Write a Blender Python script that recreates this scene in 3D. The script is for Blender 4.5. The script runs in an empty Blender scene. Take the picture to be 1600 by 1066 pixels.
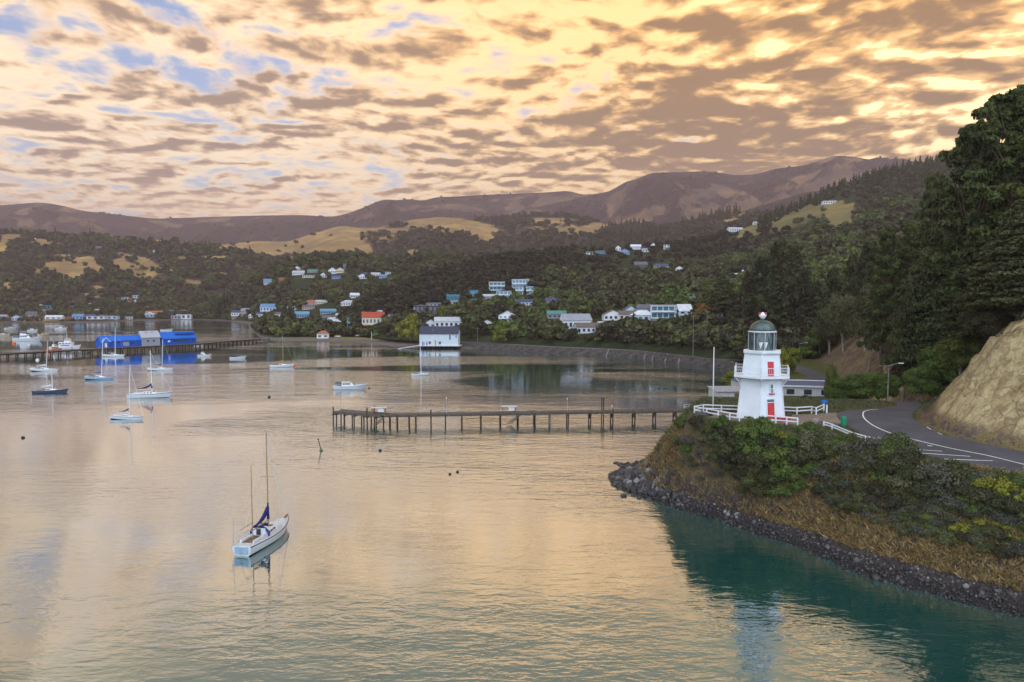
import bpy, bmesh, math, random
import numpy as np
from mathutils import Vector, Matrix, noise as mnoise
from mathutils.bvhtree import BVHTree
random.seed(7)
PI = math.pi
sc = bpy.context.scene
COL = sc.collection

# ------------------------------------------------------------------ camera
EYE = 27.0
FOC = 1100.0
PITCH = math.atan(63 / FOC)
cam_d = bpy.data.cameras.new('camera')
cam_d.sensor_width = 36; cam_d.lens = 36 * FOC / 1600
cam_d.clip_start = 0.5; cam_d.clip_end = 60000
cam = bpy.data.objects.new('camera', cam_d); COL.objects.link(cam)
cam.location = (0, 0, EYE); cam.rotation_euler = (PI / 2 - PITCH, 0, 0)
sc.camera = cam

# ------------------------------------------------------------------ render / view
sc.render.engine = 'CYCLES'
sc.cycles.use_denoising = True
sc.cycles.max_bounces = 6; sc.cycles.diffuse_bounces = 3; sc.cycles.glossy_bounces = 3
sc.cycles.transmission_bounces = 4; sc.cycles.transparent_max_bounces = 8; sc.cycles.volume_bounces = 0
sc.cycles.caustics_reflective = False; sc.cycles.caustics_refractive = False
sc.view_settings.view_transform = 'Standard'; sc.view_settings.look = 'None'
sc.view_settings.exposure = 0.18; sc.view_settings.gamma = 1.0

# ------------------------------------------------------------------ sun behind the clouds, ahead and to the right
SUN_EL, SUN_AZ = math.radians(23), math.radians(31)
SUND = Vector((math.sin(SUN_AZ) * math.cos(SUN_EL), math.cos(SUN_AZ) * math.cos(SUN_EL), math.sin(SUN_EL)))
sl = bpy.data.lights.new('sun', 'SUN'); sl.energy = 0.8; sl.angle = math.radians(120); sl.color = (1.0, 0.80, 0.58)
so = bpy.data.objects.new('sun', sl); COL.objects.link(so)
so.rotation_euler = SUND.to_track_quat('Z', 'Y').to_euler(); so.location = (200, 300, 300)

# ------------------------------------------------------------------ world: Nishita sky with a broken procedural cloud layer
W = bpy.data.worlds.new('World'); sc.world = W; W.use_nodes = True
nt = W.node_tree; nt.nodes.clear()
class NB:
    """tiny node-building helper"""
    def __init__(s, t): s.t = t
    def n(s, typ, **kw):
        x = s.t.nodes.new(typ)
        for k, v in kw.items():
            if k == 'inp':
                for a, b in v.items():
                    if hasattr(b, 'is_output') or isinstance(b, bpy.types.NodeSocket): s.t.links.new(b, x.inputs[a])
                    else: x.inputs[a].default_value = b
            else: setattr(x, k, v)
        return x
    def m(s, op, a, b=0.0, c=0.0, clamp=False):
        x = s.n('ShaderNodeMath', operation=op, use_clamp=clamp)
        for i, v in enumerate((a, b, c)):
            if isinstance(v, bpy.types.NodeSocket): s.t.links.new(v, x.inputs[i])
            else: x.inputs[i].default_value = v
        return x.outputs[0]
    def vm(s, op, a, b=(0, 0, 0)):
        x = s.n('ShaderNodeVectorMath', operation=op)
        for i, v in enumerate((a, b)):
            if isinstance(v, bpy.types.NodeSocket): s.t.links.new(v, x.inputs[i])
            else: x.inputs[i].default_value = v
        return x.outputs['Value'] if op in ('DOT_PRODUCT', 'LENGTH') else x.outputs[0]
    def noise(s, vec, scale, detail=4, rough=0.55, dist=0.0, lac=2.0):
        x = s.n('ShaderNodeTexNoise')
        if vec is not None: s.t.links.new(vec, x.inputs['Vector'])
        x.inputs['Scale'].default_value = scale; x.inputs['Detail'].default_value = detail
        x.inputs['Roughness'].default_value = rough; x.inputs['Distortion'].default_value = dist
        x.inputs['Lacunarity'].default_value = lac
        return x.outputs['Fac']
    def ss(s, v, a, b, lo=0.0, hi=1.0):
        x = s.n('ShaderNodeMapRange', interpolation_type='SMOOTHSTEP')
        s.t.links.new(v, x.inputs['Value'])
        for k, q in zip(('From Min', 'From Max', 'To Min', 'To Max'), (a, b, lo, hi)): x.inputs[k].default_value = q
        return x.outputs[0]
    def mix(s, f, a, b, blend='MIX'):
        x = s.n('ShaderNodeMix', data_type='RGBA', blend_type=blend)
        for i, v in ((0, f), (6, a), (7, b)):
            if isinstance(v, bpy.types.NodeSocket): s.t.links.new(v, x.inputs[i])
            elif i == 0: x.inputs[0].default_value = v
            else: x.inputs[i].default_value = (*v, 1) if len(v) == 3 else v
        return x.outputs[2]
    def ramp(s, f, stops):
        x = s.n('ShaderNodeValToRGB'); s.t.links.new(f, x.inputs[0])
        e = x.color_ramp.elements
        while len(e) < len(stops): e.new(0.5)
        for q, (p, c) in zip(e, stops): q.position = p; q.color = (*c, 1)
        return x.outputs[0]
B = NB(nt)
tc = B.n('ShaderNodeTexCoord'); D = tc.outputs['Generated']
sep = B.n('ShaderNodeSeparateXYZ'); nt.links.new(D, sep.inputs[0]); DX, DY, DZ = sep.outputs
sky = B.n('ShaderNodeTexSky', sky_type='NISHITA', sun_disc=False, sun_elevation=SUN_EL, sun_rotation=SUN_AZ,
          air_density=1.0, dust_density=1.5, ozone_density=1.5)
den = B.m('ADD', B.m('MAXIMUM', DZ, 0.0), 0.11)
PX, PY = B.m('DIVIDE', DX, den), B.m('DIVIDE', DY, den)
cb = B.n('ShaderNodeCombineXYZ'); nt.links.new(PX, cb.inputs[0]); nt.links.new(PY, cb.inputs[1])
rot = B.n('ShaderNodeMapping'); nt.links.new(cb.outputs[0], rot.inputs[0])
rot.inputs['Rotation'].default_value = (0, 0, math.radians(-14)); rot.inputs['Location'].default_value = (3.1, 1.7, 0.4)
P = rot.outputs[0]
def offs(p, v): return B.vm('ADD', p, v)
warp = B.n('ShaderNodeTexNoise'); nt.links.new(P, warp.inputs['Vector']); warp.inputs['Scale'].default_value = 1.3; warp.inputs['Detail'].default_value = 3
Pw = offs(P, B.vm('MULTIPLY', B.vm('SUBTRACT', warp.outputs['Color'], (0.5, 0.5, 0.5)), (0.30, 0.30, 0.0)))
def field(p):
    return B.m('ADD', B.m('ADD', B.m('MULTIPLY', B.noise(p, 5.0, 3, 0.5), 0.72), B.m('MULTIPLY', B.noise(p, 12.0, 4, 0.55), 0.28)), B.m('MULTIPLY', B.m('SUBTRACT', B.noise(p, 1.0, 2, 0.5), 0.5), 0.40))
dens = field(Pw)
dens2 = field(offs(Pw, (-0.025, -0.07, 0.0)))
azf = B.m('DIVIDE', DX, B.m('MAXIMUM', DY, 0.05))
left = B.ss(azf, 0.35, -0.60)
front = B.ss(DY, 0.0, 0.25)
leftf = B.m('MULTIPLY', left, front)
cov = B.m('SUBTRACT', dens, B.m('MULTIPLY', leftf, 0.07))
cov = B.m('ADD', cov, B.ss(azf, -0.05, 0.45, 0.0, 0.13))
cov = B.m('ADD', cov, B.ss(DZ, 0.34, 0.46, 0.0, 0.2))
alpha = B.ss(cov, 0.27, 0.44)
low = B.ss(DZ, 0.13, 0.03)
alpha = B.m('MAXIMUM', alpha, B.m('MULTIPLY', low, B.m('SUBTRACT', 0.97, B.m('MULTIPLY', leftf, 0.35))))
sund = B.vm('DOT_PRODUCT', D, tuple(SUND))
halo = B.ss(sund, 0.60, 1.0)
core = B.ss(sund, 0.945, 0.998)
slope = B.m('SUBTRACT', dens, dens2)
bigs = B.noise(offs(P, (7.3, 2.2, 0)), 0.8, 3, 0.5)
thick = B.m('ADD', B.m('MULTIPLY', B.m('SUBTRACT', dens, 0.50), 2.5), B.m('MULTIPLY', slope, 2.6))
thick = B.m('ADD', thick, B.m('MULTIPLY', B.m('SUBTRACT', bigs, 0.5), 1.6))
bank = B.vm('DOT_PRODUCT', D, tuple(Vector((0.40, 0.89, 0.215)).normalized()))
thick = B.m('ADD', thick, B.ss(bank, 0.93, 0.995, 0.0, 0.34))
high = B.ss(DZ, 0.30, 0.50)
thick = B.m('SUBTRACT', thick, B.m('ADD', B.m('MULTIPLY', core, 0.12), B.m('MULTIPLY', high, 0.22)))
shade = B.ss(thick, -0.52, 0.62)
c_lit = B.mix(halo, (1.02, 0.88, 0.66), (1.06, 0.78, 0.42))
c_mid = B.mix(halo, (0.74, 0.575, 0.40), (0.62, 0.41, 0.17))
c_drk = B.mix(halo, (0.30, 0.235, 0.19), (0.24, 0.165, 0.085))
cloud = B.mix(B.ss(shade, 0.05, 0.62), c_lit, B.mix(B.ss(shade, 0.45, 1.0), c_mid, c_drk))
hor = B.ss(DZ, 0.17, 0.04)
cloud = B.mix(B.m('MULTIPLY', hor, 0.62), cloud, B.mix(halo, (1.0, 0.78, 0.53), (0.60, 0.37, 0.165)))
glow = B.m('MULTIPLY', core, B.ss(shade, 0.26, 0.0))
cloud = B.mix(glow, cloud, (1.75, 1.38, 0.78))
back = B.ss(DY, 0.25, -0.5)
cloud = B.mix(back, cloud, B.mix(shade, (1.85, 2.08, 2.4), (1.15, 1.38, 1.7)))
midb = B.m('MULTIPLY', B.ss(DZ, 0.16, 0.36), B.ss(DZ, 0.56, 0.40))
cloud = B.mix(1.0, cloud, B.mix(B.m('MULTIPLY', midb, B.ss(DY, -0.2, 0.3)), (1, 1, 1), B.mix(halo, (1.16, 1.05, 0.92), (1.36, 1.15, 0.86))), 'MULTIPLY')
cloud = B.mix(1.0, cloud, B.mix(B.m('MULTIPLY', B.ss(DZ, 0.37, 0.46), B.ss(DY, -0.3, 0.3)), (1, 1, 1), (0.08, 0.20, 0.26)), 'MULTIPLY')
skyc = B.mix(1.0, sky.outputs[0], (0.085, 0.105, 0.15), 'MULTIPLY')
skyc = B.mix(1.0, skyc, (0.45, 0.62, 0.95), 'DARKEN')
skyc = B.mix(0.6, skyc, B.mix(B.ss(DZ, 0.03, 0.4), (0.62, 0.70, 0.76), (0.27, 0.42, 0.70)))
skyc = B.mix(B.m('MULTIPLY', core, 0.6), skyc, (1.3, 1.05, 0.6))
final = B.mix(alpha, skyc, cloud)
final = B.mix(1.0, final, B.mix(B.m('MULTIPLY', B.ss(DZ, 0.62, 0.05), B.ss(DY, -0.2, 0.3)), (1, 1, 1), (1.33, 1.26, 1.16)), 'MULTIPLY')
bg = B.n('ShaderNodeBackground'); nt.links.new(final, bg.inputs[0]); bg.inputs[1].default_value = 1.0
wo = B.n('ShaderNodeOutputWorld'); nt.links.new(bg.outputs[0], wo.inputs[0])
W.cycles.sampling_method = 'MANUAL'; W.cycles.sample_map_resolution = 1024
# ------------------------------------------------------------------ projection helpers (plan points are read off the photograph)
def ray(px, py):
    u, v = (px - 800) / FOC, (533 - py) / FOC
    return np.array([u, math.cos(PITCH) + v * math.sin(PITCH), -math.sin(PITCH) + v * math.cos(PITCH)])
def at(px, py, d):                       # point on that line of sight at ground distance d ahead
    r = ray(px, py); k = d / r[1]
    return Vector((r[0] * k, d, EYE + r[2] * k))
def G(px, py, z=0.0):                    # point on that line of sight at height z
    r = ray(px, py); k = (z - EYE) / r[2]
    return Vector((r[0] * k, r[1] * k, z))
def to_px(X, Y, Z):
    dz = Z - EYE
    f = Y * math.cos(PITCH) - dz * math.sin(PITCH); up = Y * math.sin(PITCH) + dz * math.cos(PITCH)
    return 800 + FOC * X / f, 533 - FOC * up / f

# ------------------------------------------------------------------ numpy noise
_rs = np.random.RandomState(3)
_perm = _rs.permutation(4096)
_val = _rs.rand(4096) * 2 - 1
def vnoise(x, y, seed=0):
    xi = np.floor(x).astype(np.int64); yi = np.floor(y).astype(np.int64)
    xf, yf = x - xi, y - yi
    u, v = xf * xf * xf * (xf * (xf * 6 - 15) + 10), yf * yf * yf * (yf * (yf * 6 - 15) + 10)
    def h(a, b): return _val[(_perm[(a + seed * 131) & 4095] + b * 57) & 4095]
    return (h(xi, yi) * (1 - u) + h(xi + 1, yi) * u) * (1 - v) + (h(xi, yi + 1) * (1 - u) + h(xi + 1, yi + 1) * u) * v
def fbm(x, y, oct=5, seed=0, gain=0.5, ridged=False):
    x = np.asarray(x, float); y = np.asarray(y, float)
    s = np.zeros_like(x + y); a = 1.0; tot = 0
    for k in range(oct):
        q = vnoise(x * 2 ** k + 17.3 * k, y * 2 ** k - 9.1 * k, seed + k)
        if ridged: q = 1 - 2 * np.abs(q)
        s += a * q; tot += a; a *= gain
    return s / tot
def sstep(a, b, x):
    t = np.clip((x - a) / (b - a), 0, 1); return t * t * (3 - 2 * t)

# ------------------------------------------------------------------ object helpers
def tag(o, label=None, cat=None, group=None, kind=None):
    if label: o['label'] = label
    if cat: o['category'] = cat
    if group: o['group'] = group
    if kind: o['kind'] = kind
    return o
def np_mesh(name, verts, faces, mats=(), midx=None, smooth=False, attrs=None):
    verts = np.asarray(verts, np.float32)
    me = bpy.data.meshes.new(name)
    if isinstance(faces, np.ndarray):
        nf, k = faces.shape
        me.vertices.add(len(verts)); me.vertices.foreach_set('co', verts.ravel())
        me.loops.add(nf * k); me.loops.foreach_set('vertex_index', faces.astype(np.int32).ravel())
        me.polygons.add(nf)
        me.polygons.foreach_set('loop_start', np.arange(0, nf * k, k, dtype=np.int32))
        me.polygons.foreach_set('loop_total', np.full(nf, k, np.int32))
        me.update(calc_edges=True)
    else:
        me.from_pydata([tuple(v) for v in verts], [], faces); me.update()
    for m in mats: me.materials.append(m)
    if midx is not None: me.polygons.foreach_set('material_index', np.asarray(midx, np.int32))
    if smooth: me.polygons.foreach_set('use_smooth', np.ones(len(me.polygons), bool))
    if attrs:
        for k, v in attrs.items():
            v = np.asarray(v, np.float32)
            a = me.attributes.new(k, 'FLOAT', 'POINT'); a.data.foreach_set('value', v)
    return me
def link(name, me, parent=None):
    o = bpy.data.objects.new(name, me); COL.objects.link(o)
    if parent is not None: o.parent = parent
    return o
def empty(name, loc=(0, 0, 0), rz=0.0, rx=0.0, ry=0.0):
    o = bpy.data.objects.new(name, None); COL.objects.link(o)
    o.empty_display_size = 0.5; o.location = loc; o.rotation_euler = (rx, ry, rz)
    return o
def copy_tree(o, parent=None):
    c = o.copy(); COL.objects.link(c)
    if parent is not None: c.parent = parent
    for ch in list(KIDS.get(o.name, ())): copy_tree(ch, c)
    KIDS[c.name] = [x for x in c.children_recursive if x.parent == c] if False else []
    return c
KIDS = {}
class MB:
    """collects boxes, bars, tubes and prisms and links them as ONE mesh object"""
    def __init__(s): s.v = []; s.f = []; s.mi = []
    def add(s, vs, fs, mi=0):
        b = len(s.v); s.v += [tuple(v) for v in vs]; s.f += [tuple(i + b for i in f) for f in fs]; s.mi += [mi] * len(fs); return s
    def box(s, c, d, rz=0.0, mi=0, taper=1.0):
        cx, cy, cz = c; hx, hy, hz = d[0] / 2, d[1] / 2, d[2] / 2
        cs, sn = math.cos(rz), math.sin(rz); vs = []
        for z in (-1, 1):
            t = taper if z > 0 else 1
            for x, y in ((-1, -1), (1, -1), (1, 1), (-1, 1)):
                X, Y = x * hx * t, y * hy * t
                vs.append((cx + X * cs - Y * sn, cy + X * sn + Y * cs, cz + z * hz))
        return s.add(vs, [(3, 2, 1, 0), (4, 5, 6, 7), (0, 1, 5, 4), (1, 2, 6, 5), (2, 3, 7, 6), (3, 0, 4, 7)], mi)
    def bar(s, a, b, w, h=None, mi=0, up=(0, 0, 1)):
        a, b = Vector(a), Vector(b); h = h or w; d = (b - a)
        if d.length < 1e-6: return s
        d.normalize(); u = Vector(up)
        if abs(d.dot(u)) > 0.98: u = Vector((1, 0, 0))
        r = d.cross(u).normalized(); u = r.cross(d).normalized(); vs = []
        for p in (a, b):
            for x, y in ((-1, -1), (1, -1), (1, 1), (-1, 1)): vs.append(p + r * (x * w / 2) + u * (y * h / 2))
        return s.add(vs, [(0, 1, 2, 3), (7, 6, 5, 4), (4, 5, 1, 0), (5, 6, 2, 1), (6, 7, 3, 2), (7, 4, 0, 3)], mi)
    def tube(s, pts, rad, n=8, mi=0, cap=True):
        pts = [Vector(p) for p in pts]; rr = rad if isinstance(rad, (list, tuple)) else [rad] * len(pts)
        vs = []; fs = []; prev = None
        for i, p in enumerate(pts):
            d = (pts[min(i + 1, len(pts) - 1)] - pts[max(i - 1, 0)]).normalized()
            if prev is None:
                u = Vector((0, 0, 1)) if abs(d.z) < 0.9 else Vector((1, 0, 0))
                prev = d.cross(u).normalized()
            r = (prev - d * prev.dot(d)).normalized(); prev = r; q = d.cross(r)
            for k in range(n):
                a = 2 * PI * k / n; vs.append(p + (r * math.cos(a) + q * math.sin(a)) * rr[i])
        for i in range(len(pts) - 1):
            for k in range(n):
                a, b = i * n + k, i * n + (k + 1) % n; fs.append((a, b, b + n, a + n))
        if cap: fs.append(tuple(reversed(range(n)))); fs.append(tuple(range((len(pts) - 1) * n, len(pts) * n)))
        return s.add(vs, fs, mi)
    def lathe(s, prof, n=24, c=(0, 0, 0), mi=0, a0=0.0):
        vs = []; fs = []
        for r, z in prof:
            for k in range(n):
                a = a0 + 2 * PI * k / n; vs.append((c[0] + r * math.cos(a), c[1] + r * math.sin(a), c[2] + z))
        for i in range(len(prof) - 1):
            for k in range(n):
                a, b = i * n + k, i * n + (k + 1) % n; fs.append((a, b, b + n, a + n))
        fs.append(tuple(reversed(range(n)))); fs.append(tuple(range((len(prof) - 1) * n, len(prof) * n)))
        return s.add(vs, fs, mi)
    def prism(s, poly, z0, z1, mi=0):
        n = len(poly); vs = [(x, y, z0) for x, y in poly] + [(x, y, z1) for x, y in poly]
        fs = [tuple(reversed(range(n))), tuple(range(n, 2 * n))] + [(k, (k + 1) % n, (k + 1) % n + n, k + n) for k in range(n)]
        return s.add(vs, fs, mi)
    def build(s, name, mats, parent=None, smooth=False, bevel=0.0):
        if not isinstance(mats, (list, tuple)): mats = [mats]
        me = np_mesh(name, s.v, s.f, mats, s.mi, smooth)
        bm = bmesh.new(); bm.from_mesh(me); bmesh.ops.recalc_face_normals(bm, faces=bm.faces)
        if bevel: bmesh.ops.bevel(bm, geom=bm.edges[:], offset=bevel, segments=1, affect='EDGES', clamp_overlap=True)
        bm.to_mesh(me); bm.free()
        o = link(name, me, parent)
        if parent is not None: KIDS.setdefault(parent.name, []).append(o)
        return o

# ------------------------------------------------------------------ materials
def mat(name, col, rough=0.7, spec=0.4, var=0.15, vscale=1.5, metal=0.0, bump=0.0, bscale=20.0, col2=None, lines=None):
    m = bpy.data.materials.new(name); m.use_nodes = True; t = m.node_tree; b = NB(t)
    p = t.nodes['Principled BSDF']
    tcn = b.n('ShaderNodeTexCoord'); v = tcn.outputs['Object']
    n1 = b.noise(v, vscale, 6, 0.65)
    c2 = col2 or tuple(c * (1 - 2 * var) for c in col)
    cc = b.mix(b.ss(n1, 0.35, 0.68), tuple(min(1, c * (1 + var * .5)) for c in col), c2)
    t.links.new(cc, p.inputs['Base Color'])
    p.inputs['Roughness'].default_value = rough; p.inputs['Specular IOR Level'].default_value = spec
    p.inputs['Metallic'].default_value = metal
    if bump or lines:
        bn = b.n('ShaderNodeBump'); bn.inputs['Strength'].default_value = bump or 0.6; bn.inputs['Distance'].default_value = 0.03
        if lines:                                # horizontal boards of that spacing
            s3 = b.n('ShaderNodeSeparateXYZ'); t.links.new(v, s3.inputs[0])
            ax = s3.outputs['XYZ'.index(lines[0])]
            fr = b.m('FRACT', b.m('DIVIDE', ax, lines[1])); hgt = b.m('SUBTRACT', 1.0, fr)
            t.links.new(hgt, bn.inputs['Height'])
        else: t.links.new(b.noise(v, bscale, 5, 0.6), bn.inputs['Height'])
        t.links.new(bn.outputs[0], p.inputs['Normal'])
    return m
# ------------------------------------------------------------------ land materials
def land_mat(name, bush, grass, soil, s=0.02, bumpd=3.0, grass2=None):
    m = bpy.data.materials.new(name); m.use_nodes = True; t = m.node_tree; b = NB(t); p = t.nodes['Principled BSDF']
    pos = b.n('ShaderNodeNewGeometry').outputs['Position']
    veg = b.n('ShaderNodeAttribute', attribute_name='veg').outputs['Fac']
    rock = b.n('ShaderNodeAttribute', attribute_name='rock').outputs['Fac']
    n1 = b.noise(pos, s, 7, 0.62); n2 = b.noise(pos, s * 6, 5, 0.65); n3 = b.noise(pos, s * 0.25, 4, 0.55)
    g = b.mix(b.ss(n3, 0.38, 0.62), grass, grass2 or tuple(c * 0.7 for c in grass))
    g = b.mix(b.ss(n2, 0.4, 0.75), g, tuple(c * 0.62 for c in grass))
    g = b.mix(b.m('MULTIPLY', rock, b.ss(n1, 0.35, 0.6)), g, soil)
    bs = b.mix(b.ss(n2, 0.35, 0.65), bush, tuple(c * 0.55 for c in bush))
    bs = b.mix(b.ss(n1, 0.5, 0.7, 0, 0.6), bs, tuple(c * 1.5 for c in bush))
    k = b.ss(b.m('ADD', veg, b.m('ADD', b.m('MULTIPLY', b.m('SUBTRACT', n1, 0.5), 1.3), b.m('MULTIPLY', b.m('SUBTRACT', n2, 0.5), 0.9))), 0.32, 0.68)
    zz = b.n('ShaderNodeSeparateXYZ'); t.links.new(pos, zz.inputs[0])
    shore = b.ss(b.m('ADD', zz.outputs[2], b.m('MULTIPLY', n2, 1.0)), 2.2, 1.5)
    t.links.new(b.mix(shore, b.mix(k, g, bs), (0.15, 0.125, 0.11)), p.inputs['Base Color'])
    p.inputs['Roughness'].default_value = 1.0; p.inputs['Specular IOR Level'].default_value = 0.1
    bn = b.n('ShaderNodeBump'); bn.inputs['Strength'].default_value = 0.9; bn.inputs['Distance'].default_value = bumpd
    t.links.new(b.m('MULTIPLY', b.noise(pos, s * 4, 6, 0.65), b.m('ADD', 0.35, k)), bn.inputs['Height'])
    t.links.new(bn.outputs[0], p.inputs['Normal'])
    return m
M_FAR = land_mat('far_hill_cover', (0.065, 0.048, 0.042), (0.27, 0.165, 0.085), (0.10, 0.075, 0.06), 0.009, 22, (0.14, 0.09, 0.055))
M_MID = land_mat('mid_hill_cover', (0.070, 0.060, 0.045), (0.50, 0.32, 0.12), (0.17, 0.12, 0.08), 0.014, 9, (0.33, 0.21, 0.085))
M_TOWN = land_mat('town_hill_cover', (0.040, 0.052, 0.022), (0.26, 0.21, 0.07), (0.14, 0.11, 0.08), 0.03, 2, (0.10, 0.11, 0.035))

# ------------------------------------------------------------------ lofted hills: rows run from the foot to the ridge
TERR = []                                 # (bvh) of all land for dropping things onto it
def interp_rows(rows, pxs):
    out = []
    for r in rows:
        r = sorted(r); a = np.array(r, float)
        def sm(col):
            y = np.interp(pxs, a[:, 0], a[:, col])
            k = np.ones(5) / 5; yy = np.concatenate([[y[0]] * 2, y, [y[-1]] * 2]); return np.convolve(yy, k, 'valid')
        out.append((sm(1), sm(2)))
    return out
def hill(name, rows, px0, px1, step, nrow, material, vegf, amp, nscale, back, seed, foot_z=None, ridge_amp=0.15, ridged=True, gpow=1.0, rockf=None, topfade=False):
    pxs = np.arange(px0, px1 + step, step, dtype=float)
    R = interp_rows(rows, pxs); K = len(R)
    cols_d = np.array([r[1] for r in R]); cols_z = np.zeros_like(cols_d)
    for i, (py, d) in enumerate(R):
        v = (533 - py) / FOC
        cols_z[i] = EYE + d * (-math.sin(PITCH) + v * math.cos(PITCH)) / (math.cos(PITCH) + v * math.sin(PITCH))
    if foot_z is not None: cols_z[0] = foot_z
    # resample rows
    T = np.linspace(0, K - 1, nrow * (K - 1) + 1)
    D_ = np.array([np.interp(T, np.arange(K), cols_d[:, j]) for j in range(len(pxs))]).T
    Z_ = np.zeros_like(D_)
    for i, t in enumerate(T):                      # Catmull-Rom in z
        k = min(int(t), K - 2); f = t - k
        p0, p1, p2, p3 = cols_z[max(k - 1, 0)], cols_z[k], cols_z[k + 1], cols_z[min(k + 2, K - 1)]
        m1, m2 = (p2 - p0) * 0.35, (p3 - p1) * 0.35
        Z_[i] = (2 * f ** 3 - 3 * f ** 2 + 1) * p1 + (f ** 3 - 2 * f ** 2 + f) * m1 + (-2 * f ** 3 + 3 * f ** 2) * p2 + (f ** 3 - f ** 2) * m2
    tt = (T / (K - 1))[:, None] * np.ones_like(D_)
    slopef = np.sin(np.clip(tt, 0, 1) * PI) ** 0.7 * (1 - ridge_amp) + ridge_amp * sstep(0.3, 1.0, tt)
    if topfade: slopef = np.sin(np.clip(tt, 0, 1) * PI) ** 0.8 * (1 - sstep(0.42, 0.86, tt) * 0.97)
    X_ = D_ * ((pxs - 800) / FOC)[None, :]
    # remap X precisely: ray.x/ray.y
    v_ = None
    for _ in range(2):
        up = D_ * math.sin(PITCH) + (Z_ - EYE) * math.cos(PITCH); fw = D_ * math.cos(PITCH) - (Z_ - EYE) * math.sin(PITCH)
        X_ = fw * ((pxs - 800) / FOC)[None, :]
    N = fbm(X_ / nscale, D_ / nscale, 6, seed, 0.52, ridged)
    Z_ = Z_ + amp * slopef * N * sstep(1.5, 28, Z_)
    # back slope
    nb = 4
    bd = np.array([D_[-1] + back * (k + 1) / nb for k in range(nb)])
    bz = np.array([Z_[-1] * (1 - 0.9 * ((k + 1) / nb) ** 1.3) - 4 for k in range(nb)])
    bx = np.array([X_[-1] * (1 + back * (k + 1) / nb / D_[-1]) for k in range(nb)])
    D2, Z2, X2 = np.vstack([D_, bd]), np.vstack([Z_, bz]), np.vstack([X_, bx])
    nr, nc = D2.shape
    V = np.stack([X2, D2, Z2], -1).reshape(-1, 3)
    idx = np.arange(nr * nc).reshape(nr, nc)
    F = np.stack([idx[:-1, :-1], idx[:-1, 1:], idx[1:, 1:], idx[1:, :-1]], -1).reshape(-1, 4)
    PXf, PYf = to_px(V[:, 0], V[:, 1], V[:, 2])
    veg = vegf(PXf, PYf, V)
    rk = rockf(PXf, PYf, V) if rockf else np.full(len(V), 0.5)
    me = np_mesh(name, V, F, [material], smooth=True, attrs={'veg': veg, 'rock': rk})
    o = link(name, me); tag(o, kind='structure')
    TERR.append(BVHTree.FromPolygons([tuple(v) for v in V], [tuple(f) for f in F]))
    return dict(V=V.reshape(nr, nc, 3), veg=veg.reshape(nr, nc), nr=nrow * (K - 1) + 1, px=PXf.reshape(nr, nc), py=PYf.reshape(nr, nc), o=o, bvh=TERR[-1])
def ell(PX, PY, lst, soft=0.5):
    """1 inside any of the ellipses (cx, cy, rx, ry[, angle deg]) read off the photo, noisy edge"""
    o = np.zeros_like(PX)
    for e in lst:
        cx, cy, rx, ry = e[:4]; a = math.radians(e[4]) if len(e) > 4 else 0
        dx, dy = PX - cx, PY - cy
        u, v = dx * math.cos(a) + dy * math.sin(a), -dx * math.sin(a) + dy * math.cos(a)
        o = np.maximum(o, 1 - sstep(1 - soft, 1 + soft, np.sqrt((u / rx) ** 2 + (v / ry) ** 2)))
    return o
S = 0.9
def rs(*pts): return [(p[0], p[1], p[2] * S) for p in pts]

# far mountain range
ridge5 = rs((-700, 345, 5200), (-300, 335, 5200), (-60, 326, 5200), (0, 321, 5200), (65, 316, 5200), (100, 322, 5200), (130, 330, 5200), (180, 335, 5300), (240, 342, 5400),
            (330, 339, 5500), (400, 337, 5500), (470, 336, 5400), (520, 339, 5300), (545, 333, 5200), (575, 322, 5200), (590, 314, 5200), (605, 311, 5200), (625, 314, 5200), (640, 310, 5200), (660, 315, 5200),
            (680, 308, 5200), (720, 307, 5200), (745, 305, 5200), (800, 303, 5200), (850, 301, 5100), (890, 298, 5000), (910, 305, 5000), (940, 302, 4900), (962, 296, 4800), (972, 285, 4700), (1000, 279, 4600),
            (1015, 270, 4500), (1060, 269, 4500), (1110, 268, 4500), (1150, 274, 4500), (1180, 273, 4500), (1210, 264, 4400), (1260, 258, 4300), (1290, 248, 4200), (1305, 243, 4200), (1335, 245, 4200),
            (1360, 250, 4200), (1385, 250, 4200), (1402, 247, 4200), (1435, 254, 4200), (1460, 250, 4200), (1490, 241, 4300), (1540, 238, 4400), (1700, 225, 4400), (2000, 230, 4400), (2500, 260, 4400))
def off(row, dy, fd): return [(p[0], p[1] + dy, p[2] * fd) for p in row]
r5a = rs((-700, 420, 3300), (0, 415, 3300), (400, 410, 3300), (800, 400, 3000), (1200, 390, 2800), (1500, 360, 2700), (2500, 360, 2700))
def veg5(PX, PY, V):
    gold = ell(PX, PY, [(60, 352, 50, 12, 8), (190, 350, 60, 7, 10), (270, 352, 35, 6, 10), (560, 335, 30, 6), (660, 323, 26, 4), (1100, 305, 60, 9, -14), (1150, 300, 26, 7), (1040, 325, 70, 8, -20),
                            (1250, 290, 70, 14, -22), (1180, 318, 90, 9, -12), (960, 320, 14, 20, 40), (700, 325, 60, 6), (1330, 280, 60, 12), (880, 310, 60, 6, -10), (1130, 325, 60, 7, -10), (120, 345, 60, 6)], 0.7)
    n = fbm(V[:, 0] / 420, V[:, 1] / 420, 5, 40)
    n2 = fbm(V[:, 0] / 110, V[:, 1] / 110, 3, 41)
    return np.clip(0.78 + 0.6 * n + 0.65 * n2 - 0.58 * gold, 0, 1)
H5 = hill('far_mountains', [r5a, off(ridge5, 58, 0.80), off(ridge5, 26, 0.92), ridge5], -700, 2500, 5, 22, M_FAR, veg5, 175, 480, 1500, 11, ridge_amp=0.0, topfade=True, rockf=lambda a, b_, V: np.full(len(V), 0.9))
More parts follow.
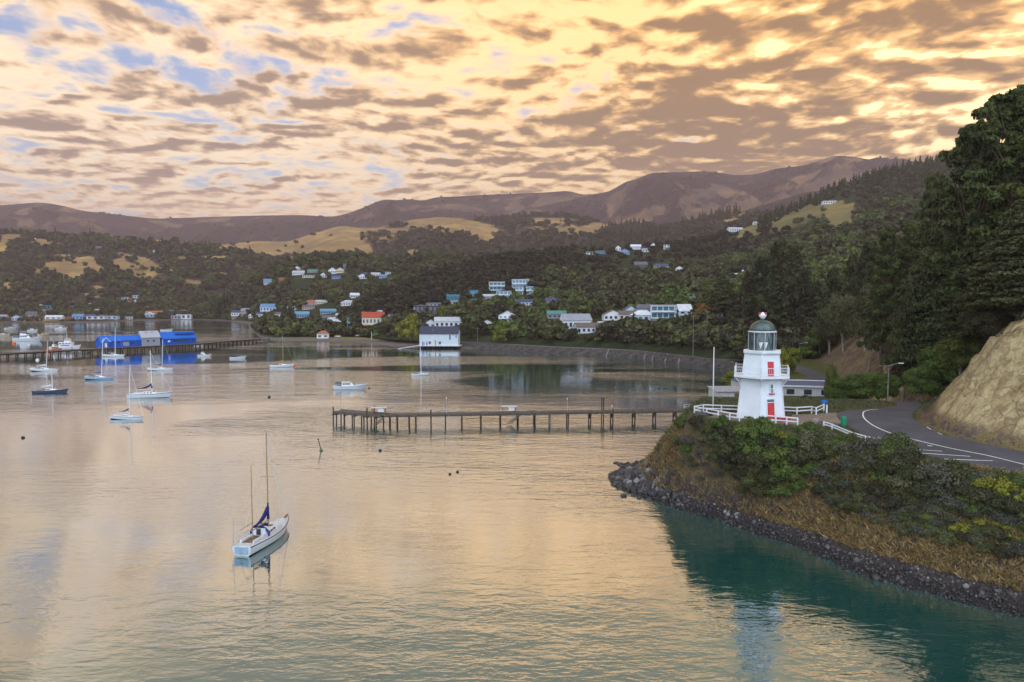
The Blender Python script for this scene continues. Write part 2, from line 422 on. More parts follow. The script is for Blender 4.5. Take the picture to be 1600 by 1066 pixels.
# golden middle hills
ridge4 = rs((-200, 410, 3000), (200, 400, 3000), (330, 384, 2900), (400, 377, 2800), (450, 378, 2800), (490, 364, 2900), (530, 353, 2900), (560, 356, 2900), (600, 356, 2900), (640, 344, 2900), (690, 339, 2900), (740, 343, 2800),
            (790, 338, 2900), (840, 334, 2900), (900, 336, 2800), (950, 352, 2600), (1000, 352, 2500), (1060, 352, 2400), (1120, 340, 2300), (1180, 325, 2300), (1260, 300, 2400), (1400, 290, 2400), (1700, 300, 2400), (2200, 330, 2400))
r4a = rs((-200, 455, 1700), (300, 455, 1600), (500, 432, 1650), (700, 430, 1600), (900, 425, 1500), (1100, 400, 1500), (1300, 380, 1600), (2200, 380, 1600))
def veg4(PX, PY, V):
    gold = ell(PX, PY, [(420, 385, 105, 15, -3), (520, 378, 60, 14), (350, 385, 60, 9), (450, 397, 60, 9), (700, 352, 74, 11, 4), (748, 366, 30, 12, 30), (600, 372, 30, 9), (620, 362, 26, 5), (570, 390, 14, 12), (645, 400, 12, 10), (690, 338, 60, 5), (560, 362, 50, 7),
                            (860, 345, 40, 4), (1010, 368, 40, 5), (1120, 352, 30, 5, -10), (905, 360, 40, 6), (935, 355, 20, 8)], 0.35)
    tr = ell(PX, PY, [(395, 408, 30, 7), (445, 403, 12, 8), (790, 385, 130, 20), (990, 368, 60, 17), (600, 380, 40, 18)], 0.3)
    n = fbm(V[:, 0] / 260, V[:, 1] / 260, 4, 50)
    n2 = fbm(V[:, 0] / 70, V[:, 1] / 70, 3, 51)
    return np.clip(0.78 + 0.55 * n + 0.4 * n2 - 1.2 * gold + 0.7 * tr, 0, 1)
H4 = hill('middle_hills', [r4a, off(ridge4, 44, 0.72), off(ridge4, 18, 0.88), ridge4], -200, 2200, 5, 18, M_MID, veg4, 45, 330, 900, 21, ridge_amp=0.0, topfade=True)
# hill on the left with paddocks
ridge3 = rs((-500, 370, 2000), (-100, 366, 2000), (0, 364, 2000), (60, 366, 2000), (110, 372, 2000), (160, 370, 2000), (210, 374, 1950), (250, 376, 1900), (300, 382, 1900), (350, 388, 1850), (400, 400, 1800), (450, 420, 1700), (520, 450, 1600))
r3a = [(-500, 505, 838), (0, 505, 838), (160, 505, 838), (200, 503, 930), (300, 502, 960), (400, 502, 960), (520, 502, 960)]
r3a2 = [(-500, 501, 885), (0, 501, 885), (160, 501, 885), (200, 497, 985), (300, 496, 1020), (400, 496, 1020), (520, 496, 1020)]
r3b = [(-500, 476, 1130), (0, 477, 1130), (150, 480, 1130), (300, 482, 1130), (520, 490, 1130)]
def veg3(PX, PY, V):
    gold = ell(PX, PY, [(15, 372, 24, 6), (60, 379, 40, 5, 8), (0, 390, 16, 10), (115, 418, 46, 9, 3), (140, 408, 26, 6), (110, 431, 24, 6), (95, 402, 30, 4), (215, 405, 30, 5, 15), (60, 425, 18, 5), (255, 440, 26, 5), (335, 405, 26, 5), (345, 430, 16, 4), (190, 418, 18, 12, 20), (240, 420, 32, 8, 12), (282, 407, 12, 5), (300, 444, 16, 8),
                            (155, 455, 20, 6), (8, 449, 16, 6), (200, 372, 30, 4), (240, 376, 26, 4), (310, 381, 40, 5), (370, 388, 26, 5), (225, 432, 26, 6, 10)], 0.25)
    n = fbm(V[:, 0] / 160, V[:, 1] / 160, 4, 60)
    n2 = fbm(V[:, 0] / 45, V[:, 1] / 45, 3, 61)
    return np.clip(0.85 + 0.45 * n + 0.4 * n2 - 1.2 * gold, 0, 1)
H3 = hill('bay_hill', [r3a, r3a2, r3b, off(ridge3, 45, 0.85), ridge3], -500, 520, 4, 16, M_MID, veg3, 24, 260, 700, 31, foot_z=-1.5, ridge_amp=0.05)
# low point of town land and the wooded hill behind it
ridge2 = rs((200, 503, 1300), (280, 500, 1200), (330, 482, 1120), (360, 460, 1100), (400, 434, 1120), (440, 412, 1150), (480, 402, 1180), (520, 399, 1200), (560, 401, 1200), (600, 408, 1150), (640, 402, 1150), (700, 404, 1150), (760, 402, 1150), (850, 398, 1150), (1000, 395, 1200), (1100, 390, 1200))
r2a = [(200, 508, 990), (340, 508, 900), (385, 508, 810), (398, 520, 600), (404, 531, 488), (450, 533, 467), (500, 534, 459), (560, 535, 451), (620, 541, 412), (660, 545, 392), (740, 546, 392), (1100, 546, 392)]
r2a1 = [(200, 507, 1010), (340, 507, 920), (385, 507, 830), (398, 518, 612), (404, 527.5, 500), (450, 529.5, 477), (500, 530, 470), (560, 531, 462), (620, 537, 424), (660, 541, 402), (740, 541, 402), (1100, 541, 402)]
r2b = [(200, 506.5, 1035), (340, 505.5, 930), (385, 506, 850), (404, 518, 560), (450, 521, 520), (500, 522, 515), (560, 524, 500), (640, 529, 455), (740, 531, 440), (1100, 531, 440)]
r2c = rs((200, 506, 1200), (340, 502, 1080), (404, 502, 930), (450, 503, 880), (560, 503, 850), (640, 505, 800), (740, 505, 780), (1100, 505, 780))
r2d = rs((200, 505, 1250), (340, 490, 1100), (404, 475, 1020), (450, 468, 980), (560, 462, 950), (640, 466, 920), (740, 470, 900), (1100, 470, 900))
def veg2(PX, PY, V):
    n = fbm(V[:, 0] / 60, V[:, 1] / 60, 4, 70)
    g = ell(PX, PY, [(500, 530, 110, 3), (450, 420, 30, 3)], 0.3)
    return np.clip(0.85 + 0.3 * n - g, 0, 1)
H2 = hill('town_point', [r2a, r2a1, r2b, r2c, r2d, ridge2], 200, 1100, 3, 10, M_TOWN, veg2, 9, 90, 300, 41, foot_z=-1.2, ridge_amp=0.05)
# town hillside behind the sea wall road, rising to the right
ridge1 = rs((540, 500, 620), (585, 474, 650), (620, 456, 680), (650, 444, 720), (700, 424, 780), (750, 410, 830), (800, 403, 880), (850, 398, 930), (900, 393, 980), (950, 392, 1020), (1000, 388, 1080), (1050, 384, 1120), (1100, 376, 1150), (1150, 362, 1200),
            (1200, 346, 1250), (1250, 328, 1280), (1300, 303, 1300), (1350, 284, 1350), (1400, 272, 1380), (1480, 256, 1400), (1560, 250, 1400), (1700, 240, 1300), (2300, 240, 1300))
sea = [(1140, 557, 308), (980, 545, 378), (860, 540, 406), (740, 534, 446), (690, 534, 452), (620, 532, 480), (540, 522, 560)]
r1a = rs(*sea, (1250, 566, 300), (1400, 566, 290), (2300, 566, 290))
r1a2 = [(a, 470 + 24.1 * 1100 / (d + 10), d + 10) for a, _, d in r1a]
r1b = rs((540, 512, 580), (620, 522, 520), (690, 527, 480), (740, 527, 468), (860, 530, 424), (980, 534, 398), (1140, 543, 332), (1250, 545, 325), (1400, 540, 320), (2300, 540, 320))
r1c = rs((540, 508, 590), (620, 505, 550), (740, 502, 520), (860, 508, 470), (980, 508, 445), (1140, 505, 390), (1250, 490, 380), (1400, 460, 380), (2300, 440, 380))
r1d = rs((540, 505, 600), (620, 480, 600), (740, 480, 600), (860, 478, 590), (980, 475, 570), (1140, 455, 540), (1250, 430, 540), (1400, 390, 540), (2300, 350, 540))
r1e = rs((540, 502, 610), (620, 465, 640), (740, 440, 700), (860, 432, 740), (980, 425, 780), (1140, 405, 820), (1250, 375, 850), (1400, 320, 850), (2300, 280, 850))
def veg1(PX, PY, V):
    n = fbm(V[:, 0] / 50, V[:, 1] / 50, 4, 80)
    g = ell(PX, PY, [(1190, 352, 40, 9, -25), (1240, 338, 60, 12, -20), (1290, 328, 45, 14), (785, 416, 12, 3), (1045, 425, 36, 3), (1310, 350, 20, 20)], 0.25)
    return np.clip(0.95 + 0.3 * n - 1.3 * g, 0, 1)
H1 = hill('town_hillside', [r1a, r1a2, r1b, r1c, r1d, r1e, ridge1], 540, 2300, 4, 9, M_TOWN, veg1, 9, 80, 400, 51, foot_z=2.7, ridge_amp=0.08)

# ------------------------------------------------------------------ lighthouse headland (fine height field)
def plateau(X, Y):
    p = 9.2 + 2.3 * sstep(62, 94, Y)
    lowp = 3.6
    # falls away behind the lighthouse towards the jetty; the road holds its own grade
    f = sstep(108, 150, Y + 0.15 * (X - 40))
    return p * (1 - f) + lowp * f
def gp(px, py):
    """plan point of the plateau surface seen at (px, py)"""
    z = 11.3
    for _ in range(8): q = G(px, py, z); z = 0.5 * z + 0.5 * float(plateau(np.array([q.x]), np.array([q.y]))[0])
    return (q.x, q.y)
ZP = 11.5
coast = [(170, -40), (110, 0), (70, 38)] + [tuple(G(x, y)[:2]) for x, y in ((1700, 1010), (1600, 962), (1510, 940), (1420, 916), (1330, 889), (1240, 855), (1160, 830), (1111, 811), (1050, 796), (1025, 785), (989, 773), (962, 757))] + \
        [(15.5, 108), (20, 114), (27, 122), (31, 132), (35, 145), (39, 158), (43, 168), (49, 183), (62, 208), (76, 232), (86, 262), (92, 283), (96, 300), (420, 300), (420, -40)]
toe = [(170, 20), (102, 42), (76, 66), gp(1600, 703), gp(1548, 693), gp(1500, 682), gp(1470, 672), gp(1447, 660), (60, 101), (66, 108), (72, 122), (75, 136), (79, 152), (84, 170), (92, 190), (108, 235), (130, 300), (420, 300), (420, 20)]
plat = [gp(x, y) for x, y in ((1740, 790), (1600, 746), (1530, 736), (1450, 722), (1375, 704), (1330, 690), (1300, 680), (1250, 670), (1200, 668), (1155, 664), (1120, 659), (1084, 651), (1078, 645), (1082, 639))] + \
       [(31, 112), (37, 126), (42, 141), (46, 157), (52, 173), (58, 190), (69, 213), (81, 236), (88, 262), (95, 300), (420, 300), (420, -40), (170, -38), (120, 5), (82, 40)]
def sdist(X, Y, poly):
    """signed distance, positive inside"""
    P_ = np.array(poly, float); n = len(P_); dmin = np.full(X.shape, 1e9); ins = np.zeros(X.shape, bool)
    for i in range(n):
        a, b_ = P_[i], P_[(i + 1) % n]; e = b_ - a
        wx, wy = X - a[0], Y - a[1]; t = np.clip((wx * e[0] + wy * e[1]) / (e @ e), 0, 1)
        dmin = np.minimum(dmin, (wx - e[0] * t) ** 2 + (wy - e[1] * t) ** 2)
        c = (a[1] > Y) != (b_[1] > Y)
        xi = a[0] + (Y - a[1]) * e[0] / (e[1] if abs(e[1]) > 1e-9 else 1e-9)
        ins ^= c & (X < xi)
    return np.sqrt(dmin) * np.where(ins, 1, -1)
def hz(X, Y, rough=True):
    X = np.asarray(X, float); Y = np.asarray(Y, float)
    n = fbm(X / 9, Y / 9, 5, 90); n2 = fbm(X / 2.2, Y / 2.2, 4, 95)
    s = sdist(X, Y, coast) + (n * 1.6 if rough else 0)
    p = plateau(X, Y)
    e = np.clip(-sdist(X, Y, plat), 0, None) + (0 if not rough else 0)
    t = np.clip((s - 3.2) / (np.clip(s - 3.2, 0, None) + e + 1e-6), 0, 1)
    z = np.where(s < 3.2, s * 0.42, 1.34 + (p - 1.34) * (0.65 * t + 0.35 * t * t * (3 - 2 * t)))
    z = np.where(s < 0, s * 0.35, z)
    slope_zone = sstep(0.5, 4, s) * sstep(0.0, 2.5, e)
    if rough: z = z + slope_zone * (n * 0.9 + n2 * 0.45)
    h = sdist(X, Y, toe)
    if rough: h = h + sstep(0.8, 6, h) * (fbm(X / 5, Y / 5, 4, 99) * 1.4 + fbm(Y * 0.42, X * 0.10, 4, 98, ridged=True) * 1.9 + fbm(Y * 1.3, X * 0.25, 3, 96) * 0.45 + fbm(X * 0.8, Y * 0.8, 3, 94) * 0.55) * (1 - sstep(14, 22, h))
    hs = np.clip(h, 0, None)
    cut = 1.25 * np.minimum(hs, 10) + 0.50 * np.clip(hs - 10, 0, 60) + 0.28 * np.clip(hs - 70, 0, 400)
    north = sstep(112, 130, Y)
    cut = cut * (1 - north) + north * (0.95 * np.minimum(hs, 13) + 0.42 * np.clip(hs - 13, 0, 60) + 0.3 * np.clip(hs - 73, 0, 400))
    return z + cut, s, h
def road_z(X, Y): return hz(np.array([X]), np.array([Y]))[0][0]
xs = np.concatenate([np.arange(4, 96, 0.55), np.arange(96, 420, 4.0)]); ys = np.concatenate([np.arange(-40, 44, 4.0), np.arange(44, 132, 0.55), np.arange(132, 300.1, 2.0)])
XX, YY = np.meshgrid(xs, ys)
ZZ, SS, HH = hz(XX, YY)
V = np.stack([XX, YY, ZZ], -1).reshape(-1, 3); nr, nc = XX.shape
idx = np.arange(nr * nc).reshape(nr, nc); F = np.stack([idx[:-1, :-1], idx[:-1, 1:], idx[1:, 1:], idx[1:, :-1]], -1).reshape(-1, 4)
def headland_mat():
    m = bpy.data.materials.new('headland_ground'); m.use_nodes = True; t = m.node_tree; b = NB(t); p = t.nodes['Principled BSDF']
    pos = b.n('ShaderNodeNewGeometry').outputs['Position']
    A = lambda k: b.n('ShaderNodeAttribute', attribute_name=k).outputs['Fac']
    sh, cl, hgt, fl = A('shore'), A('clay'), A('hgt'), A('flatg')
    n1 = b.noise(pos, 0.35, 6, 0.6); n2 = b.noise(pos, 2.5, 6, 0.65); n3 = b.noise(pos, 9, 4, 0.6)
    mp = b.n('ShaderNodeMapping'); t.links.new(pos, mp.inputs[0]); mp.inputs['Scale'].default_value = (0.45, 1.0, 0.45)
    streak = b.noise(mp.outputs[0], 1.0, 6, 0.68, 0.4)
    rockc = b.mix(b.ss(n2, 0.35, 0.65), (0.135, 0.105, 0.09), (0.055, 0.045, 0.045))
    earth = b.mix(b.ss(n1, 0.4, 0.6), (0.19, 0.135, 0.10), (0.12, 0.088, 0.085))
    dry = b.mix(b.ss(n3, 0.35, 0.7), (0.30, 0.22, 0.10), (0.17, 0.12, 0.06))
    earth = b.mix(b.ss(b.noise(pos, 0.6, 7, 0.7), 0.46, 0.54), earth, dry)
    earth = b.mix(b.ss(b.noise(pos, 3.2, 6, 0.7), 0.52, 0.60, 0, 0.75), earth, (0.055, 0.045, 0.035))
    dark = b.mix(b.ss(n3, 0.4, 0.62), (0.022, 0.019, 0.020), (0.075, 0.066, 0.062))
    c = b.mix(b.ss(hgt, 1.5, 4.2), rockc, earth)
    c = b.mix(b.ss(b.m('ADD', hgt, n1), 1.9, 0.9), c, dark)
    grass = b.mix(b.ss(n1, 0.4, 0.6), (0.085, 0.105, 0.025), (0.14, 0.12, 0.045))
    grass = b.mix(b.ss(n3, 0.4, 0.65, 0, 0.6), grass, (0.05, 0.06, 0.02))
    c = b.mix(fl, c, grass)
    clay = b.mix(b.ss(streak, 0.40, 0.62), (0.66, 0.52, 0.28), (0.38, 0.27, 0.14))
    clay = b.mix(b.ss(n2, 0.50, 0.72, 0, 0.55), clay, (0.74, 0.61, 0.37))
    clay = b.mix(b.ss(b.noise(pos, 0.5, 4, 0.6), 0.56, 0.66, 0, 0.5), clay, (0.30, 0.22, 0.14))
    vo = b.n('ShaderNodeTexVoronoi', feature='DISTANCE_TO_EDGE'); vm_ = b.n('ShaderNodeMapping'); vm_.inputs['Scale'].default_value = (0.35, 0.8, 0.5)
    wv = b.vm('ADD', pos, b.vm('MULTIPLY', b.n('ShaderNodeTexNoise', inp={'Scale': 0.8, 'Detail': 4.0}).outputs['Color'], (2.5, 2.5, 2.5))); t.links.new(wv, vm_.inputs[0]); t.links.new(vm_.outputs[0], vo.inputs['Vector']); vo.inputs['Scale'].default_value = 1.5
    crack = b.ss(vo.outputs['Distance'], 0.09, 0.0)
    clay = b.mix(b.m('MULTIPLY', b.m('MULTIPLY', crack, b.ss(n1, 0.45, 0.6)), 0.6), clay, (0.22, 0.15, 0.085))
    c = b.mix(cl, c, clay)
    t.links.new(c, p.inputs['Base Color']); p.inputs['Roughness'].default_value = 0.95; p.inputs['Specular IOR Level'].default_value = 0.15
    bn = b.n('ShaderNodeBump'); bn.inputs['Strength'].default_value = 1.0; bn.inputs['Distance'].default_value = 0.7
    t.links.new(b.m('ADD', b.m('MULTIPLY', n2, 0.7), b.m('ADD', b.m('MULTIPLY', b.m('SUBTRACT', b.m('MULTIPLY', streak, 1.2), b.m('MULTIPLY', crack, 0.15)), cl), b.m('MULTIPLY', n3, 0.3))), bn.inputs['Height']); t.links.new(bn.outputs[0], p.inputs['Normal'])
    return m
M_HEAD = headland_mat()
Hf = HH.ravel(); Sf = SS.ravel(); Yf = YY.ravel(); Xf = XX.ravel()
clay = sstep(0.6, 1.6, Hf) * (1 - sstep(12.5, 14.5, Hf + 1.2 * fbm(Xf / 4, Yf / 4, 3, 5))) * (1 - sstep(97, 103, Yf))
spur = sstep(0.5, 2, Hf) * (1 - sstep(9, 12, Hf)) * sstep(146, 152, Yf) * (1 - sstep(170, 176, Yf))
clay = np.maximum(clay, spur)
flatg = sstep(-1.0, 0.5, sdist(XX, YY, plat).ravel()) * (1 - sstep(-1.6, -0.4, Hf + 0.6 * fbm(Xf, Yf, 3, 77))) + sstep(13, 16, Hf)
me = np_mesh('headland_ground', V, F, [M_HEAD], smooth=True, attrs={'shore': Sf, 'clay': clay, 'hgt': V[:, 2], 'flatg': np.clip(flatg, 0, 1)})
head = link('headland_ground', me); tag(head, kind='structure')
HEADBVH = BVHTree.FromPolygons([tuple(v) for v in V], [tuple(f) for f in F]); TERR.append(HEADBVH)
def pick(px, py, dmin=0):
    """first land met along a line of sight"""
    r = Vector(ray(px, py)).normalized(); best = None
    for tb in TERR:
        h = tb.ray_cast(Vector((0, 0, EYE)) + r * dmin, r)
        if h[0] is not None and (best is None or h[3] < best[3]): best = h
    return best[0] if best else None
def drop(x, y):
    best = None
    for tb in TERR:
        h = tb.ray_cast(Vector((x, y, 3000)), Vector((0, 0, -1)))
        if h[0] is not None and (best is None or h[0].z > best): best = h[0].z
    return best if best is not None else 0.0

# ------------------------------------------------------------------ water
def water_mat():
    m = bpy.data.materials.new('harbour_water'); m.use_nodes = True; t = m.node_tree; b = NB(t); p = t.nodes['Principled BSDF']
    pos = b.n('ShaderNodeNewGeometry').outputs['Position']
    p.inputs['Base Color'].default_value = (0.003, 0.060, 0.055, 1); p.inputs['Roughness'].default_value = 0.045
    p.inputs['IOR'].default_value = 2.6; p.inputs['Coat Weight'].default_value = 1.0; p.inputs['Coat IOR'].default_value = 2.3; p.inputs['Coat Roughness'].default_value = 0.05; p.inputs['Specular IOR Level'].default_value = 0.5
    mp = b.n('ShaderNodeMapping'); t.links.new(pos, mp.inputs[0]); mp.inputs['Rotation'].default_value = (0, 0, math.radians(12)); mp.inputs['Scale'].default_value = (0.55, 1.25, 1)
    q = mp.outputs[0]
    w1 = b.noise(q, 0.62, 3, 0.55, 0.5); w2 = b.noise(q, 1.9, 3, 0.5, 0.3); w3 = b.noise(q, 0.13, 2, 0.5)
    mp2 = b.n('ShaderNodeMapping'); t.links.new(pos, mp2.inputs[0]); mp2.inputs['Rotation'].default_value = (0, 0, math.radians(8)); mp2.inputs['Scale'].default_value = (0.35, 1, 1)
    patch = b.noise(mp2.outputs[0], 0.013, 3, 0.55, 0.6)
    pm = b.ss(patch, 0.44, 0.60, 0.14, 1.0)
    h = b.m('ADD', b.m('ADD', b.m('MULTIPLY', w1, 0.55), b.m('MULTIPLY', w2, 0.16)), b.m('MULTIPLY', w3, 0.9))
    bn = b.n('ShaderNodeBump'); bn.inputs['Distance'].default_value = 0.25
    t.links.new(pm, bn.inputs['Strength']); t.links.new(h, bn.inputs['Height']); t.links.new(bn.outputs[0], p.inputs['Normal']); t.links.new(bn.outputs[0], p.inputs['Coat Normal'])
    return m
M_WATER = water_mat()
wm = MB(); wm.v = [(-9000, -400, 0), (9000, -400, 0), (9000, 7000, 0), (-9000, 7000, 0)]; wm.f = [(0, 1, 2, 3)]; wm.mi = [0]
water = wm.build('water', M_WATER); tag(water, kind='structure')
# sea bed / land base far below everything keeps the box of air closed over solid ground
# ------------------------------------------------------------------ shared paints
C = dict(
 white=mat('white_paint', (0.74, 0.755, 0.78), 0.5, 0.4, 0.05, 0.8),
 board=mat('white_weatherboard', (0.72, 0.755, 0.80), 0.5, 0.4, 0.04, 0.4, bump=1.0, lines=('Z', 0.24)),
 red=mat('red_paint', (0.50, 0.02, 0.025), 0.4, 0.5, 0.08),
 glass=mat('window_glass', (0.03, 0.045, 0.06), 0.08, 0.9, 0.1),
 glassblue=mat('blue_window_glass', (0.05, 0.16, 0.24), 0.08, 1.0, 0.1),  # window glass with a blue base colour
 pane=mat('lantern_glass', (0.075, 0.12, 0.125), 0.12, 0.9, 0.25, 1.2),
 copper=mat('weathered_copper', (0.085, 0.125, 0.115), 0.38, 0.7, 0.25, 1.5, metal=0.35, col2=(0.04, 0.06, 0.06)),
 wood=mat('weathered_timber', (0.16, 0.13, 0.11), 0.9, 0.2, 0.25, 3.0, bump=0.5),
 darkwood=mat('tarred_timber', (0.075, 0.055, 0.042), 0.9, 0.2, 0.25, 2.0, bump=0.5),
 asphalt=mat('asphalt', (0.085, 0.078, 0.088), 0.9, 0.25, 0.12, 0.25, bump=0.4, bscale=6),
 conc=mat('old_concrete', (0.25, 0.22, 0.20), 0.9, 0.2, 0.2, 0.6, bump=0.6, bscale=1.5),
 wall=mat('sea_wall_stone', (0.11, 0.09, 0.08), 0.95, 0.2, 0.22, 0.5, bump=1.0, bscale=1.2, col2=(0.075, 0.065, 0.06)),
 rock=mat('beach_rock', (0.085, 0.076, 0.075), 0.8, 0.3, 0.3, 1.2, bump=0.7, bscale=4, col2=(0.03, 0.027, 0.028)),
 rockp=mat('pale_rock', (0.27, 0.24, 0.21), 0.9, 0.3, 0.2, 1.2, bump=0.7, bscale=4),
 line=mat('road_paint', (0.75, 0.75, 0.73), 0.7, 0.3, 0.12, 2.0),
 green=mat('green_bin_paint', (0.01, 0.22, 0.10), 0.5),
 blue=mat('blue_sign_paint', (0.01, 0.16, 0.60), 0.5),
 shedblue=mat('bright_blue_cladding', (0.004, 0.085, 0.48), 0.6, 0.3, 0.06, 0.3, lines=('X', 0.8)),
 roofblue=mat('bright_blue_roofing', (0.008, 0.14, 0.60), 0.55, 0.4, 0.06, 0.3, lines=('X', 0.8)),
 navy=mat('navy_canvas', (0.02, 0.025, 0.13), 0.8, 0.2, 0.15),
 canvasblue=mat('blue_canvas', (0.015, 0.055, 0.36), 0.8, 0.2, 0.12),
 yellow=mat('yellow_canvas', (0.62, 0.38, 0.02), 0.8, 0.2, 0.12),
 hullw=mat('white_gelcoat', (0.76, 0.77, 0.80), 0.25, 0.6, 0.03, 0.4),
 hullblue=mat('pale_blue_gelcoat', (0.30, 0.45, 0.58), 0.3, 0.6, 0.04, 0.4),
 hullnavy=mat('navy_gelcoat', (0.03, 0.045, 0.12), 0.25, 0.6, 0.05, 0.4),
 hullcream=mat('cream_gelcoat', (0.62, 0.53, 0.38), 0.3, 0.6, 0.05, 0.4),
 anti=mat('dark_bottom_paint', (0.02, 0.03, 0.06), 0.7, 0.2, 0.1),
 deck=mat('pale_deck', (0.60, 0.58, 0.60), 0.7, 0.3, 0.08, 2.0),
 teak=mat('teak', (0.20, 0.11, 0.06), 0.7, 0.3, 0.2, 4.0),
 spar=mat('varnished_spar', (0.30, 0.21, 0.10), 0.4, 0.5, 0.1),
 alu=mat('aluminium_spar', (0.50, 0.50, 0.52), 0.35, 0.6, 0.05, metal=0.5),
 steel=mat('stainless_steel', (0.45, 0.45, 0.47), 0.3, 0.6, 0.05, metal=0.8),
 orange=mat('orange_plastic', (0.75, 0.13, 0.03), 0.5),
 black=mat('black_rubber', (0.02, 0.02, 0.022), 0.7),
 gravel=mat('gravel_path', (0.25, 0.19, 0.15), 0.95, 0.1, 0.2, 2.5, bump=0.6, bscale=12),
 bark=mat('bark', (0.12, 0.085, 0.06), 0.95, 0.1, 0.25, 2.0, bump=0.8, bscale=6),
 palebark=mat('pale_bark', (0.30, 0.26, 0.21), 0.9, 0.1, 0.25, 3.0, bump=0.5, bscale=6),
)
# ------------------------------------------------------------------ lighthouse
LH = G(1188.5, 651.5, ZP)
theta = math.atan2(-LH.y, -LH.x)
lh = empty('lighthouse', (LH.x, LH.y, ZP - 0.05))
tag(lh, 'white six-sided timber lighthouse with red door and dark domed lantern on the headland', 'lighthouse')
ZB, ZT = 0.0, 8.85
def RR(z): return 3.36 + (2.34 - 3.36) * z / 8.85
def hexring(R, z, a0=theta): return [(R * math.cos(a0 + k * PI / 3), R * math.sin(a0 + k * PI / 3), z) for k in range(6)]
def hexsolid(mb, lv, mi=0):
    vs = []; fs = []
    for R, z in lv: vs += hexring(R, z)
    for i in range(len(lv) - 1):
        for k in range(6): fs.append((i * 6 + k, i * 6 + (k + 1) % 6, (i + 1) * 6 + (k + 1) % 6, (i + 1) * 6 + k))
    fs.append(tuple(reversed(range(6)))); fs.append(tuple(range((len(lv) - 1) * 6, len(lv) * 6)))
    return mb.add(vs, fs, mi)
def fpt(n, u, z, out=0.0, R=None):        # on the wall whose outward direction is angle n
    ap = (R if R is not None else RR(z)) * math.cos(PI / 6) + out
    return Vector((ap * math.cos(n) - u * math.sin(n), ap * math.sin(n) + u * math.cos(n), z))
def panel(mb, n, u0, u1, z0, z1, o0=0.01, o1=0.07, mi=0):
    vs = [fpt(n, u, z, o) for o in (o0, o1) for (u, z) in ((u0, z0), (u1, z0), (u1, z1), (u0, z1))]
    return mb.add(vs, [(3, 2, 1, 0), (4, 5, 6, 7), (0, 1, 5, 4), (1, 2, 6, 5), (2, 3, 7, 6), (3, 0, 4, 7)], mi)
NR, NL = theta + PI / 6, theta - PI / 6
t = MB(); hexsolid(t, [(RR(0), 0), (RR(5.55), 5.55), (RR(8.6), 8.6)]); t.build('tower_wall', C['board'], lh)
t = MB(); hexsolid(t, [(3.52, -0.5), (3.50, 0.16), (3.40, 0.20)]); t.build('plinth', C['white'], lh)
t = MB()
for k in range(6):
    a = theta + k * PI / 3
    for (z0, z1) in ((0.21, 5.4), (5.86, 8.55)):
        p0, p1 = [Vector(((RR(z) + 0.02) * math.cos(a), (RR(z) + 0.02) * math.sin(a), z)) for z in (z0, z1)]
        t.bar(p0, p1, 0.20, 0.12, up=(-math.sin(a), math.cos(a), 0))
t.build('corner_boards', C['white'], lh)
# gallery
t = MB(); hexsolid(t, [(3.80, 5.42), (3.98, 5.50), (3.98, 5.72), (3.90, 5.75)]); t.build('gallery_deck', C['white'], lh)
for k in range(6):
    t = MB(); a = theta + k * PI / 3; A = Vector((math.cos(a), math.sin(a), 0)); pts = []
    for j in range(7):
        q = j / 6; r = RR(3.7) + (3.78 - RR(3.7)) * (q ** 2.0); z = 3.7 + 1.72 * (q ** 0.75); pts.append(A * r + Vector((0, 0, z)))
    t.tube(pts, [0.10 - 0.01 * j for j in range(7)][::-1], 6); t.build('gallery_bracket', C['white'], lh)
rail = MB()
for k in range(6):
    a = theta + k * PI / 3; a2 = a + PI / 3
    p, q = Vector((3.82 * math.cos(a), 3.82 * math.sin(a), 0)), Vector((3.82 * math.cos(a2), 3.82 * math.sin(a2), 0))
    rail.bar(p + Vector((0, 0, 5.76)), p + Vector((0, 0, 6.95)), 0.14)
    for z in (6.86, 6.05): rail.bar(p + Vector((0, 0, z)), q + Vector((0, 0, z)), 0.07, 0.07)
    for j in range(1, 14):
        w = p.lerp(q, j / 14); bal = MB(); bal.bar(w + Vector((0, 0, 6.08)), w + Vector((0, 0, 6.83)), 0.022); bal.build('baluster', C['white'], lh)
rail.build('gallery_railing', C['white'], lh)
t = MB(); hexsolid(t, [(2.42, 8.5), (2.62, 8.62), (2.68, 8.72), (2.68, 8.98), (2.55, 9.02)]); t.build('cornice', C['white'], lh)
# lantern
t = MB(); t.lathe([(1.60, 9.0), (1.60, 11.38)], 16, a0=theta); t.build('lantern_glazing', C['pane'], lh)
t = MB(); NS = 16
for k in range(NS):
    a = theta + 2 * PI * k / NS; b_ = a + PI / NS; c_ = a + 2 * PI / NS
    R = 1.625
    def pp(an, z, r=R): return Vector((r * math.cos(an), r * math.sin(an), z))
    for (z0, z1, s0) in ((9.04, 10.2, 0), (10.2, 11.36, 1)):
        if s0 == 0: t.bar(pp(a, z0), pp(b_, z1), 0.05, 0.03); t.bar(pp(c_, z0), pp(b_, z1), 0.05, 0.03)
        else: t.bar(pp(b_, z0), pp(a, z1), 0.05, 0.03); t.bar(pp(b_, z0), pp(c_, z1), 0.05, 0.03)
    t.bar(pp(a, 10.2, 1.66), pp(c_, 10.2, 1.66), 0.06, 0.05)
t.build('glazing_bars', C['copper'], lh)
t = MB()                                   # white panels seen low in the lantern
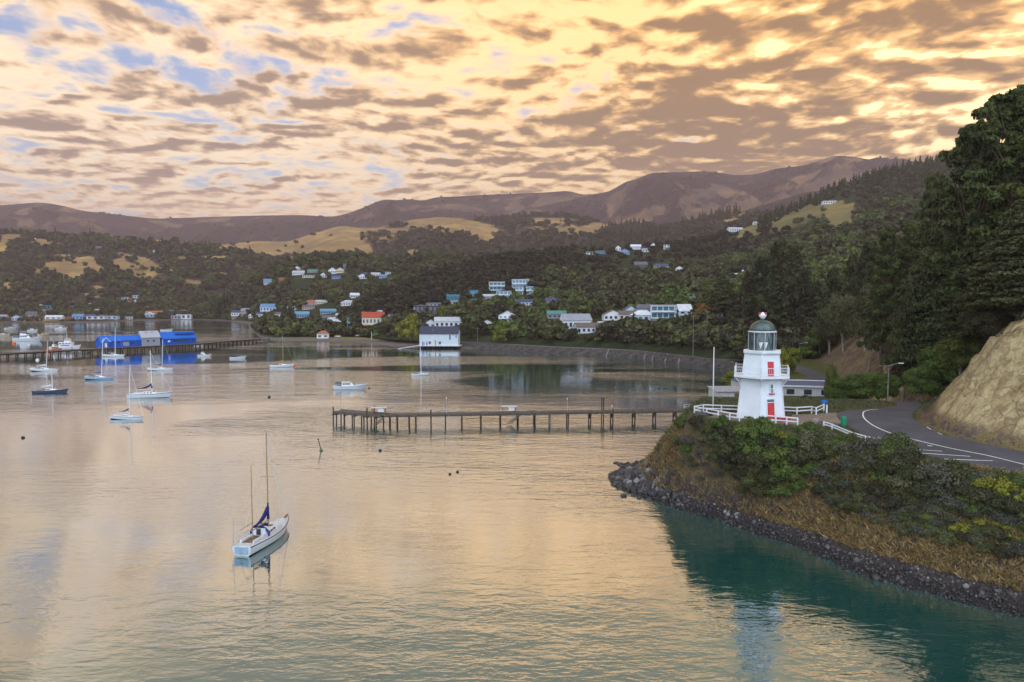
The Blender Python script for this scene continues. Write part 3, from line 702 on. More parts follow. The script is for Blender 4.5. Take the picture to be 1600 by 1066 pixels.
for k, (z0, z1) in ((-1, (9.4, 10.1)), (1, (9.4, 10.1))):
    for s in (k,):
        a = theta + s * PI / NS + 0.10
        vs = [(1.64 * math.cos(a - 0.17), 1.64 * math.sin(a - 0.17), 10.12), (1.64 * math.cos(a + 0.17), 1.64 * math.sin(a + 0.17), 10.12), (1.64 * math.cos(a), 1.64 * math.sin(a), 9.25)]
        vs += [(x * 0.985, y * 0.985, z) for x, y, z in vs]
        t.add(vs, [(0, 1, 2), (5, 4, 3), (0, 3, 4, 1), (1, 4, 5, 2), (2, 5, 3, 0)])
t.build('lamp_screens', C['white'], lh)
t = MB(); t.lathe([(1.70, 11.36), (1.82, 11.40), (1.82, 11.52), (1.70, 11.56)], 32); t.build('lantern_gutter', C['white'], lh)
for k in range(8):
    t = MB(); a = theta + 0.2 + 2 * PI * k / 8; t.bar((1.76 * math.cos(a), 1.76 * math.sin(a), 9.0), (1.76 * math.cos(a), 1.76 * math.sin(a), 11.4), 0.045); t.build('lantern_stanchion', C['white'], lh)
prof = [(1.66 * math.cos(q * PI / 2 / 9), 11.54 + 1.45 * math.sin(q * PI / 2 / 9)) for q in range(9)] + [(0.30, 13.0), (0.27, 13.12), (0.33, 13.15), (0.33, 13.19)]
t = MB(); t.lathe(prof, 32); dm = t.build('dome', C['copper'], lh, smooth=True)
t = MB(); t.lathe([(0.26, 13.18), (0.30, 13.28), (0.50, 13.58), (0.48, 13.64), (0.2, 13.95), (0.04, 14.05)], 16); t.build('ventilator', C['white'], lh, smooth=True)
t = MB()
RA = Vector((-math.sin(theta), math.cos(theta), 0))
for s in (-1, 1):
    c0 = RA * (0.33 * s)
    t.lathe([(0.05, 13.62), (0.22, 13.72), (0.24, 13.86), (0.14, 13.98), (0.02, 14.0)], 12, (c0.x, c0.y, 0))
t.build('red_vane', C['red'], lh)
# openings
d = MB(); panel(d, NR, -0.72, 0.28, 0.22, 2.32, 0.02, 0.10); dr = d.build('door', C['red'], lh)
d = MB(); d.lathe([(0.05, 0), (0.05, 0.06)], 8, tuple(fpt(NR, 0.14, 1.2, 0.12))); d.build('handle', C['steel'], dr)
d = MB()
for (a0, a1, z0, z1) in ((-0.84, -0.72, 0.2, 2.85), (0.28, 0.40, 0.2, 2.85), (-0.72, 0.28, 2.34, 2.42), (-0.72, 0.28, 2.78, 2.86)): panel(d, NR, a0, a1, z0, z1, 0.0, 0.13)
d.build('door_frame', C['white'], lh)
d = MB()
for k in range(4): panel(d, NR, -0.70 + 0.245 * k, -0.70 + 0.245 * k + 0.19, 2.44, 2.76, 0.02, 0.08)
d.build('transom_window', C['glass'], lh)
d = MB(); panel(d, NR, -0.16, 0.18, 3.62, 4.7, 0.02, 0.07); wn = d.build('window', C['glass'], lh)
d = MB()
for q in ((-0.26, -0.16, 3.55, 4.78), (0.18, 0.28, 3.55, 4.78), (-0.16, 0.18, 4.7, 4.78), (-0.16, 0.18, 4.12, 4.18), (-0.02, 0.03, 3.6, 4.12)): panel(d, NR, *q, 0.01, 0.11)
d.build('window_frame', C['white'], wn)
d = MB(); panel(d, NR, -0.36, 0.38, 3.40, 3.53, 0.0, 0.2); d.build('window_sill', C['red'], wn)
d = MB(); panel(d, NR, -0.42, 0.40, 5.78, 7.62, 0.02, 0.08); d.build('gallery_door', C['red'], lh)
d = MB(); c0 = fpt(NR, 1.25, 0.2, 0.55); d.box((c0.x, c0.y, 0.22), (1.5, 0.8, 0.55), NR + PI / 2); d.build('red_step', C['red'], lh)

# ------------------------------------------------------------------ sheets and rails on the headland
def zg(x, y): return float(plateau(np.array([x]), np.array([y]))[0])
def resamp(pts, n):
    P_ = np.array([tuple(p)[:2] for p in pts], float); dd = np.r_[0, np.cumsum(np.hypot(*np.diff(P_, axis=0).T))]
    # smooth Catmull-like by cubic hermite on chord length
    t = np.linspace(0, dd[-1], n); m = np.gradient(P_, dd, axis=0)
    k = np.clip(np.searchsorted(dd, t, 'right') - 1, 0, len(dd) - 2); h = dd[k + 1] - dd[k]; s = ((t - dd[k]) / h)[:, None]; h = h[:, None]
    return (2 * s ** 3 - 3 * s ** 2 + 1) * P_[k] + (s ** 3 - 2 * s ** 2 + s) * h * m[k] + (-2 * s ** 3 + 3 * s ** 2) * P_[k + 1] + (s ** 3 - s ** 2) * h * m[k + 1]
def ribbon(name, left, right, material, n=80, nx=6, dz=0.05, zf=zg, kind='structure'):
    # left/right already paired point by point
    L = resamp_pair(left, n); R_ = resamp_pair(right, n); vs = []; fs = []
    for i in range(n):
        for j in range(nx + 1):
            x, y = L[i] + (R_[i] - L[i]) * j / nx; vs.append((x, y, zf(x, y) + dz))
    for i in range(n - 1):
        for j in range(nx): a = i * (nx + 1) + j; fs.append((a, a + 1, a + nx + 2, a + nx + 1))
    me = np_mesh(name, vs, fs, [material]); o = link(name, me); tag(o, kind=kind); return o
def resamp_pair(pts, n):
    P_ = np.array([tuple(p)[:2] for p in pts], float); k = np.linspace(0, len(P_) - 1, n); i = np.clip(k.astype(int), 0, len(P_) - 2); s = (k - i)[:, None]
    m = np.gradient(P_, axis=0)
    return (2 * s ** 3 - 3 * s ** 2 + 1) * P_[i] + (s ** 3 - 2 * s ** 2 + s) * m[i] + (-2 * s ** 3 + 3 * s ** 2) * P_[i + 1] + (s ** 3 - s ** 2) * m[i + 1]
g = lambda x, y, z=None: gp(x, y)
outer = [g(1790, 790, 10.4), g(1700, 760, 10.5), g(1600, 739, 10.6), g(1530, 729, 10.8), g(1450, 713, 11), g(1395, 697, 11.3), g(1350, 680), g(1318, 662), g(1307, 650), g(1318, 643), g(1350, 640), g(1385, 637), g(1400, 631), (58.5, 116), (61, 128), (65, 142), (69, 156), (74, 170), (82, 190), (90, 214), (95, 238), (97.5, 258), (96, 272)]
inner = [g(1790, 745, 10.4), g(1700, 724, 10.5), g(1600, 706.5, 10.6), g(1548, 697, 10.8), g(1500, 687, 11), g(1470, 679, 11.3), g(1450, 670), g(1437, 662), g(1428, 656), g(1425, 650), g(1427, 645), g(1433, 640), g(1440, 633), (65, 114), (68, 126), (72, 140), (76, 154), (80.5, 168), (88, 187), (96, 211), (101.5, 236), (104, 260), (102, 280)]
ribbon('road', outer, inner, C['asphalt'], 220, 8)
# painted lines
def paint(name, pts, w=0.13, dz=0.062, z=11.45, n=None):
    P_ = np.array([gp(x, y) for x, y in pts]); Q = resamp(P_, n or max(4, len(pts) * 6)); vs = []; fs = []
    dirs = np.gradient(Q, axis=0); dirs /= np.linalg.norm(dirs, axis=1)[:, None]
    for i in range(len(Q)):
        nx_, ny_ = -dirs[i][1], dirs[i][0]
        for s in (-1, 1): x, y = Q[i][0] + s * nx_ * w / 2, Q[i][1] + s * ny_ * w / 2; vs.append((x, y, zg(x, y) + dz))
    for i in range(len(Q) - 1): fs.append((2 * i, 2 * i + 1, 2 * i + 3, 2 * i + 2))
    o = link(name, np_mesh(name, vs, fs, [C['line']])); tag(o, kind='structure'); return o
paint('centre_line', [(1372, 640.6), (1362, 641), (1352, 643), (1348.5, 648), (1354, 658), (1371, 669), (1396, 679), (1433, 689), (1489, 702), (1545, 713), (1600, 726.5), (1700, 750)], 0.17)
paint('parking_line', [(1441, 709), (1516, 714)], 0.14); paint('parking_line', [(1472, 718), (1551, 721)], 0.14)
paint('parking_line', [(1436, 703.5), (1472, 706)], 0.12); paint('parking_line', [(1449, 697), (1457, 698)], 0.2)
# yellow dashes of the road edge below the cutting
for (a, b_) in (((1448, 668), (1455, 672)), ((1465, 677), (1472, 680))): paint('edge_dash', [a, b_], 0.12)
# path round the lighthouse
pl = [g(1106, 645), g(1135, 645), g(1165, 646), g(1200, 647), g(1235, 648), g(1262, 648), g(1290, 646), g(1306, 645)]
pr = [g(1106, 652), g(1130, 656), g(1160, 659), g(1200, 662), g(1235, 664), g(1262, 664), g(1290, 663), g(1318, 663)]
ribbon('path', pl, pr, C['gravel'], 40, 5, 0.035)

# white fences
def rail_fence(pts, label, closed=False, hgt=1.05, post_gap=2.6, zf=None):
    P_ = [Vector((*g(x, y), 0)) for x, y in pts]
    for p in P_: p.z = drop(p.x, p.y) if zf is None else zf(p.x, p.y)
    o = empty('post_and_rail_fence', tuple(P_[0])); tag(o, label, 'fence'); off_ = P_[0]
    r = MB(); pts2 = []
    for a, b_ in zip(P_, P_[1:]):
        n = max(1, round((b_ - a).length / post_gap))
        for k in range(n): pts2.append(a.lerp(b_, k / n))
    pts2.append(P_[-1])
    for a, b_ in zip(pts2, pts2[1:]):
        for z in (hgt - 0.08, hgt * 0.48): r.bar(a - off_ + Vector((0, 0, z)), b_ - off_ + Vector((0, 0, z)), 0.07, 0.15)
    r.build('rails', C['white'], o)
    for p in pts2:
        q = MB(); q.box(((p - off_).x, (p - off_).y, (p - off_).z + hgt / 2 - 0.15), (0.15, 0.15, hgt + 0.3)); q.build('post', C['white'], o)
    return o
rail_fence([(1085, 646), (1099, 643.5), (1127, 644.5), (1156, 645.5)], 'white two-rail fence behind the flagpole, seaward of the lighthouse')
rail_fence([(1222, 647), (1245, 648), (1268, 646.5), (1275, 648.5), (1287, 643)], 'white two-rail fence between the lighthouse and the road')
rail_fence([(1085, 646.4), (1104, 650), (1122, 653.5), (1140, 657), (1155, 659)], 'low white fence along the cliff edge left of the lighthouse')
rail_fence([(1196, 661), (1212, 662.5), (1229, 664), (1246, 665.5)], 'short white fence in front of the red lighthouse door')
rail_fence([(1287, 667), (1300, 671), (1330, 684), (1352, 690), (1368, 693)], 'low white rail half hidden by shrubs beside the road bend', hgt=0.7)
rail_fence([(1372, 692.5), (1377, 697)], 'short white rail end by the grey shrub at the road bend', hgt=0.7)

# flagpole
p = G(1114, 643, ZP); fp = empty('flagpole', (p.x, p.y, ZP)); tag(fp, 'tall bare white flagpole standing inside the fence left of the lighthouse', 'flagpole')
t = MB(); t.tube([(0, 0, -0.4), (0, 0, 4.5), (0, 0, 8.9)], [0.10, 0.085, 0.05], 10); t.build('pole', C['white'], fp, smooth=True)
t = MB(); t.lathe([(0.02, 8.9), (0.09, 8.97), (0.02, 9.06)], 10); t.build('finial', C['white'], fp)
t = MB(); t.box((0, 0, 0.05), (0.5, 0.5, 0.3)); t.build('base', C['darkwood'], fp)
# little things by the car park
def at_ground(px, py, z=ZP): p = G(px, py, z); p.z = drop(p.x, p.y); return p
p = at_ground(1318, 664); b_ = empty('litter_bin', tuple(p)); tag(b_, 'green litter bin on the reddish verge by the road bend', 'bin')
t = MB(); t.lathe([(0.30, 0), (0.36, 0.95), (0.36, 1.0)], 14); t.build('body', C['green'], b_, smooth=False)
t = MB(); t.lathe([(0.38, 1.0), (0.39, 1.12), (0.30, 1.32), (0.05, 1.38)], 14); t.build('lid', C['green'], b_)
p = at_ground(1291.5, 646); b_ = empty('marker_post', tuple(p)); tag(b_, 'single white marker post at the end of the lighthouse fence', 'post')
t = MB(); t.box((0, 0, 0.5), (0.16, 0.16, 1.15)); t.build('post', C['white'], b_)
t = MB(); t.box((0, 0, 1.12), (0.20, 0.20, 0.09)); t.build('cap', C['white'], b_)
p = at_ground(1287.5, 641); b_ = empty('road_sign', tuple(p)); tag(b_, 'small bright blue sign beside the white fence end', 'sign')
t = MB(); t.box((0, 0, 0.55), (0.07, 0.07, 1.2)); t.build('post', C['steel'], b_)
t = MB(); t.box((0, -0.06, 1.25), (0.75, 0.04, 0.42)); t.build('sign_board', C['blue'], b_)
# boulders and picnic table near the path
def rock_mesh(r, seed, flat=0.7, sub=2, name='boulder'):
    rr = random.Random(seed); bm = bmesh.new(); bmesh.ops.create_icosphere(bm, subdivisions=sub, radius=r)
    o3 = Vector((rr.random() * 50, rr.random() * 50, rr.random() * 50))
    for v in bm.verts:
        n = mnoise.fractal(v.co / r * 0.9 + o3, 1.0, 2.0, 3); v.co *= 1 + 0.35 * n; v.co.z *= flat
        v.co += Vector([mnoise.cell(v.co / r * 1.7 + o3 + Vector((k, 0, 0))) for k in range(3)]) * 0.10 * r
    me = bpy.data.meshes.new(name); bm.to_mesh(me); bm.free(); return me
for i, (px, py, r, m_, lb) in enumerate(((1306, 664, .75, 'rock', 'dark boulder beside the green litter bin'), (1276, 657, .55, 'rockp', 'pale boulder on the verge right of the lighthouse'),
        (1262, 661, .6, 'rockp', 'squat pale boulder at the path edge near the lighthouse'), (1286, 662, .7, 'rock', 'low grey boulder among grass between lighthouse and bin'), (1232, 650, .5, 'rock', 'dark low stone lying inside the fence right of the red door'))):
    p = at_ground(px, py); me = rock_mesh(r, i); me.materials.append(C[m_]); o = link('boulder', me); o.location = p; tag(o, lb, 'boulder')

# ------------------------------------------------------------------ jetty in front of the bay
jr, jk, jl = G(1078, 657.5), G(602, 665.5), G(527, 659.0)
DZJ = 2.35
jt = empty('jetty', (jk.x, jk.y, 0)); tag(jt, 'long weathered timber jetty on dark piles reaching left from the headland', 'jetty')
o0 = Vector((jk.x, jk.y, 0))
def L_(p, z=0): return Vector((p.x - o0.x, p.y - o0.y, z))
A, K_, E_ = L_(jr), L_(jk), L_(jl)
A2 = A + (A - K_).normalized() * 9
def side(a, b_, w): d = (b_ - a).normalized(); return Vector((-d.y, d.x, 0)) * w
t = MB()
for a, b_, w in ((A2, K_, 2.4), (K_, E_, 3.0)):
    n = int((b_ - a).length / 1.0)
    t.bar(a + Vector((0, 0, DZJ)), b_ + Vector((0, 0, DZJ)), w, 0.13)
t.build('deck', C['wood'], jt)
t = MB()
for a, b_, w in ((A2, K_, 2.4), (K_, E_, 3.0)):
    for s in (-1, 1):
        o_ = side(a, b_, w / 2 - 0.15) * s
        t.bar(a + o_ + Vector((0, 0, DZJ - 0.22)), b_ + o_ + Vector((0, 0, DZJ - 0.22)), 0.16, 0.26)
        t.bar(a + o_ + Vector((0, 0, DZJ + 0.2)), b_ + o_ + Vector((0, 0, DZJ + 0.2)), 0.16, 0.14)
t.build('bearers', C['wood'], jt)
def pilepair(px, seg, tall=0, brace=False, pale=False):
    a, b_, w = ((A, K_, 2.4), (K_, E_, 3.0))[seg]
    # parameter from picture column
    pa, pb = to_px(*(a + o0)), to_px(*(b_ + o0)); f = (px - pa[0]) / (pb[0] - pa[0]); f = f if seg else f * 1.0
    q = a.lerp(b_, f); o_ = side(a, b_, w / 2 - 0.15)
    t = MB()
    for s in (-1, 1): t.tube([q + o_ * s + Vector((0, 0, -2)), q + o_ * s + Vector((0, 0, DZJ - 0.1 + (tall if s > 0 or tall > 1.6 else 0)))], 0.14, 8)
    if brace:
        for s in (-1, 1): t.bar(q + o_ * s + Vector((0, 0, 2.2)), q - o_ * s + Vector((0, 0, 0.6)), 0.14)
    t.bar(q + o_ * 1.2 + Vector((0, 0, DZJ - 0.52)), q - o_ * 1.2 + Vector((0, 0, DZJ - 0.52)), 0.28, 0.25)
    t.build('pile_bent', C['conc'] if pale else C['darkwood'], jt)
for px, tl, br, pa_ in ((1053, 0, 1, 0), (1020, 0, 1, 0), (987, 0, 1, 0), (952, 0.9, 1, 0), (917, 0, 1, 0), (882, 0, 0, 0), (854, 0, 0, 1), (830, 0, 0, 0), (804, 0, 0, 0), (777, 0, 0, 0), (747, 0, 0, 0), (718, 0, 0, 0), (693, 0, 0, 0), (671, 1.3, 0, 0), (648, 0, 0, 0), (638, 0, 0, 0), (620, 0, 0, 0), (609, 0, 0, 0)):
    pilepair(px * 1.0, 0, tl, br, bool(pa_))
for px, tl in ((594, 0), (580, 1.7), (575, 0), (560, 0), (545, 0), (532, 0), (527, 1.3)): pilepair(px, 1, tl)
for px in (938, 941): 
    t = MB(); pa, pb = to_px(*(A + o0)), to_px(*(K_ + o0)); q = A.lerp(K_, (px - pa[0]) / (pb[0] - pa[0])); t.tube([q + Vector((0, 2.2, -2)), q + Vector((0, 2.2, 5.2))], 0.13, 6); t.build('mooring_pile', C['darkwood'], jt)
for px in (600, 804):
    t = MB(); q = A.lerp(K_, (px - to_px(*(A + o0))[0]) / (to_px(*(K_ + o0))[0] - to_px(*(A + o0))[0]))
    for s in range(3): t.bar(q + Vector((-1.6 - s * .5, -1.9, 0.2)), q + Vector((0.6 - s * .3, -1.9, DZJ - 0.2)), 0.16, 0.12)
    for k in range(6): t.bar(q + Vector((-1.4 + k * .38, -2.2, 0.4 + k * .42)), q + Vector((-1.4 + k * .38, -1.2, 0.4 + k * .42)), 0.3, 0.06)
    t.build('landing_steps', C['wood'], jt)
t = MB()                                   # white hand rail at the shore end
for k in range(11):
    q = A2.lerp(K_, 0.0) + (K_ - A2).normalized() * (1.2 * k - 2)
    for s in (-1, 1): t.bar(q + side(A2, K_, 1.1) * s + Vector((0, 0, DZJ)), q + side(A2, K_, 1.1) * s + Vector((0, 0, DZJ + 1.15)), 0.07)
for s in (-1, 1):
    for z in (1.12, 0.6): q0 = A2 - (K_ - A2).normalized() * 2; t.bar(q0 + side(A2, K_, 1.1) * s + Vector((0, 0, DZJ + z)), q0 + (K_ - A2).normalized() * 12 + side(A2, K_, 1.1) * s + Vector((0, 0, DZJ + z)), 0.06)
t.build('hand_rail', C['white'], jt)
t = MB()
for px in (1050, 1000, 930, 850, 760, 690): pass
n = int((K_ - A).length / 2.2)
for k in range(n):
    q = A.lerp(K_, k / n) + side(A, K_, 1.1); t = MB(); t.bar(q + Vector((0, 0, DZJ)), q + Vector((0, 0, DZJ + 0.35)), 0.16); t.build('kerb_post', C['wood'], jt)
def on_jetty(px): return A.lerp(K_, (px - to_px(*(A + o0))[0]) / (to_px(*(K_ + o0))[0] - to_px(*(A + o0))[0])) + o0
def lampost(px, seg, h, label, head=True):
    q = on_jetty(px) if seg == 0 else K_.lerp(E_, (px - 602) / (527 - 602)) + o0
    o = empty('jetty_lamp_post', (q.x, q.y + 0.9, DZJ)); tag(o, label, 'lamp post')
    m_ = MB(); m_.tube([(0, 0, 0), (0, 0, h)], 0.045, 6); m_.build('post', C['steel'], o)
    if head: m_ = MB(); m_.lathe([(0.12, h), (0.16, h + 0.12), (0.05, h + 0.25)], 8); m_.build('lamp', C['white'], o)
lampost(694, 0, 3.3, 'thin lamp post near the bend of the jetty'); lampost(882, 0, 2.8, 'thin lamp post halfway between jetty shelter and shore')
lampost(531, 1, 3.6, 'slender pole at the seaward tip of the jetty', False); lampost(778, 0, 3.6, 'thin pole above the lifebuoy shelter on the jetty', False)
lampost(953, 0, 1.0, 'short post with round dark sign near the shore end of the jetty')
def jetty_stand(px, seg, label):
    q = on_jetty(px) if seg == 0 else K_.lerp(E_, (px - 602) / (527 - 602)) + o0
    o = empty('jetty_shelter', (q.x, q.y + 0.5, DZJ + 0.07)); tag(o, label, 'shelter')
    for x in (-1.4, 1.4):
        for y in (-.5, .5): m_ = MB(); m_.bar((x, y, 0), (x, y, 1.3), 0.1); m_.build('leg', C['wood'], o)
    m_ = MB(); m_.box((0.5, 0, 0.9), (1.3, 0.9, 0.85)); m_.build('cabinet', C['white'], o)
    m_ = MB(); m_.box((0, 0, 1.36), (3.3, 1.3, 0.1)); m_.build('roof', C['deck'], o)
    m_ = MB(); m_.lathe([(0.22, 0), (0.30, 0.05), (0.22, 0.1)], 12, (-0.7, -0.55, 0.8)); m_.build('lifebuoy', C['orange'], o)
jetty_stand(791, 0, 'white cabinet and bench shelter in the middle of the jetty'); jetty_stand(592, 1, 'small fish-cleaning stand with white box at the jetty bend')

# ------------------------------------------------------------------ sheds and car behind the lighthouse
def shed(name, px, py, z, w, dp, h, rz, wallm, roofm, label, cat='shed', slope=0.5, open_front=False):
    p = G(px, py, z); o = empty(name, (p.x, p.y, z), rz); tag(o, label, cat)
    m_ = MB()
    vs = [(-w / 2, -dp / 2, 0), (w / 2, -dp / 2, 0), (w / 2, dp / 2, 0), (-w / 2, dp / 2, 0), (-w / 2, -dp / 2, h), (w / 2, -dp / 2, h), (w / 2, dp / 2, h + slope), (-w / 2, dp / 2, h + slope)]
    m_.add(vs, [(3, 2, 1, 0), (4, 5, 6, 7), (0, 1, 5, 4), (1, 2, 6, 5), (2, 3, 7, 6), (3, 0, 4, 7)]); m_.build('wall', C[wallm] if isinstance(wallm, str) else wallm, o)
    m_ = MB(); e = 0.35
    vs = [(-w / 2 - e, -dp / 2 - e, h + 0.03), (w / 2 + e, -dp / 2 - e, h + 0.03), (w / 2 + e, dp / 2 + e, h + slope + 0.03), (-w / 2 - e, dp / 2 + e, h + slope + 0.03)]
    vs += [(x, y, zz + 0.14) for x, y, zz in vs]
    m_.add(vs, [(3, 2, 1, 0), (4, 5, 6, 7), (0, 1, 5, 4), (1, 2, 6, 5), (2, 3, 7, 6), (3, 0, 4, 7)]); m_.build('roof', roofm, o)
    return o, w, dp, h
RF_grey = mat('pale_flat_roof', (0.36, 0.34, 0.36), 0.8); RF_slate = mat('blue_grey_membrane', (0.11, 0.12, 0.20), 0.8, 0.3, 0.1); W_pale = mat('pale_concrete_wall', (0.55, 0.54, 0.54), 0.9, 0.2, 0.08)
o, w, dp, h = shed('boat_shed', 1137, 627, 3.0, 7.4, 6.0, 2.6, 0.05, W_pale, RF_grey, 'small pale flat-roofed shed at the shore end of the jetty')
m_ = MB(); m_.box((1.9, -3.03, 1.25), (2.8, 0.1, 2.0)); m_.build('door', C['teak'], o)
o, w, dp, h = shed('workshop', 1262, 616, 3.4, 15.5, 11, 2.4, -0.22, W_pale, RF_slate, 'low building with blue-grey flat roof behind the lighthouse', 'building', 0.2)
m_ = MB()
for (c0, dd) in (((0, -5.9, 2.62), (16.4, 0.25, 0.35)), ((8.15, 0, 2.7), (0.25, 11.4, 0.35)), ((0, 5.9, 2.82), (16.4, 0.25, 0.35)), ((-8.15, 0, 2.7), (0.25, 11.4, 0.35))): m_.box(c0, dd)
m_.build('parapet', C['white'], o)
for x in (-5, -1, 3): m_ = MB(); m_.box((x, -5.53, 1.2), (1.8, 0.1, 1.2)); m_.build('window', C['glass'], o)
o, w, dp, h = shed('workshop', 1178, 610, 3.4, 10, 6, 2.4, 0.1, W_pale, RF_slate, 'low slate-blue roofed building between pale shed and lighthouse tower', 'building', 0.2)
def car(px, py, z, rz, paint_, label, dz=None):
    p = G(px, py, z); p.z = drop(p.x, p.y) + 0.06; o = empty('parked_car', tuple(p), rz); tag(o, label, 'car')
    def prism_y(prof, y0, y1, mm, name):
        n = len(prof); q = MB(); vs = [(x, y0, zz) for x, zz in prof] + [(x, y1, zz) for x, zz in prof]
        q.add(vs, [tuple(range(n)), tuple(reversed(range(n, 2 * n)))] + [(k, (k + 1) % n, (k + 1) % n + n, k + n) for k in range(n)]); return q.build(name, mm, o, bevel=0.04)
    prism_y([(-2.1, .3), (2.1, .3), (2.15, .7), (1.9, .92), (0.9, 1.0), (-1.9, 1.0), (-2.15, .8)], -.85, .85, paint_, 'body')
    prism_y([(0.9, .99), (0.35, 1.42), (-1.3, 1.45), (-1.85, .99)], -.74, .74, C['glass'], 'windows')
    prism_y([(0.3, 1.43), (0.2, 1.5), (-1.2, 1.52), (-1.35, 1.45)], -.72, .72, paint_, 'roof')
    for x in (-1.3, 1.35):
        for y in (-.8, .8): q = MB(); q.tube([(x, y - .1, .32), (x, y + .1, .32)], .32, 12); q.build('wheel', C['black'], o)
    for y in (-.6, .6): q = MB(); q.box((2.12, y, .72), (.08, .3, .14)); q.build('headlight', C['white'], o)
    return o
CR = mat('car_red', (0.30, 0.02, 0.03), 0.3, 0.7, 0.05); CW = mat('car_white', (0.6, 0.6, 0.62), 0.3, 0.7, 0.03)
car(1227, 599, 3.6, 2.6, CR, 'dark red car parked behind the lighthouse gallery')
# lamp posts and poles
def street_lamp(px, py, z, h, arm, label, two=False, head=True, cross=False):
    p = G(px, py, z); p.z = drop(p.x, p.y) - 0.1; o = empty('street_lamp' if head else 'power_pole', tuple(p)); tag(o, label, 'street lamp' if head else 'power pole')
    m_ = MB(); m_.tube([(0, 0, 0), (0, 0, h)], [0.13, 0.08], 8); m_.build('pole', C['conc'], o)
    if head:
        m_ = MB(); m_.tube([(0, 0, h - .1), (arm * .5, 0, h + .15), (arm, 0, h + .3)], .05, 6)
        if two: m_.bar((-arm, 0, h - .12), (arm * .4, 0, h - .12), 0.12)
        m_.build('arm', C['steel'], o)
        m_ = MB(); m_.box((arm + .35 * (1 if arm > 0 else -1), 0, h + .32), (.9, .3, .16), taper=.7); m_.build('lamp_head', C['white'], o)
    if cross:
        for zz in ((h - .5, h - 1.2) if cross > 1 else (h - .5,)): m_ = MB(); m_.box((0, -.12, zz), (1.9, .1, .12)); m_.build('crossarm', C['wood'], o)
    return o
street_lamp(1387, 625, 11.0, 6.0, 1.6, 'street lamp with long arm beside the dark bush above the road', two=True)
street_lamp(1233, 584, 3.6, 7.6, -2.2, 'concrete lamp post just right of the lighthouse gallery')
street_lamp(1249, 562, 3.6, 6.5, 2.4, 'street lamp beside the lower road behind the yellow bush')
# ------------------------------------------------------------------ foliage
def leaf_mat(name, cols, rough=0.75):
    m = bpy.data.materials.new(name); m.use_nodes = True; t = m.node_tree; b = NB(t); p = t.nodes['Principled BSDF']
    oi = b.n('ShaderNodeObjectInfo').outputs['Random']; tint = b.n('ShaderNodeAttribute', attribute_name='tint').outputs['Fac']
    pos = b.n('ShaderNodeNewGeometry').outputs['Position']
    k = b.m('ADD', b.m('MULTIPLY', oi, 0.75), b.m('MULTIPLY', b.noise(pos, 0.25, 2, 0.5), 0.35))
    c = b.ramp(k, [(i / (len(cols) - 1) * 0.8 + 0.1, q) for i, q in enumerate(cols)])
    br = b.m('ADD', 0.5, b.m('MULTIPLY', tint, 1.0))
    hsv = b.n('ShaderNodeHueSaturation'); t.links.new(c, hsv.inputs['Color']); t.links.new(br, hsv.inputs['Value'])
    t.links.new(hsv.outputs[0], p.inputs['Base Color']); p.inputs['Roughness'].default_value = rough; p.inputs['Specular IOR Level'].default_value = 0.22
    return m
LM = dict(
 bush=leaf_mat('native_bush_leaves', [(0.036, 0.040, 0.020), (0.062, 0.068, 0.026), (0.052, 0.046, 0.028), (0.090, 0.096, 0.032), (0.060, 0.054, 0.034)]),
 green=leaf_mat('green_leaves', [(0.065, 0.105, 0.024), (0.095, 0.135, 0.030), (0.080, 0.095, 0.030), (0.125, 0.150, 0.035)]),
 olive=leaf_mat('olive_leaves', [(0.109, 0.116, 0.043), (0.087, 0.102, 0.043), (0.131, 0.123, 0.065)]),
 grey=leaf_mat('grey_dry_leaves', [(0.095, 0.098, 0.070), (0.13, 0.115, 0.085), (0.075, 0.090, 0.055), (0.11, 0.10, 0.09)]),
 yellow=leaf_mat('yellow_green_leaves', [(0.196, 0.196, 0.023), (0.253, 0.230, 0.034), (0.149, 0.172, 0.023)]),
 autumn=leaf_mat('autumn_leaves', [(0.172, 0.081, 0.017), (0.160, 0.072, 0.029), (0.131, 0.043, 0.029)]),
 pine=leaf_mat('pine_needles', [(0.050, 0.068, 0.020), (0.075, 0.090, 0.024), (0.055, 0.062, 0.024), (0.10, 0.11, 0.028)]),
 dark=leaf_mat('dark_cypress_leaves', [(0.030, 0.042, 0.018), (0.046, 0.058, 0.020), (0.060, 0.062, 0.024)]),
 brown=leaf_mat('dark_brown_bush_leaves', [(0.030, 0.028, 0.018), (0.042, 0.036, 0.022), (0.050, 0.050, 0.024), (0.034, 0.028, 0.020)]),
 dry=leaf_mat('dry_grass_blades', [(0.345, 0.241, 0.098), (0.276, 0.190, 0.081), (0.414, 0.310, 0.138), (0.218, 0.149, 0.069)], 0.9),
)
def cards(rs_, c, out, size, jit=0.9, asp=1.5, droop=0.0, ntint=None):
    """one bent leaf-spray quad per centre c (N,3), loosely facing out (N,3)"""
    n = len(c); nrm = out + rs_.normal(0, jit, (n, 3)); nrm /= np.linalg.norm(nrm, axis=1)[:, None] + 1e-9
    a = np.cross(nrm, rs_.normal(0, 1, (n, 3))); a /= np.linalg.norm(a, axis=1)[:, None] + 1e-9; b_ = np.cross(nrm, a)
    s = size * rs_.uniform(0.6, 1.35, (n, 1)); a = a * s * asp * 0.5; b_ = b_ * s * 0.5
    v = np.stack([c - a, c - b_ + nrm * s * 0.12, c + a, c + b_ + nrm * s * 0.12], 1)
    v[:, :, 2] -= droop * s
    f = np.arange(n * 4).reshape(n, 4)
    ti = np.repeat(np.clip(rs_.normal(0.5, 0.2, n) if ntint is None else ntint, 0, 1), 4)
    return v.reshape(-1, 3), f, ti
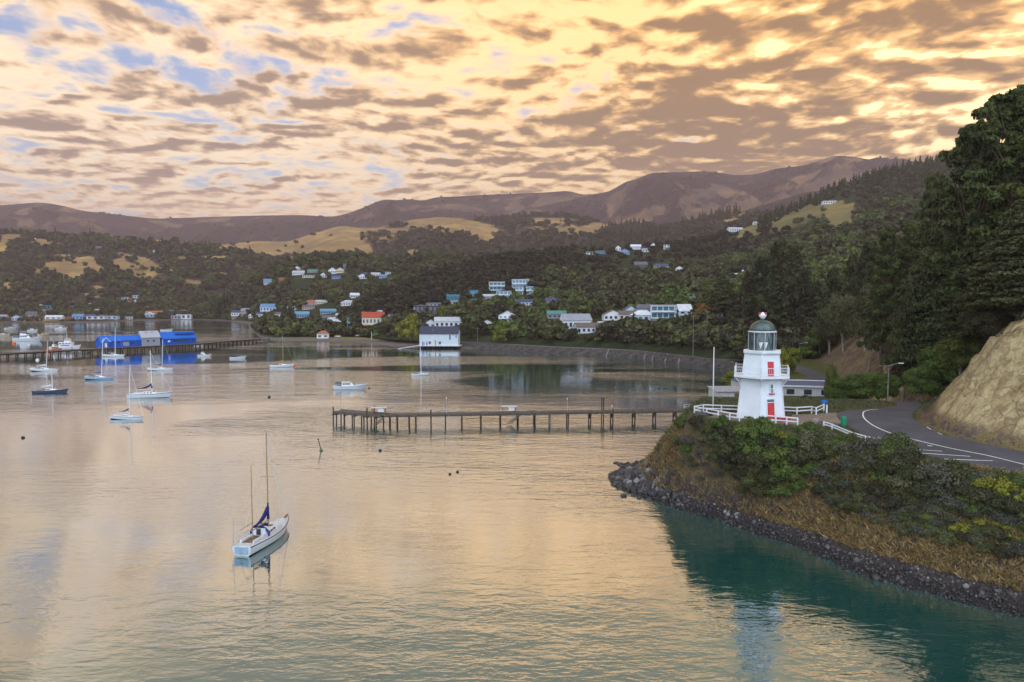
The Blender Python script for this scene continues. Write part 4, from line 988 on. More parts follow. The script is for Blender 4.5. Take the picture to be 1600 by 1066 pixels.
def ico(sub=1):
    bm = bmesh.new(); bmesh.ops.create_icosphere(bm, subdivisions=sub, radius=1); v = np.array([x.co[:] for x in bm.verts]); f = np.array([[q.index for q in x.verts] for x in bm.faces]); bm.free(); return v, f
ICO1 = ico(1); ICO2 = ico(2)
def crown(name, seed, kind, R, H, z0, nl, ncards, csize, m, core=0.72, fixed=None):
    """crown mesh from leaf sprays gathered round several lobes; z0 = underside height"""
    rs_ = np.random.RandomState(seed); L = []
    for i in range(nl):
        if kind == 'round':
            a = rs_.uniform(0, 2 * PI); q = rs_.uniform(0, 1) ** 0.6; zz = rs_.uniform(0.18, 0.85)
            rad = R * q * 0.68 * math.sin(PI * min(0.98, 0.18 + zz * 0.8)) ** 0.6
            L.append((rad * math.cos(a), rad * math.sin(a), z0 + H * zz, R * rs_.uniform(0.26, 0.44), H * rs_.uniform(0.13, 0.24)))
        elif kind == 'shrub':
            a = rs_.uniform(0, 2 * PI); q = rs_.uniform(0, 1) ** 0.5
            L.append((R * q * 0.72 * math.cos(a), R * q * 0.72 * math.sin(a), z0 + H * (0.62 - 0.42 * q * q) * rs_.uniform(0.75, 1.1), R * rs_.uniform(0.24, 0.40), H * rs_.uniform(0.20, 0.34)))
        elif kind == 'pine':
            zz = (i + 0.5) / nl; a = i * 2.4 + rs_.uniform(-.5, .5); q = rs_.uniform(0.25, 1.0)
            env = R * (1.0 - 0.72 * zz ** 1.6) * (0.55 + 0.45 * min(1, zz * 4))
            L.append((env * q * math.cos(a), env * q * math.sin(a), z0 + H * zz, R * rs_.uniform(0.15, 0.27) * (1.15 - 0.5 * zz), H * rs_.uniform(0.028, 0.055)))
        elif kind == 'pineb':                # whorls of boughs carrying tufted clumps along their outer half
            nb = 48; bi = i % nb; zz = ((bi + 0.5) / nb) ** 0.85; a = bi * 2.4 + rs_.normal(0, .10); k = i // nb
            env = R * (1.0 - 0.80 * zz ** 2.2) * (0.62 + 0.38 * math.sin(bi * 5.3 + seed)) * (0.7 + 0.3 * min(1, zz * 5)); q = 0.30 + 0.165 * k + rs_.uniform(-.07, .07)
            L.append((env * q * math.cos(a) + rs_.normal(0, .3), env * q * math.sin(a) + rs_.normal(0, .3), z0 + H * zz * .97 + env * q * (0.10 + 0.32 * zz) - 0.5 + rs_.normal(0, .25), R * rs_.uniform(0.06, 0.115), R * rs_.uniform(0.045, 0.08)))
        elif kind == 'cypress':
            zz = (i + 0.5) / nl; a = i * 2.4 + rs_.uniform(-.4, .4); q = rs_.uniform(0.5, 1.0)
            env = R * (1 - zz) ** 0.65
            L.append((env * q * 0.75 * math.cos(a), env * q * 0.75 * math.sin(a), z0 + H * zz * 0.97, env * 0.42 + R * 0.08, H * 0.035))
        elif kind == 'spire':
            zz = (i + 0.5) / nl; a = i * 2.4; env = R * (1 - zz) ** 0.9
            L.append((env * 0.45 * math.cos(a), env * 0.45 * math.sin(a), z0 + H * zz, env * 0.6 + R * 0.06, H * 0.06))
    L = np.array(L); vol = (L[:, 3] ** 2 + L[:, 3] * L[:, 4]); pr = vol / vol.sum()
    which = rs_.choice(nl, ncards, p=pr); d = rs_.normal(0, 1, (ncards, 3)); d[:, 2] = np.abs(d[:, 2]) * np.where(rs_.rand(ncards) < 0.8, 1, -1)
    d /= np.linalg.norm(d, axis=1)[:, None]; rr = rs_.uniform(0.72, 1.12, (ncards, 1))
    c = L[which, :3] + d * rr * np.stack([L[which, 3], L[which, 3], L[which, 4]], 1)
    lt = rs_.normal(0.5, 0.16, nl); zt = (c[:, 2] - z0) / H
    v, f, ti = cards(rs_, c, d, csize, asp=2.4 if kind in ('pineb', 'pine', 'cypress') else 1.5, ntint=np.clip(lt[which] + rs_.normal(0, 0.13, ncards), 0, 1))
    V_ = [v]; F_ = [f]; T_ = [ti]; base = len(v)
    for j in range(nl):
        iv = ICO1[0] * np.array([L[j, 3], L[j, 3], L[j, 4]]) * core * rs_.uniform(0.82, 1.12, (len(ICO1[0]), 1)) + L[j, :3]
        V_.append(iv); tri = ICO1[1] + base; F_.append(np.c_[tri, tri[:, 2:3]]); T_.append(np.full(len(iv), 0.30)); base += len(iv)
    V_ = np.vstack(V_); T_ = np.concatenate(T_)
    quads = F_[0]; tris = np.vstack([x[:, :3] for x in F_[1:]])
    me = bpy.data.meshes.new(name); me.vertices.add(len(V_)); me.vertices.foreach_set('co', V_.astype(np.float32).ravel())
    li = np.concatenate([quads.ravel(), tris.ravel()]).astype(np.int32); me.loops.add(len(li)); me.loops.foreach_set('vertex_index', li)
    ls = np.concatenate([np.arange(len(quads)) * 4, len(quads) * 4 + np.arange(len(tris)) * 3]).astype(np.int32)
    lt_ = np.concatenate([np.full(len(quads), 4), np.full(len(tris), 3)]).astype(np.int32)
    me.polygons.add(len(ls)); me.polygons.foreach_set('loop_start', ls); me.polygons.foreach_set('loop_total', lt_); me.update(calc_edges=True)
    a = me.attributes.new('tint', 'FLOAT', 'POINT'); a.data.foreach_set('value', T_.astype(np.float32)); me.materials.append(m)
    return me, L
def trunk_mesh(name, seed, L, H, r, m, limbs=6, lean=0.0, multi=1):
    rr = random.Random(seed); mb = MB()
    tops = []
    for k in range(multi):
        a = rr.uniform(0, 2 * PI); sp = 0.0 if multi == 1 else 0.25 * H
        top = Vector((sp * math.cos(a), sp * math.sin(a), H)); pts = []
        for j in range(6):
            q = j / 5; pts.append(Vector((top.x * q * q + rr.uniform(-.02, .02) * H * (j > 0), top.y * q * q + rr.uniform(-.02, .02) * H * (j > 0), -1.0 + (H + 1) * q)))
        mb.tube(pts, [r * (1 - 0.75 * j / 5) for j in range(6)], 7); tops.append(pts)
    idx_ = rr.sample(range(len(L)), min(limbs, len(L)))
    for i in idx_:
        tip = Vector(L[i][:3]); pts = rr.choice(tops); s0 = pts[3] if tip.z > pts[3].z else pts[2]
        if tip.z - s0.z < 0: s0 = Vector((0, 0, max(0.2, tip.z - 1.0)))
        mid = s0.lerp(tip, 0.5) + Vector((0, 0, 0.06 * H)); mb.tube([s0, mid, tip], [r * 0.38, r * 0.25, r * 0.1], 5)
    me = np_mesh(name, mb.v, mb.f, [m]); return me
def kind_set(kind, n, seed, R, H, z0, nl, nc, cs, m, tr, bark='bark', limbs=6, core=0.72, multi=1, th=0.8):
    out = []
    for i in range(n):
        me, L = crown('crown', seed + i, kind, R, H, z0, nl, nc, cs, m, core)
        out.append((me, trunk_mesh('trunk', seed + i, L, z0 + H * th, tr, C[bark], limbs, multi=multi)))
    return out
# unit trees: scaled when placed (numbers are metres at scale 1)
TS = dict(
 bushN=kind_set('shrub', 3, 100, 2.2, 2.6, -0.1, 22, 4200, 0.155, LM['bush'], 0.10, 'palebark', 7, th=0.5, multi=3),
 greenN=kind_set('shrub', 3, 110, 2.2, 2.6, -0.1, 22, 4200, 0.15, LM['green'], 0.10, 'palebark', 7, th=0.5, multi=3),
 oliveN=kind_set('shrub', 2, 120, 2.2, 2.4, -0.1, 22, 3600, 0.14, LM['olive'], 0.10, 'palebark', 8, th=0.5, multi=3, core=0.6),
 greyN=kind_set('shrub', 3, 130, 2.2, 2.4, 0.1, 18, 1500, 0.13, LM['grey'], 0.11, 'palebark', 14, th=0.6, multi=4, core=0.35),
 yellowN=kind_set('shrub', 2, 140, 2.0, 1.6, -0.2, 16, 2400, 0.16, LM['yellow'], 0.06, 'bark', 4, th=0.4),
 pineN=kind_set('pineb', 3, 150, 8.2, 23, 5.0, 240, 30000, 0.27, LM['pine'], 0.42, 'bark', 60, core=0.38),
 cypN=kind_set('cypress', 2, 160, 7.5, 19, 2.5, 90, 26000, 0.29, LM['dark'], 0.5, 'bark', 12, core=0.66),
 roundN=kind_set('round', 3, 170, 4.6, 7.5, 2.0, 34, 15000, 0.20, LM['bush'], 0.28, 'palebark', 12, core=0.7, multi=2),
 groundN=kind_set('round', 2, 175, 4.6, 7.0, 1.6, 34, 15000, 0.20, LM['green'], 0.26, 'palebark', 10, core=0.7, multi=2),
 bushM=kind_set('round', 4, 200, 4.0, 6.0, 0.8, 12, 1300, 0.46, LM['bush'], 0.25, 'bark', 4, core=0.85),
 greenM=kind_set('round', 3, 210, 4.0, 6.0, 0.8, 12, 1300, 0.46, LM['green'], 0.25, 'bark', 4, core=0.85),
 oliveM=kind_set('round', 2, 220, 4.0, 5.5, 0.8, 12, 1300, 0.44, LM['olive'], 0.25, 'bark', 4, core=0.85),
 yellowM=kind_set('round', 2, 230, 4.0, 6.0, 0.8, 12, 1300, 0.44, LM['yellow'], 0.25, 'bark', 4, core=0.85),
 autumnM=kind_set('round', 2, 240, 4.0, 6.0, 0.8, 12, 1300, 0.44, LM['autumn'], 0.25, 'bark', 4, core=0.85),
 pineM=kind_set('pine', 3, 250, 5.5, 19, 3.0, 46, 4500, 0.62, LM['dark'], 0.4, 'bark', 6, core=0.9),
 cedarM=kind_set('cypress', 2, 260, 7.0, 17, 2.0, 46, 4500, 0.6, LM['pine'], 0.4, 'bark', 6, core=0.9),
 spireM=kind_set('spire', 2, 270, 2.0, 8.0, 0.5, 9, 320, 0.6, LM['dark'], 0.2, 'bark', 0, core=0.9),
)
TREE_N = 0
def tree(kind, x, y, sc_=1.0, sz=1.0, label='', group=None, cat='tree', name='tree', z=None, variant=None, rz=None, sink=0.0):
    global TREE_N
    TREE_N += 1; rr = random.Random(TREE_N * 7 + 3)
    st = TS[kind]; v = st[variant if variant is not None else rr.randrange(len(st))]
    o = empty(name, (x, y, (drop(x, y) if z is None else z) - sink), rr.uniform(0, 6.28) if rz is None else rz)
    o.scale = (sc_, sc_, sc_ * sz); tag(o, label, cat, group)
    c = link('crown', v[0], o); t_ = link('trunk', v[1], o)
    return o

# ------------------------------------------------------------------ shrubs on the cliff under the lighthouse and road
GC = 'shrubs covering the cliff below the lighthouse and road'
def shrubs(lst, tagtext):
    for (kind, px, py, r, h) in lst:
        p = pick(px, py)
        if p is None: continue
        nm = {'bushN': 'dark green', 'greenN': 'fresh green', 'oliveN': 'olive', 'greyN': 'grey half-bare', 'yellowN': 'yellow-green', 'dry': ''}[kind]
        tree(kind, p.x, p.y, r / 2.2, h, '%s shrub %s' % (nm, tagtext), '%s shrubs %s' % (nm, tagtext), 'shrub', 'shrub', z=p.z, sink=0.25 * r)
shrubs([('greenN', 1068, 662, 1.6, 1.0), ('greenN', 1128, 662, 1.3, 1.1), ('bushN', 1090, 662, 1.5, 1.0), ('greyN', 1076, 690, 1.7, .9), ('oliveN', 1064, 690, 1.3, .9), ('greenN', 1074, 702, 1.3, 1.0), ('oliveN', 1104, 690, 1.7, .9),
        ('bushN', 1110, 672, 1.5, .9), ('oliveN', 1122, 685, 1.6, .9), ('greyN', 1098, 712, 1.5, .8), ('oliveN', 1120, 712, 1.6, .9), ('bushN', 1138, 700, 1.9, 1.0), ('greyN', 1132, 722, 1.3, .9), ('bushN', 1142, 676, 1.8, .9),
        ('bushN', 1140, 728, 1.4, 1.0), ('greyN', 1104, 728, 1.0, .8), ('greyN', 1086, 728, 1.1, .8), ('greyN', 1120, 742, 1.2, .8), ('oliveN', 1078, 716, 1.0, .8), ('greyN', 1096, 748, .9, .7), ('greyN', 1066, 722, .8, .7)], 'left of and below the lighthouse')
shrubs([('greenN', 1172, 676, 2.2, 1.1), ('greenN', 1192, 672, 2.1, 1.1), ('greenN', 1176, 700, 2.2, 1.1), ('bushN', 1200, 694, 2.2, 1.0), ('bushN', 1158, 692, 1.9, 1.0), ('greenN', 1212, 712, 2.3, 1.0), ('bushN', 1190, 722, 2.2, 1.0), ('bushN', 1165, 718, 2.0, 1.0),
        ('greenN', 1222, 735, 2.1, 1.0), ('bushN', 1245, 715, 2.2, 1.0), ('greenN', 1240, 742, 1.9, 1.0), ('bushN', 1205, 748, 2.0, 1.0), ('greenN', 1178, 752, 1.8, .9), ('bushN', 1160, 742, 1.6, .9), ('greenN', 1218, 766, 1.8, .8), ('bushN', 1190, 768, 1.6, .8),
        ('bushN', 1165, 765, 1.3, .8), ('yellowN', 1220, 676, 1.7, .8), ('greenN', 1248, 758, 1.6, .8), ('greenN', 1238, 692, 1.8, .9)], 'right beneath the lighthouse door')
shrubs([('greenN', 1263, 673, 1.5, 1.0), ('oliveN', 1262, 692, 2.2, 1.0), ('oliveN', 1284, 688, 2.0, 1.0), ('bushN', 1268, 714, 2.1, 1.0), ('bushN', 1290, 705, 1.9, 1.0), ('oliveN', 1300, 690, 1.6, .9), ('greenN', 1312, 692, 1.5, .9), ('greenN', 1270, 735, 1.8, .9), ('greenN', 1330, 688, 1.4, .9), ('oliveN', 1318, 702, 1.6, .9),
        ('greyN', 1340, 712, 1.9, 1.1), ('greyN', 1362, 706, 2.0, 1.2), ('greyN', 1330, 728, 1.8, .9), ('greyN', 1368, 722, 1.7, 1.0), ('oliveN', 1352, 728, 1.5, .9)], 'below the bin and white rail at the road bend')
shrubs([('oliveN', 1402, 704, 2.3, 1.35), ('greenN', 1392, 712, 1.9, 1.3), ('yellowN', 1415, 700, 1.3, 1.0), ('bushN', 1412, 724, 2.2, 1.1), ('bushN', 1392, 735, 2.0, 1.0), ('greenN', 1380, 745, 1.6, .9), ('bushN', 1424, 742, 2.0, 1.0), ('oliveN', 1404, 752, 1.8, .9),
        ('greyN', 1286, 745, 1.8, 1.0), ('greyN', 1298, 762, 1.8, 1.0), ('bushN', 1286, 768, 1.5, .8), ('greyN', 1330, 760, 1.6, .8), ('oliveN', 1345, 775, 1.5, .8), ('greyN', 1312, 782, 1.4, .8), ('bushN', 1340, 795, 1.2, .7), ('greyN', 1368, 790, 1.5, .8), ('bushN', 1392, 788, 1.7, .9),
        ('greyN', 1402, 805, 1.4, .8), ('greyN', 1420, 795, 1.6, .8), ('bushN', 1376, 768, 1.6, .8), ('greyN', 1440, 812, 1.4, .8)], 'in the middle of the slope below the parking bays')
shrubs([('greyN', 1455, 745, 2.0, 1.1), ('greyN', 1478, 752, 2.2, 1.1), ('bushN', 1500, 742, 2.0, 1.0), ('greyN', 1465, 775, 2.1, 1.0), ('bushN', 1445, 768, 1.8, .9), ('greyN', 1482, 788, 1.7, .9), ('bushN', 1510, 770, 1.8, .9), ('greyN', 1455, 800, 1.6, .8), ('bushN', 1535, 775, 1.8, .9), ('greyN', 1545, 800, 1.6, .8),
        ('bushN', 1570, 790, 1.7, .9), ('bushN', 1595, 795, 1.8, .9), ('greyN', 1580, 815, 1.5, .8), ('bushN', 1520, 800, 1.3, .8), ('greyN', 1525, 752, 1.6, .9), ('bushN', 1590, 850, 1.4, .7), ('bushN', 1562, 836, 1.3, .7)], 'on the right, below the road')
shrubs([('yellowN', 1540, 750, 2.4, 1.0), ('yellowN', 1564, 756, 2.4, 1.0), ('yellowN', 1590, 765, 2.5, 1.0), ('yellowN', 1515, 745, 1.8, .9), ('yellowN', 1505, 822, 1.8, .8), ('yellowN', 1520, 838, 1.6, .7), ('yellowN', 1498, 838, 1.3, .7), ('yellowN', 1575, 835, 1.5, .6), ('yellowN', 1600, 835, 1.5, .6), ('yellowN', 1480, 826, 1.2, .6)], 'in patches right of the slope')

# more of the same scrub fills the slope between them
_r = random.Random(77); _n = 0
for _ in range(4000):
    if _n >= 150: break
    px, py = _r.uniform(1290, 1640), _r.uniform(700, 870)
    top_, bot_ = np.interp(px, [1290, 1380, 1440, 1600, 1640], [700, 712, 735, 752, 758]), np.interp(px, [1290, 1340, 1400, 1500, 1640], [790, 812, 828, 858, 886])
    if not top_ < py < bot_: continue
    p = pick(px, py)
    if p is None or p.y < 50: continue
    k = _r.choice(['greyN', 'greenN', 'bushN', 'bushN', 'oliveN', 'greyN', 'yellowN' if px > 1480 else 'oliveN']); r = _r.uniform(0.8, 1.5); _n += 1
    nm = {'bushN': 'dark green', 'oliveN': 'olive', 'greyN': 'grey half-bare', 'greenN': 'fresh green', 'yellowN': 'yellow-green'}[k]
    tree(k, p.x, p.y, r / 2.2, _r.uniform(.6, .9), 'low %s shrub in the scrub on the slope below the road' % nm, 'low %s scrub bushes on the slope below the road' % nm, 'shrub', 'shrub', z=p.z, sink=0.2 * r)

# dry grass and low cover over the cliff: nobody could count it
def tufts(name, n, accept, size, m, seed, spread=0.25, blades=5, kindtag='stuff', x0=8, x1=75, y0=58, y1=118, up=True):
    rs_ = np.random.RandomState(seed); X = rs_.uniform(x0, x1, n * 6); Y = rs_.uniform(y0, y1, n * 6)
    Z, S_, H_ = hz(X, Y); ok = accept(X, Y, Z, S_, H_, rs_); X, Y, Z = X[ok][:n], Y[ok][:n], Z[ok][:n]; n = len(X)
    X = np.repeat(X, blades) + rs_.normal(0, spread, n * blades); Y = np.repeat(Y, blades) + rs_.normal(0, spread, n * blades); Z = np.repeat(Z, blades)
    s = size * rs_.uniform(0.5, 1.4, len(X)); a = rs_.uniform(0, 2 * PI, len(X)); w = s * 0.15
    dx, dy = np.cos(a) * w, np.sin(a) * w; lx, ly = rs_.normal(0, .8, len(X)) * s, rs_.normal(0, .8, len(X)) * s
    v = np.stack([np.c_[X - dx, Y - dy, Z - 0.1 * s], np.c_[X + dx, Y + dy, Z - 0.1 * s], np.c_[X + lx + dx * .4, Y + ly + dy * .4, Z + s], np.c_[X + lx - dx * .4, Y + ly - dy * .4, Z + s * .9]], 1).reshape(-1, 3)
    f = np.arange(len(v)).reshape(-1, 4); me = np_mesh(name, v, f, [m], attrs={'tint': np.repeat(np.clip(np.repeat(rs_.uniform(0.0, 0.9, n), blades) + rs_.normal(0, .12, len(X)), 0, 1), 4)})
    o = link(name, me); tag(o, kind='stuff'); return o
def acc_dry(X, Y, Z, S_, H_, r): return (S_ > 2.9) & (Z < 9.8) & (H_ < 0) & (fbm(X / 5, Y / 5, 3, 300) + 0.7 * fbm(X / 1.1, Y / 1.1, 2, 301) + 0.10 * (6.5 - Z) + 0.35 * sstep(34, 46, X) * (Z < 5.5) + r.normal(0, .16, len(X)) > -0.15) & (Y < 112)
tufts('dry_grass', 26000, acc_dry, 0.32, LM['dry'], 5, 0.16, 7)
def acc_green(X, Y, Z, S_, H_, r):
    return (S_ > 6) & (Z > 3) & (H_ < -0.2) & (np.hypot(X - LH.x, Y - LH.y) > 5) & (fbm(X / 4, Y / 4, 3, 310) + r.normal(0, .1, len(X)) > -0.05) & (sdist(X, Y, plat) < 0.2)
tufts('low_groundcover', 14000, acc_green, 0.34, LM['olive'], 6)
def acc_plat(X, Y, Z, S_, H_, r):
    road_in = sdist(X, Y, [tuple(q) for q in outer] + [tuple(q) for q in inner[::-1]])
    path_in = sdist(X, Y, [tuple(q) for q in pl] + [tuple(q) for q in pr[::-1]])
    return (sdist(X, Y, plat) > -0.5) & (H_ < -1.2 + 3 * (Y > 98)) & (road_in < -0.25) & (path_in < -0.1) & (np.hypot(X - LH.x, Y - LH.y) > 4)
tufts('verge_grass', 9000, acc_plat, 0.20, LM['olive'], 8, y1=125)
def acc_hill(X, Y, Z, S_, H_, r): return (H_ > 11.5)
tufts('hill_undergrowth', 9000, acc_hill, 0.8, LM['bush'], 9, 0.5, x0=60, x1=140, y0=60, y1=190)

# beach rocks at the foot of the cliff
def rocks_stuff():
    rs_ = np.random.RandomState(12); N_ = 60000
    X = rs_.uniform(8, 62, N_); Y = rs_.uniform(52, 116, N_); Z, S_, H_ = hz(X, Y)
    ok = (S_ > -0.8) & (S_ < 2.5 + 2.0 * sstep(88, 102, Y) + rs_.normal(0, .45, N_)) & (Y < 114); X, Y, Z, S_ = X[ok][:9000], Y[ok][:9000], Z[ok][:9000], S_[ok][:9000]; n = len(X)
    tip = np.clip((Y - 88) / 14, 0, 1); r = rs_.lognormal(-1.95, 0.5, n) * (0.75 + 1.0 * tip); r = np.clip(r, 0.08, 0.75)
    iv, jf = ICO1; V_ = iv[None] * rs_.uniform(0.62, 1.2, (n, len(iv), 1)) * (r[:, None, None] * rs_.uniform(.7, 1.3, (n, 1, 3)))
    V_ += np.stack([X, Y, Z + r * 0.18], 1)[:, None, :]
    F_ = (jf[None] + (np.arange(n) * len(iv))[:, None, None]).reshape(-1, 3)
    tint = np.repeat(rs_.rand(n), len(iv))
    m = bpy.data.materials.new('shore_stones'); m.use_nodes = True; t = m.node_tree; b = NB(t); p = t.nodes['Principled BSDF']
    pos = b.n('ShaderNodeNewGeometry').outputs['Position']; sz = b.n('ShaderNodeSeparateXYZ'); t.links.new(pos, sz.inputs[0])
    ti = b.n('ShaderNodeAttribute', attribute_name='tint').outputs['Fac']
    dry_ = b.ramp(ti, [(0.0, (0.020, 0.017, 0.020)), (0.5, (0.05, 0.043, 0.046)), (0.85, (0.11, 0.10, 0.10)), (1.0, (0.26, 0.24, 0.22))])
    wet = b.ramp(ti, [(0.0, (0.010, 0.009, 0.010)), (0.9, (0.035, 0.030, 0.030)), (1.0, (0.12, 0.11, 0.10))])
    k = b.ss(b.m('ADD', sz.outputs[2], b.m('MULTIPLY', b.noise(pos, 0.5, 4, 0.6), 0.9)), 0.75, 1.35)
    t.links.new(b.mix(k, wet, dry_), p.inputs['Base Color']); t.links.new(b.m('SUBTRACT', 0.85, b.m('MULTIPLY', b.m('SUBTRACT', 1.0, k), 0.45)), p.inputs['Roughness'])
    o = link('beach_stones', np_mesh('beach_stones', V_.reshape(-1, 3), F_, [m], attrs={'tint': tint})); tag(o, kind='stuff')
rocks_stuff()
for i, (px, py, r, lb) in enumerate(((966, 754, .8, 'round dark boulder at the outermost tip of the point'), (975, 750, .9, 'dark boulder second from the tip of the rocky point'), (986, 745, 1.0, 'broad dark boulder on the spine of the rocky point'), (997, 741, .9, 'pale-topped dark boulder high on the rocky point'), (1003, 750, 1.0, 'large low rock in the middle of the rocky point'),
        (975, 771, .45, 'small lone rock awash just off the boulder beach'), (985, 760, .8, 'dark rock at the waterline near the point'), (1010, 768, .7, 'dark blocky boulder at the water edge of the beach'), (1040, 775, .6, 'grey boulder among smaller stones on the beach'), (1095, 775, .8, 'grey-brown boulder under the earthy bluff'), (1103, 777, .7, 'dark angular rock below the reddish hollow in the bluff'))):
    p = G(px, py, 0.4); p.z = max(hz(np.array([p.x]), np.array([p.y]))[0][0], 0.0) + 0.1; me = rock_mesh(r, 40 + i, 0.6); me.materials.append(C['rock']); o = link('boulder', me); o.location = p; tag(o, lb, 'boulder')
for i, (px, py, r, lb) in enumerate(((991, 727, .55, 'low reef rock just off the cliff'), (997, 728, .7, 'long reef rock beside the cliff foot'), (1006, 731, .6, 'reef rock closest to the cliff base'), (964, 724, .4, 'small outlying reef rock in the calm water'), (970, 726, .5, 'second small reef rock well off the point'))):
    p = G(px, py, 0.0); me = rock_mesh(r * 1.4, 60 + i, 0.3); me.materials.append(C['rock']); o = link('reef_rock', me); o.location = (p.x, p.y, 0.05); tag(o, lb, 'rock')
# ------------------------------------------------------------------ big trees on the hill at the right
def T(kind, px, d, top, w=None, label='', cat='tree', name=None, base=None, variant=None, group=None, rz=None):
    """tree standing on the land in picture column px at distance d whose top reaches picture row top"""
    x = (px - 800) / FOC * d; z = drop(x, d)
    x = (px - 800) / FOC * (d * math.cos(PITCH) - (z - EYE) * math.sin(PITCH)); z = drop(x, d) if base is None else base
    H = at(px, top, d).z - z
    un = {'pineN': 29.5, 'cypN': 21.5, 'roundN': 9.3, 'groundN': 8.3, 'bushM': 6.8, 'greenM': 6.8, 'oliveM': 6.3, 'yellowM': 6.8, 'autumnM': 6.8, 'pineM': 22, 'cedarM': 19, 'spireM': 8.5, 'bushN': 2.5, 'greenN': 2.5, 'oliveN': 2.3, 'yellowN': 1.5, 'greyN': 2.5}[kind]
    ur = {'pineN': 8.2, 'cypN': 7.6, 'roundN': 5, 'groundN': 5, 'bushM': 4.2, 'greenM': 4.2, 'oliveM': 4.2, 'yellowM': 4.2, 'autumnM': 4.2, 'pineM': 5.8, 'cedarM': 7, 'spireM': 1.9, 'bushN': 2.3, 'greenN': 2.3, 'oliveN': 2.3, 'yellowN': 2, 'greyN': 2.3}[kind]
    sz = H / un
    for _ in range(30):                   # step back up the slope until the tree is not drawn out too tall
        if not w or base is not None or sz <= 1.4 * (w / FOC * d / 2 / ur) or kind not in ('roundN', 'groundN', 'cypN'): break
        d += 2.5; x = (px - 800) / FOC * d; z = drop(x, d)
        x = (px - 800) / FOC * (d * math.cos(PITCH) - (z - EYE) * math.sin(PITCH)); z = drop(x, d); sz = max(0.2, (at(px, top, d).z - z) / un)
    sxy = (w / FOC * d / 2 / ur) if w else sz
    nm = name or {'pineN': 'pine_tree', 'pineM': 'pine_tree', 'cypN': 'cypress_tree', 'cedarM': 'cedar_tree', 'spireM': 'conifer'}.get(kind, 'tree')
    return tree(kind, x, d, sxy, max(0.3, sz / sxy), label, group, cat, nm, z=z, variant=variant, rz=rz, sink=0.3)
T('pineN', 1576, 104, 104, 200, 'tallest pine, its ragged top at the right edge of the sky', variant=0, rz=0.4)
T('pineN', 1540, 116, 128, 150, 'ragged pine crown filling the gap left of the tallest pine', variant=2, rz=4.0)
T('pineN', 1508, 112, 160, 175, 'second tall pine leaning out left of the tallest one', variant=1, rz=2.0)
T('pineN', 1640, 100, 125, 200, 'huge pine cut by the right edge of the view', variant=2, rz=1.0)
T('pineN', 1456, 150, 245, 110, 'open-crowned pine with see-through branches left of the tall pines', variant=1, rz=3.0)
T('cypN', 1600, 96, 300, 190, 'dark broad conifer directly above the clay cutting', rz=.3)
T('cypN', 1530, 108, 330, 150, 'dark layered conifer under the second tall pine', rz=.9)
T('cypN', 1470, 126, 352, 150, 'flat-tiered dark conifer in the middle of the hillside wood')
T('cypN', 1412, 150, 372, 90, 'narrow dark conifer behind the thin power pole')
T('pineN', 1378, 170, 338, 95, 'grey-green pine standing left of the tiered dark conifer', variant=2)
T('pineN', 1420, 175, 330, 80, 'pine with a bare fork behind the hillside wood', variant=0)
T('roundN', 1440, 128, 430, 120, 'bushy dark tree low on the hill behind the street lamp')
T('roundN', 1400, 140, 440, 90, 'rounded tree above the small rocky spur')
T('groundN', 1452, 118, 512, 95, 'bright green tree hanging over the upper road')
T('groundN', 1470, 112, 545, 110, 'wide green tree at the left end of the clay cutting')
T('groundN', 1440, 110, 572, 75, 'low green tree with its branches touching the road edge')
T('groundN', 1500, 108, 520, 90, 'leafy green tree at the top left edge of the clay cutting')
T('roundN', 1545, 100, 452, 110, 'dark tree rooted on the rim of the clay cutting')
T('roundN', 1500, 112, 468, 90, 'dark tree between the rim of the cutting and the green trees')
T('roundN', 1590, 97, 430, 110, 'shadowy tree filling the gap above the cutting')
T('roundN', 1620, 94, 470, 100, 'dark tree at the far right above the yellow cutting')
T('roundN', 1318, 205, 462, 70, 'tree with pale bare stems left of the rocky spur')
T('roundN', 1352, 200, 448, 80, 'tree with pale forked stems above the railed lookout')
T('roundN', 1296, 215, 480, 56, 'tree leaning over the lower road bend', variant=0)
T('groundN', 1280, 215, 505, 44, 'olive-green tree beside the lower road', variant=1)
T('greenN', 1300, 166, 560, 30, 'green bush at the foot of the small rocky spur')
T('roundN', 1412, 138, 505, 60, 'dark crown under the railed lookout')
T('roundN', 1402, 130, 530, 44, 'dark round tree right of the yellowish spur')
T('roundN', 1410, 128, 540, 70, 'dark tree shading the street lamp')
T('groundN', 1322, 124, 590, 70, 'dense green bush tree between the two roads', cat='bush', name='bush')
T('groundN', 1352, 120, 582, 76, 'largest green bush between the two roads', cat='bush', name='bush')
T('groundN', 1385, 118, 584, 56, 'green bush right beside the street lamp', cat='bush', name='bush')
T('bushN', 1310, 134, 580, 46, 'dark bush at the left of the clump between the roads', cat='bush', name='bush')
T('bushN', 1327, 112, 625, 30, 'small grey-green bush by the verge of the upper road', cat='bush', name='bush')
for i, (px, d, top, w, k) in enumerate(((1262, 152, 612, 46, 'greenN'), (1240, 150, 622, 34, 'bushN'), (1283, 148, 618, 34, 'greenN'), (1225, 146, 628, 26, 'greenN'), (1252, 140, 626, 40, 'bushN'), (1275, 138, 626, 34, 'greenN'), (1236, 140, 628, 30, 'greenN'))):
    T(k, px, d, top, w, ['wide green shrub behind the right hand fence', 'dark shrub close behind the lighthouse wall', 'green shrub near the blue sign', 'small shrub touching the tower right of the door', 'dark low shrub over the fence rails', 'leafy shrub over the end of the fence', 'round shrub in the middle of the fence'][i], 'shrub', 'shrub')
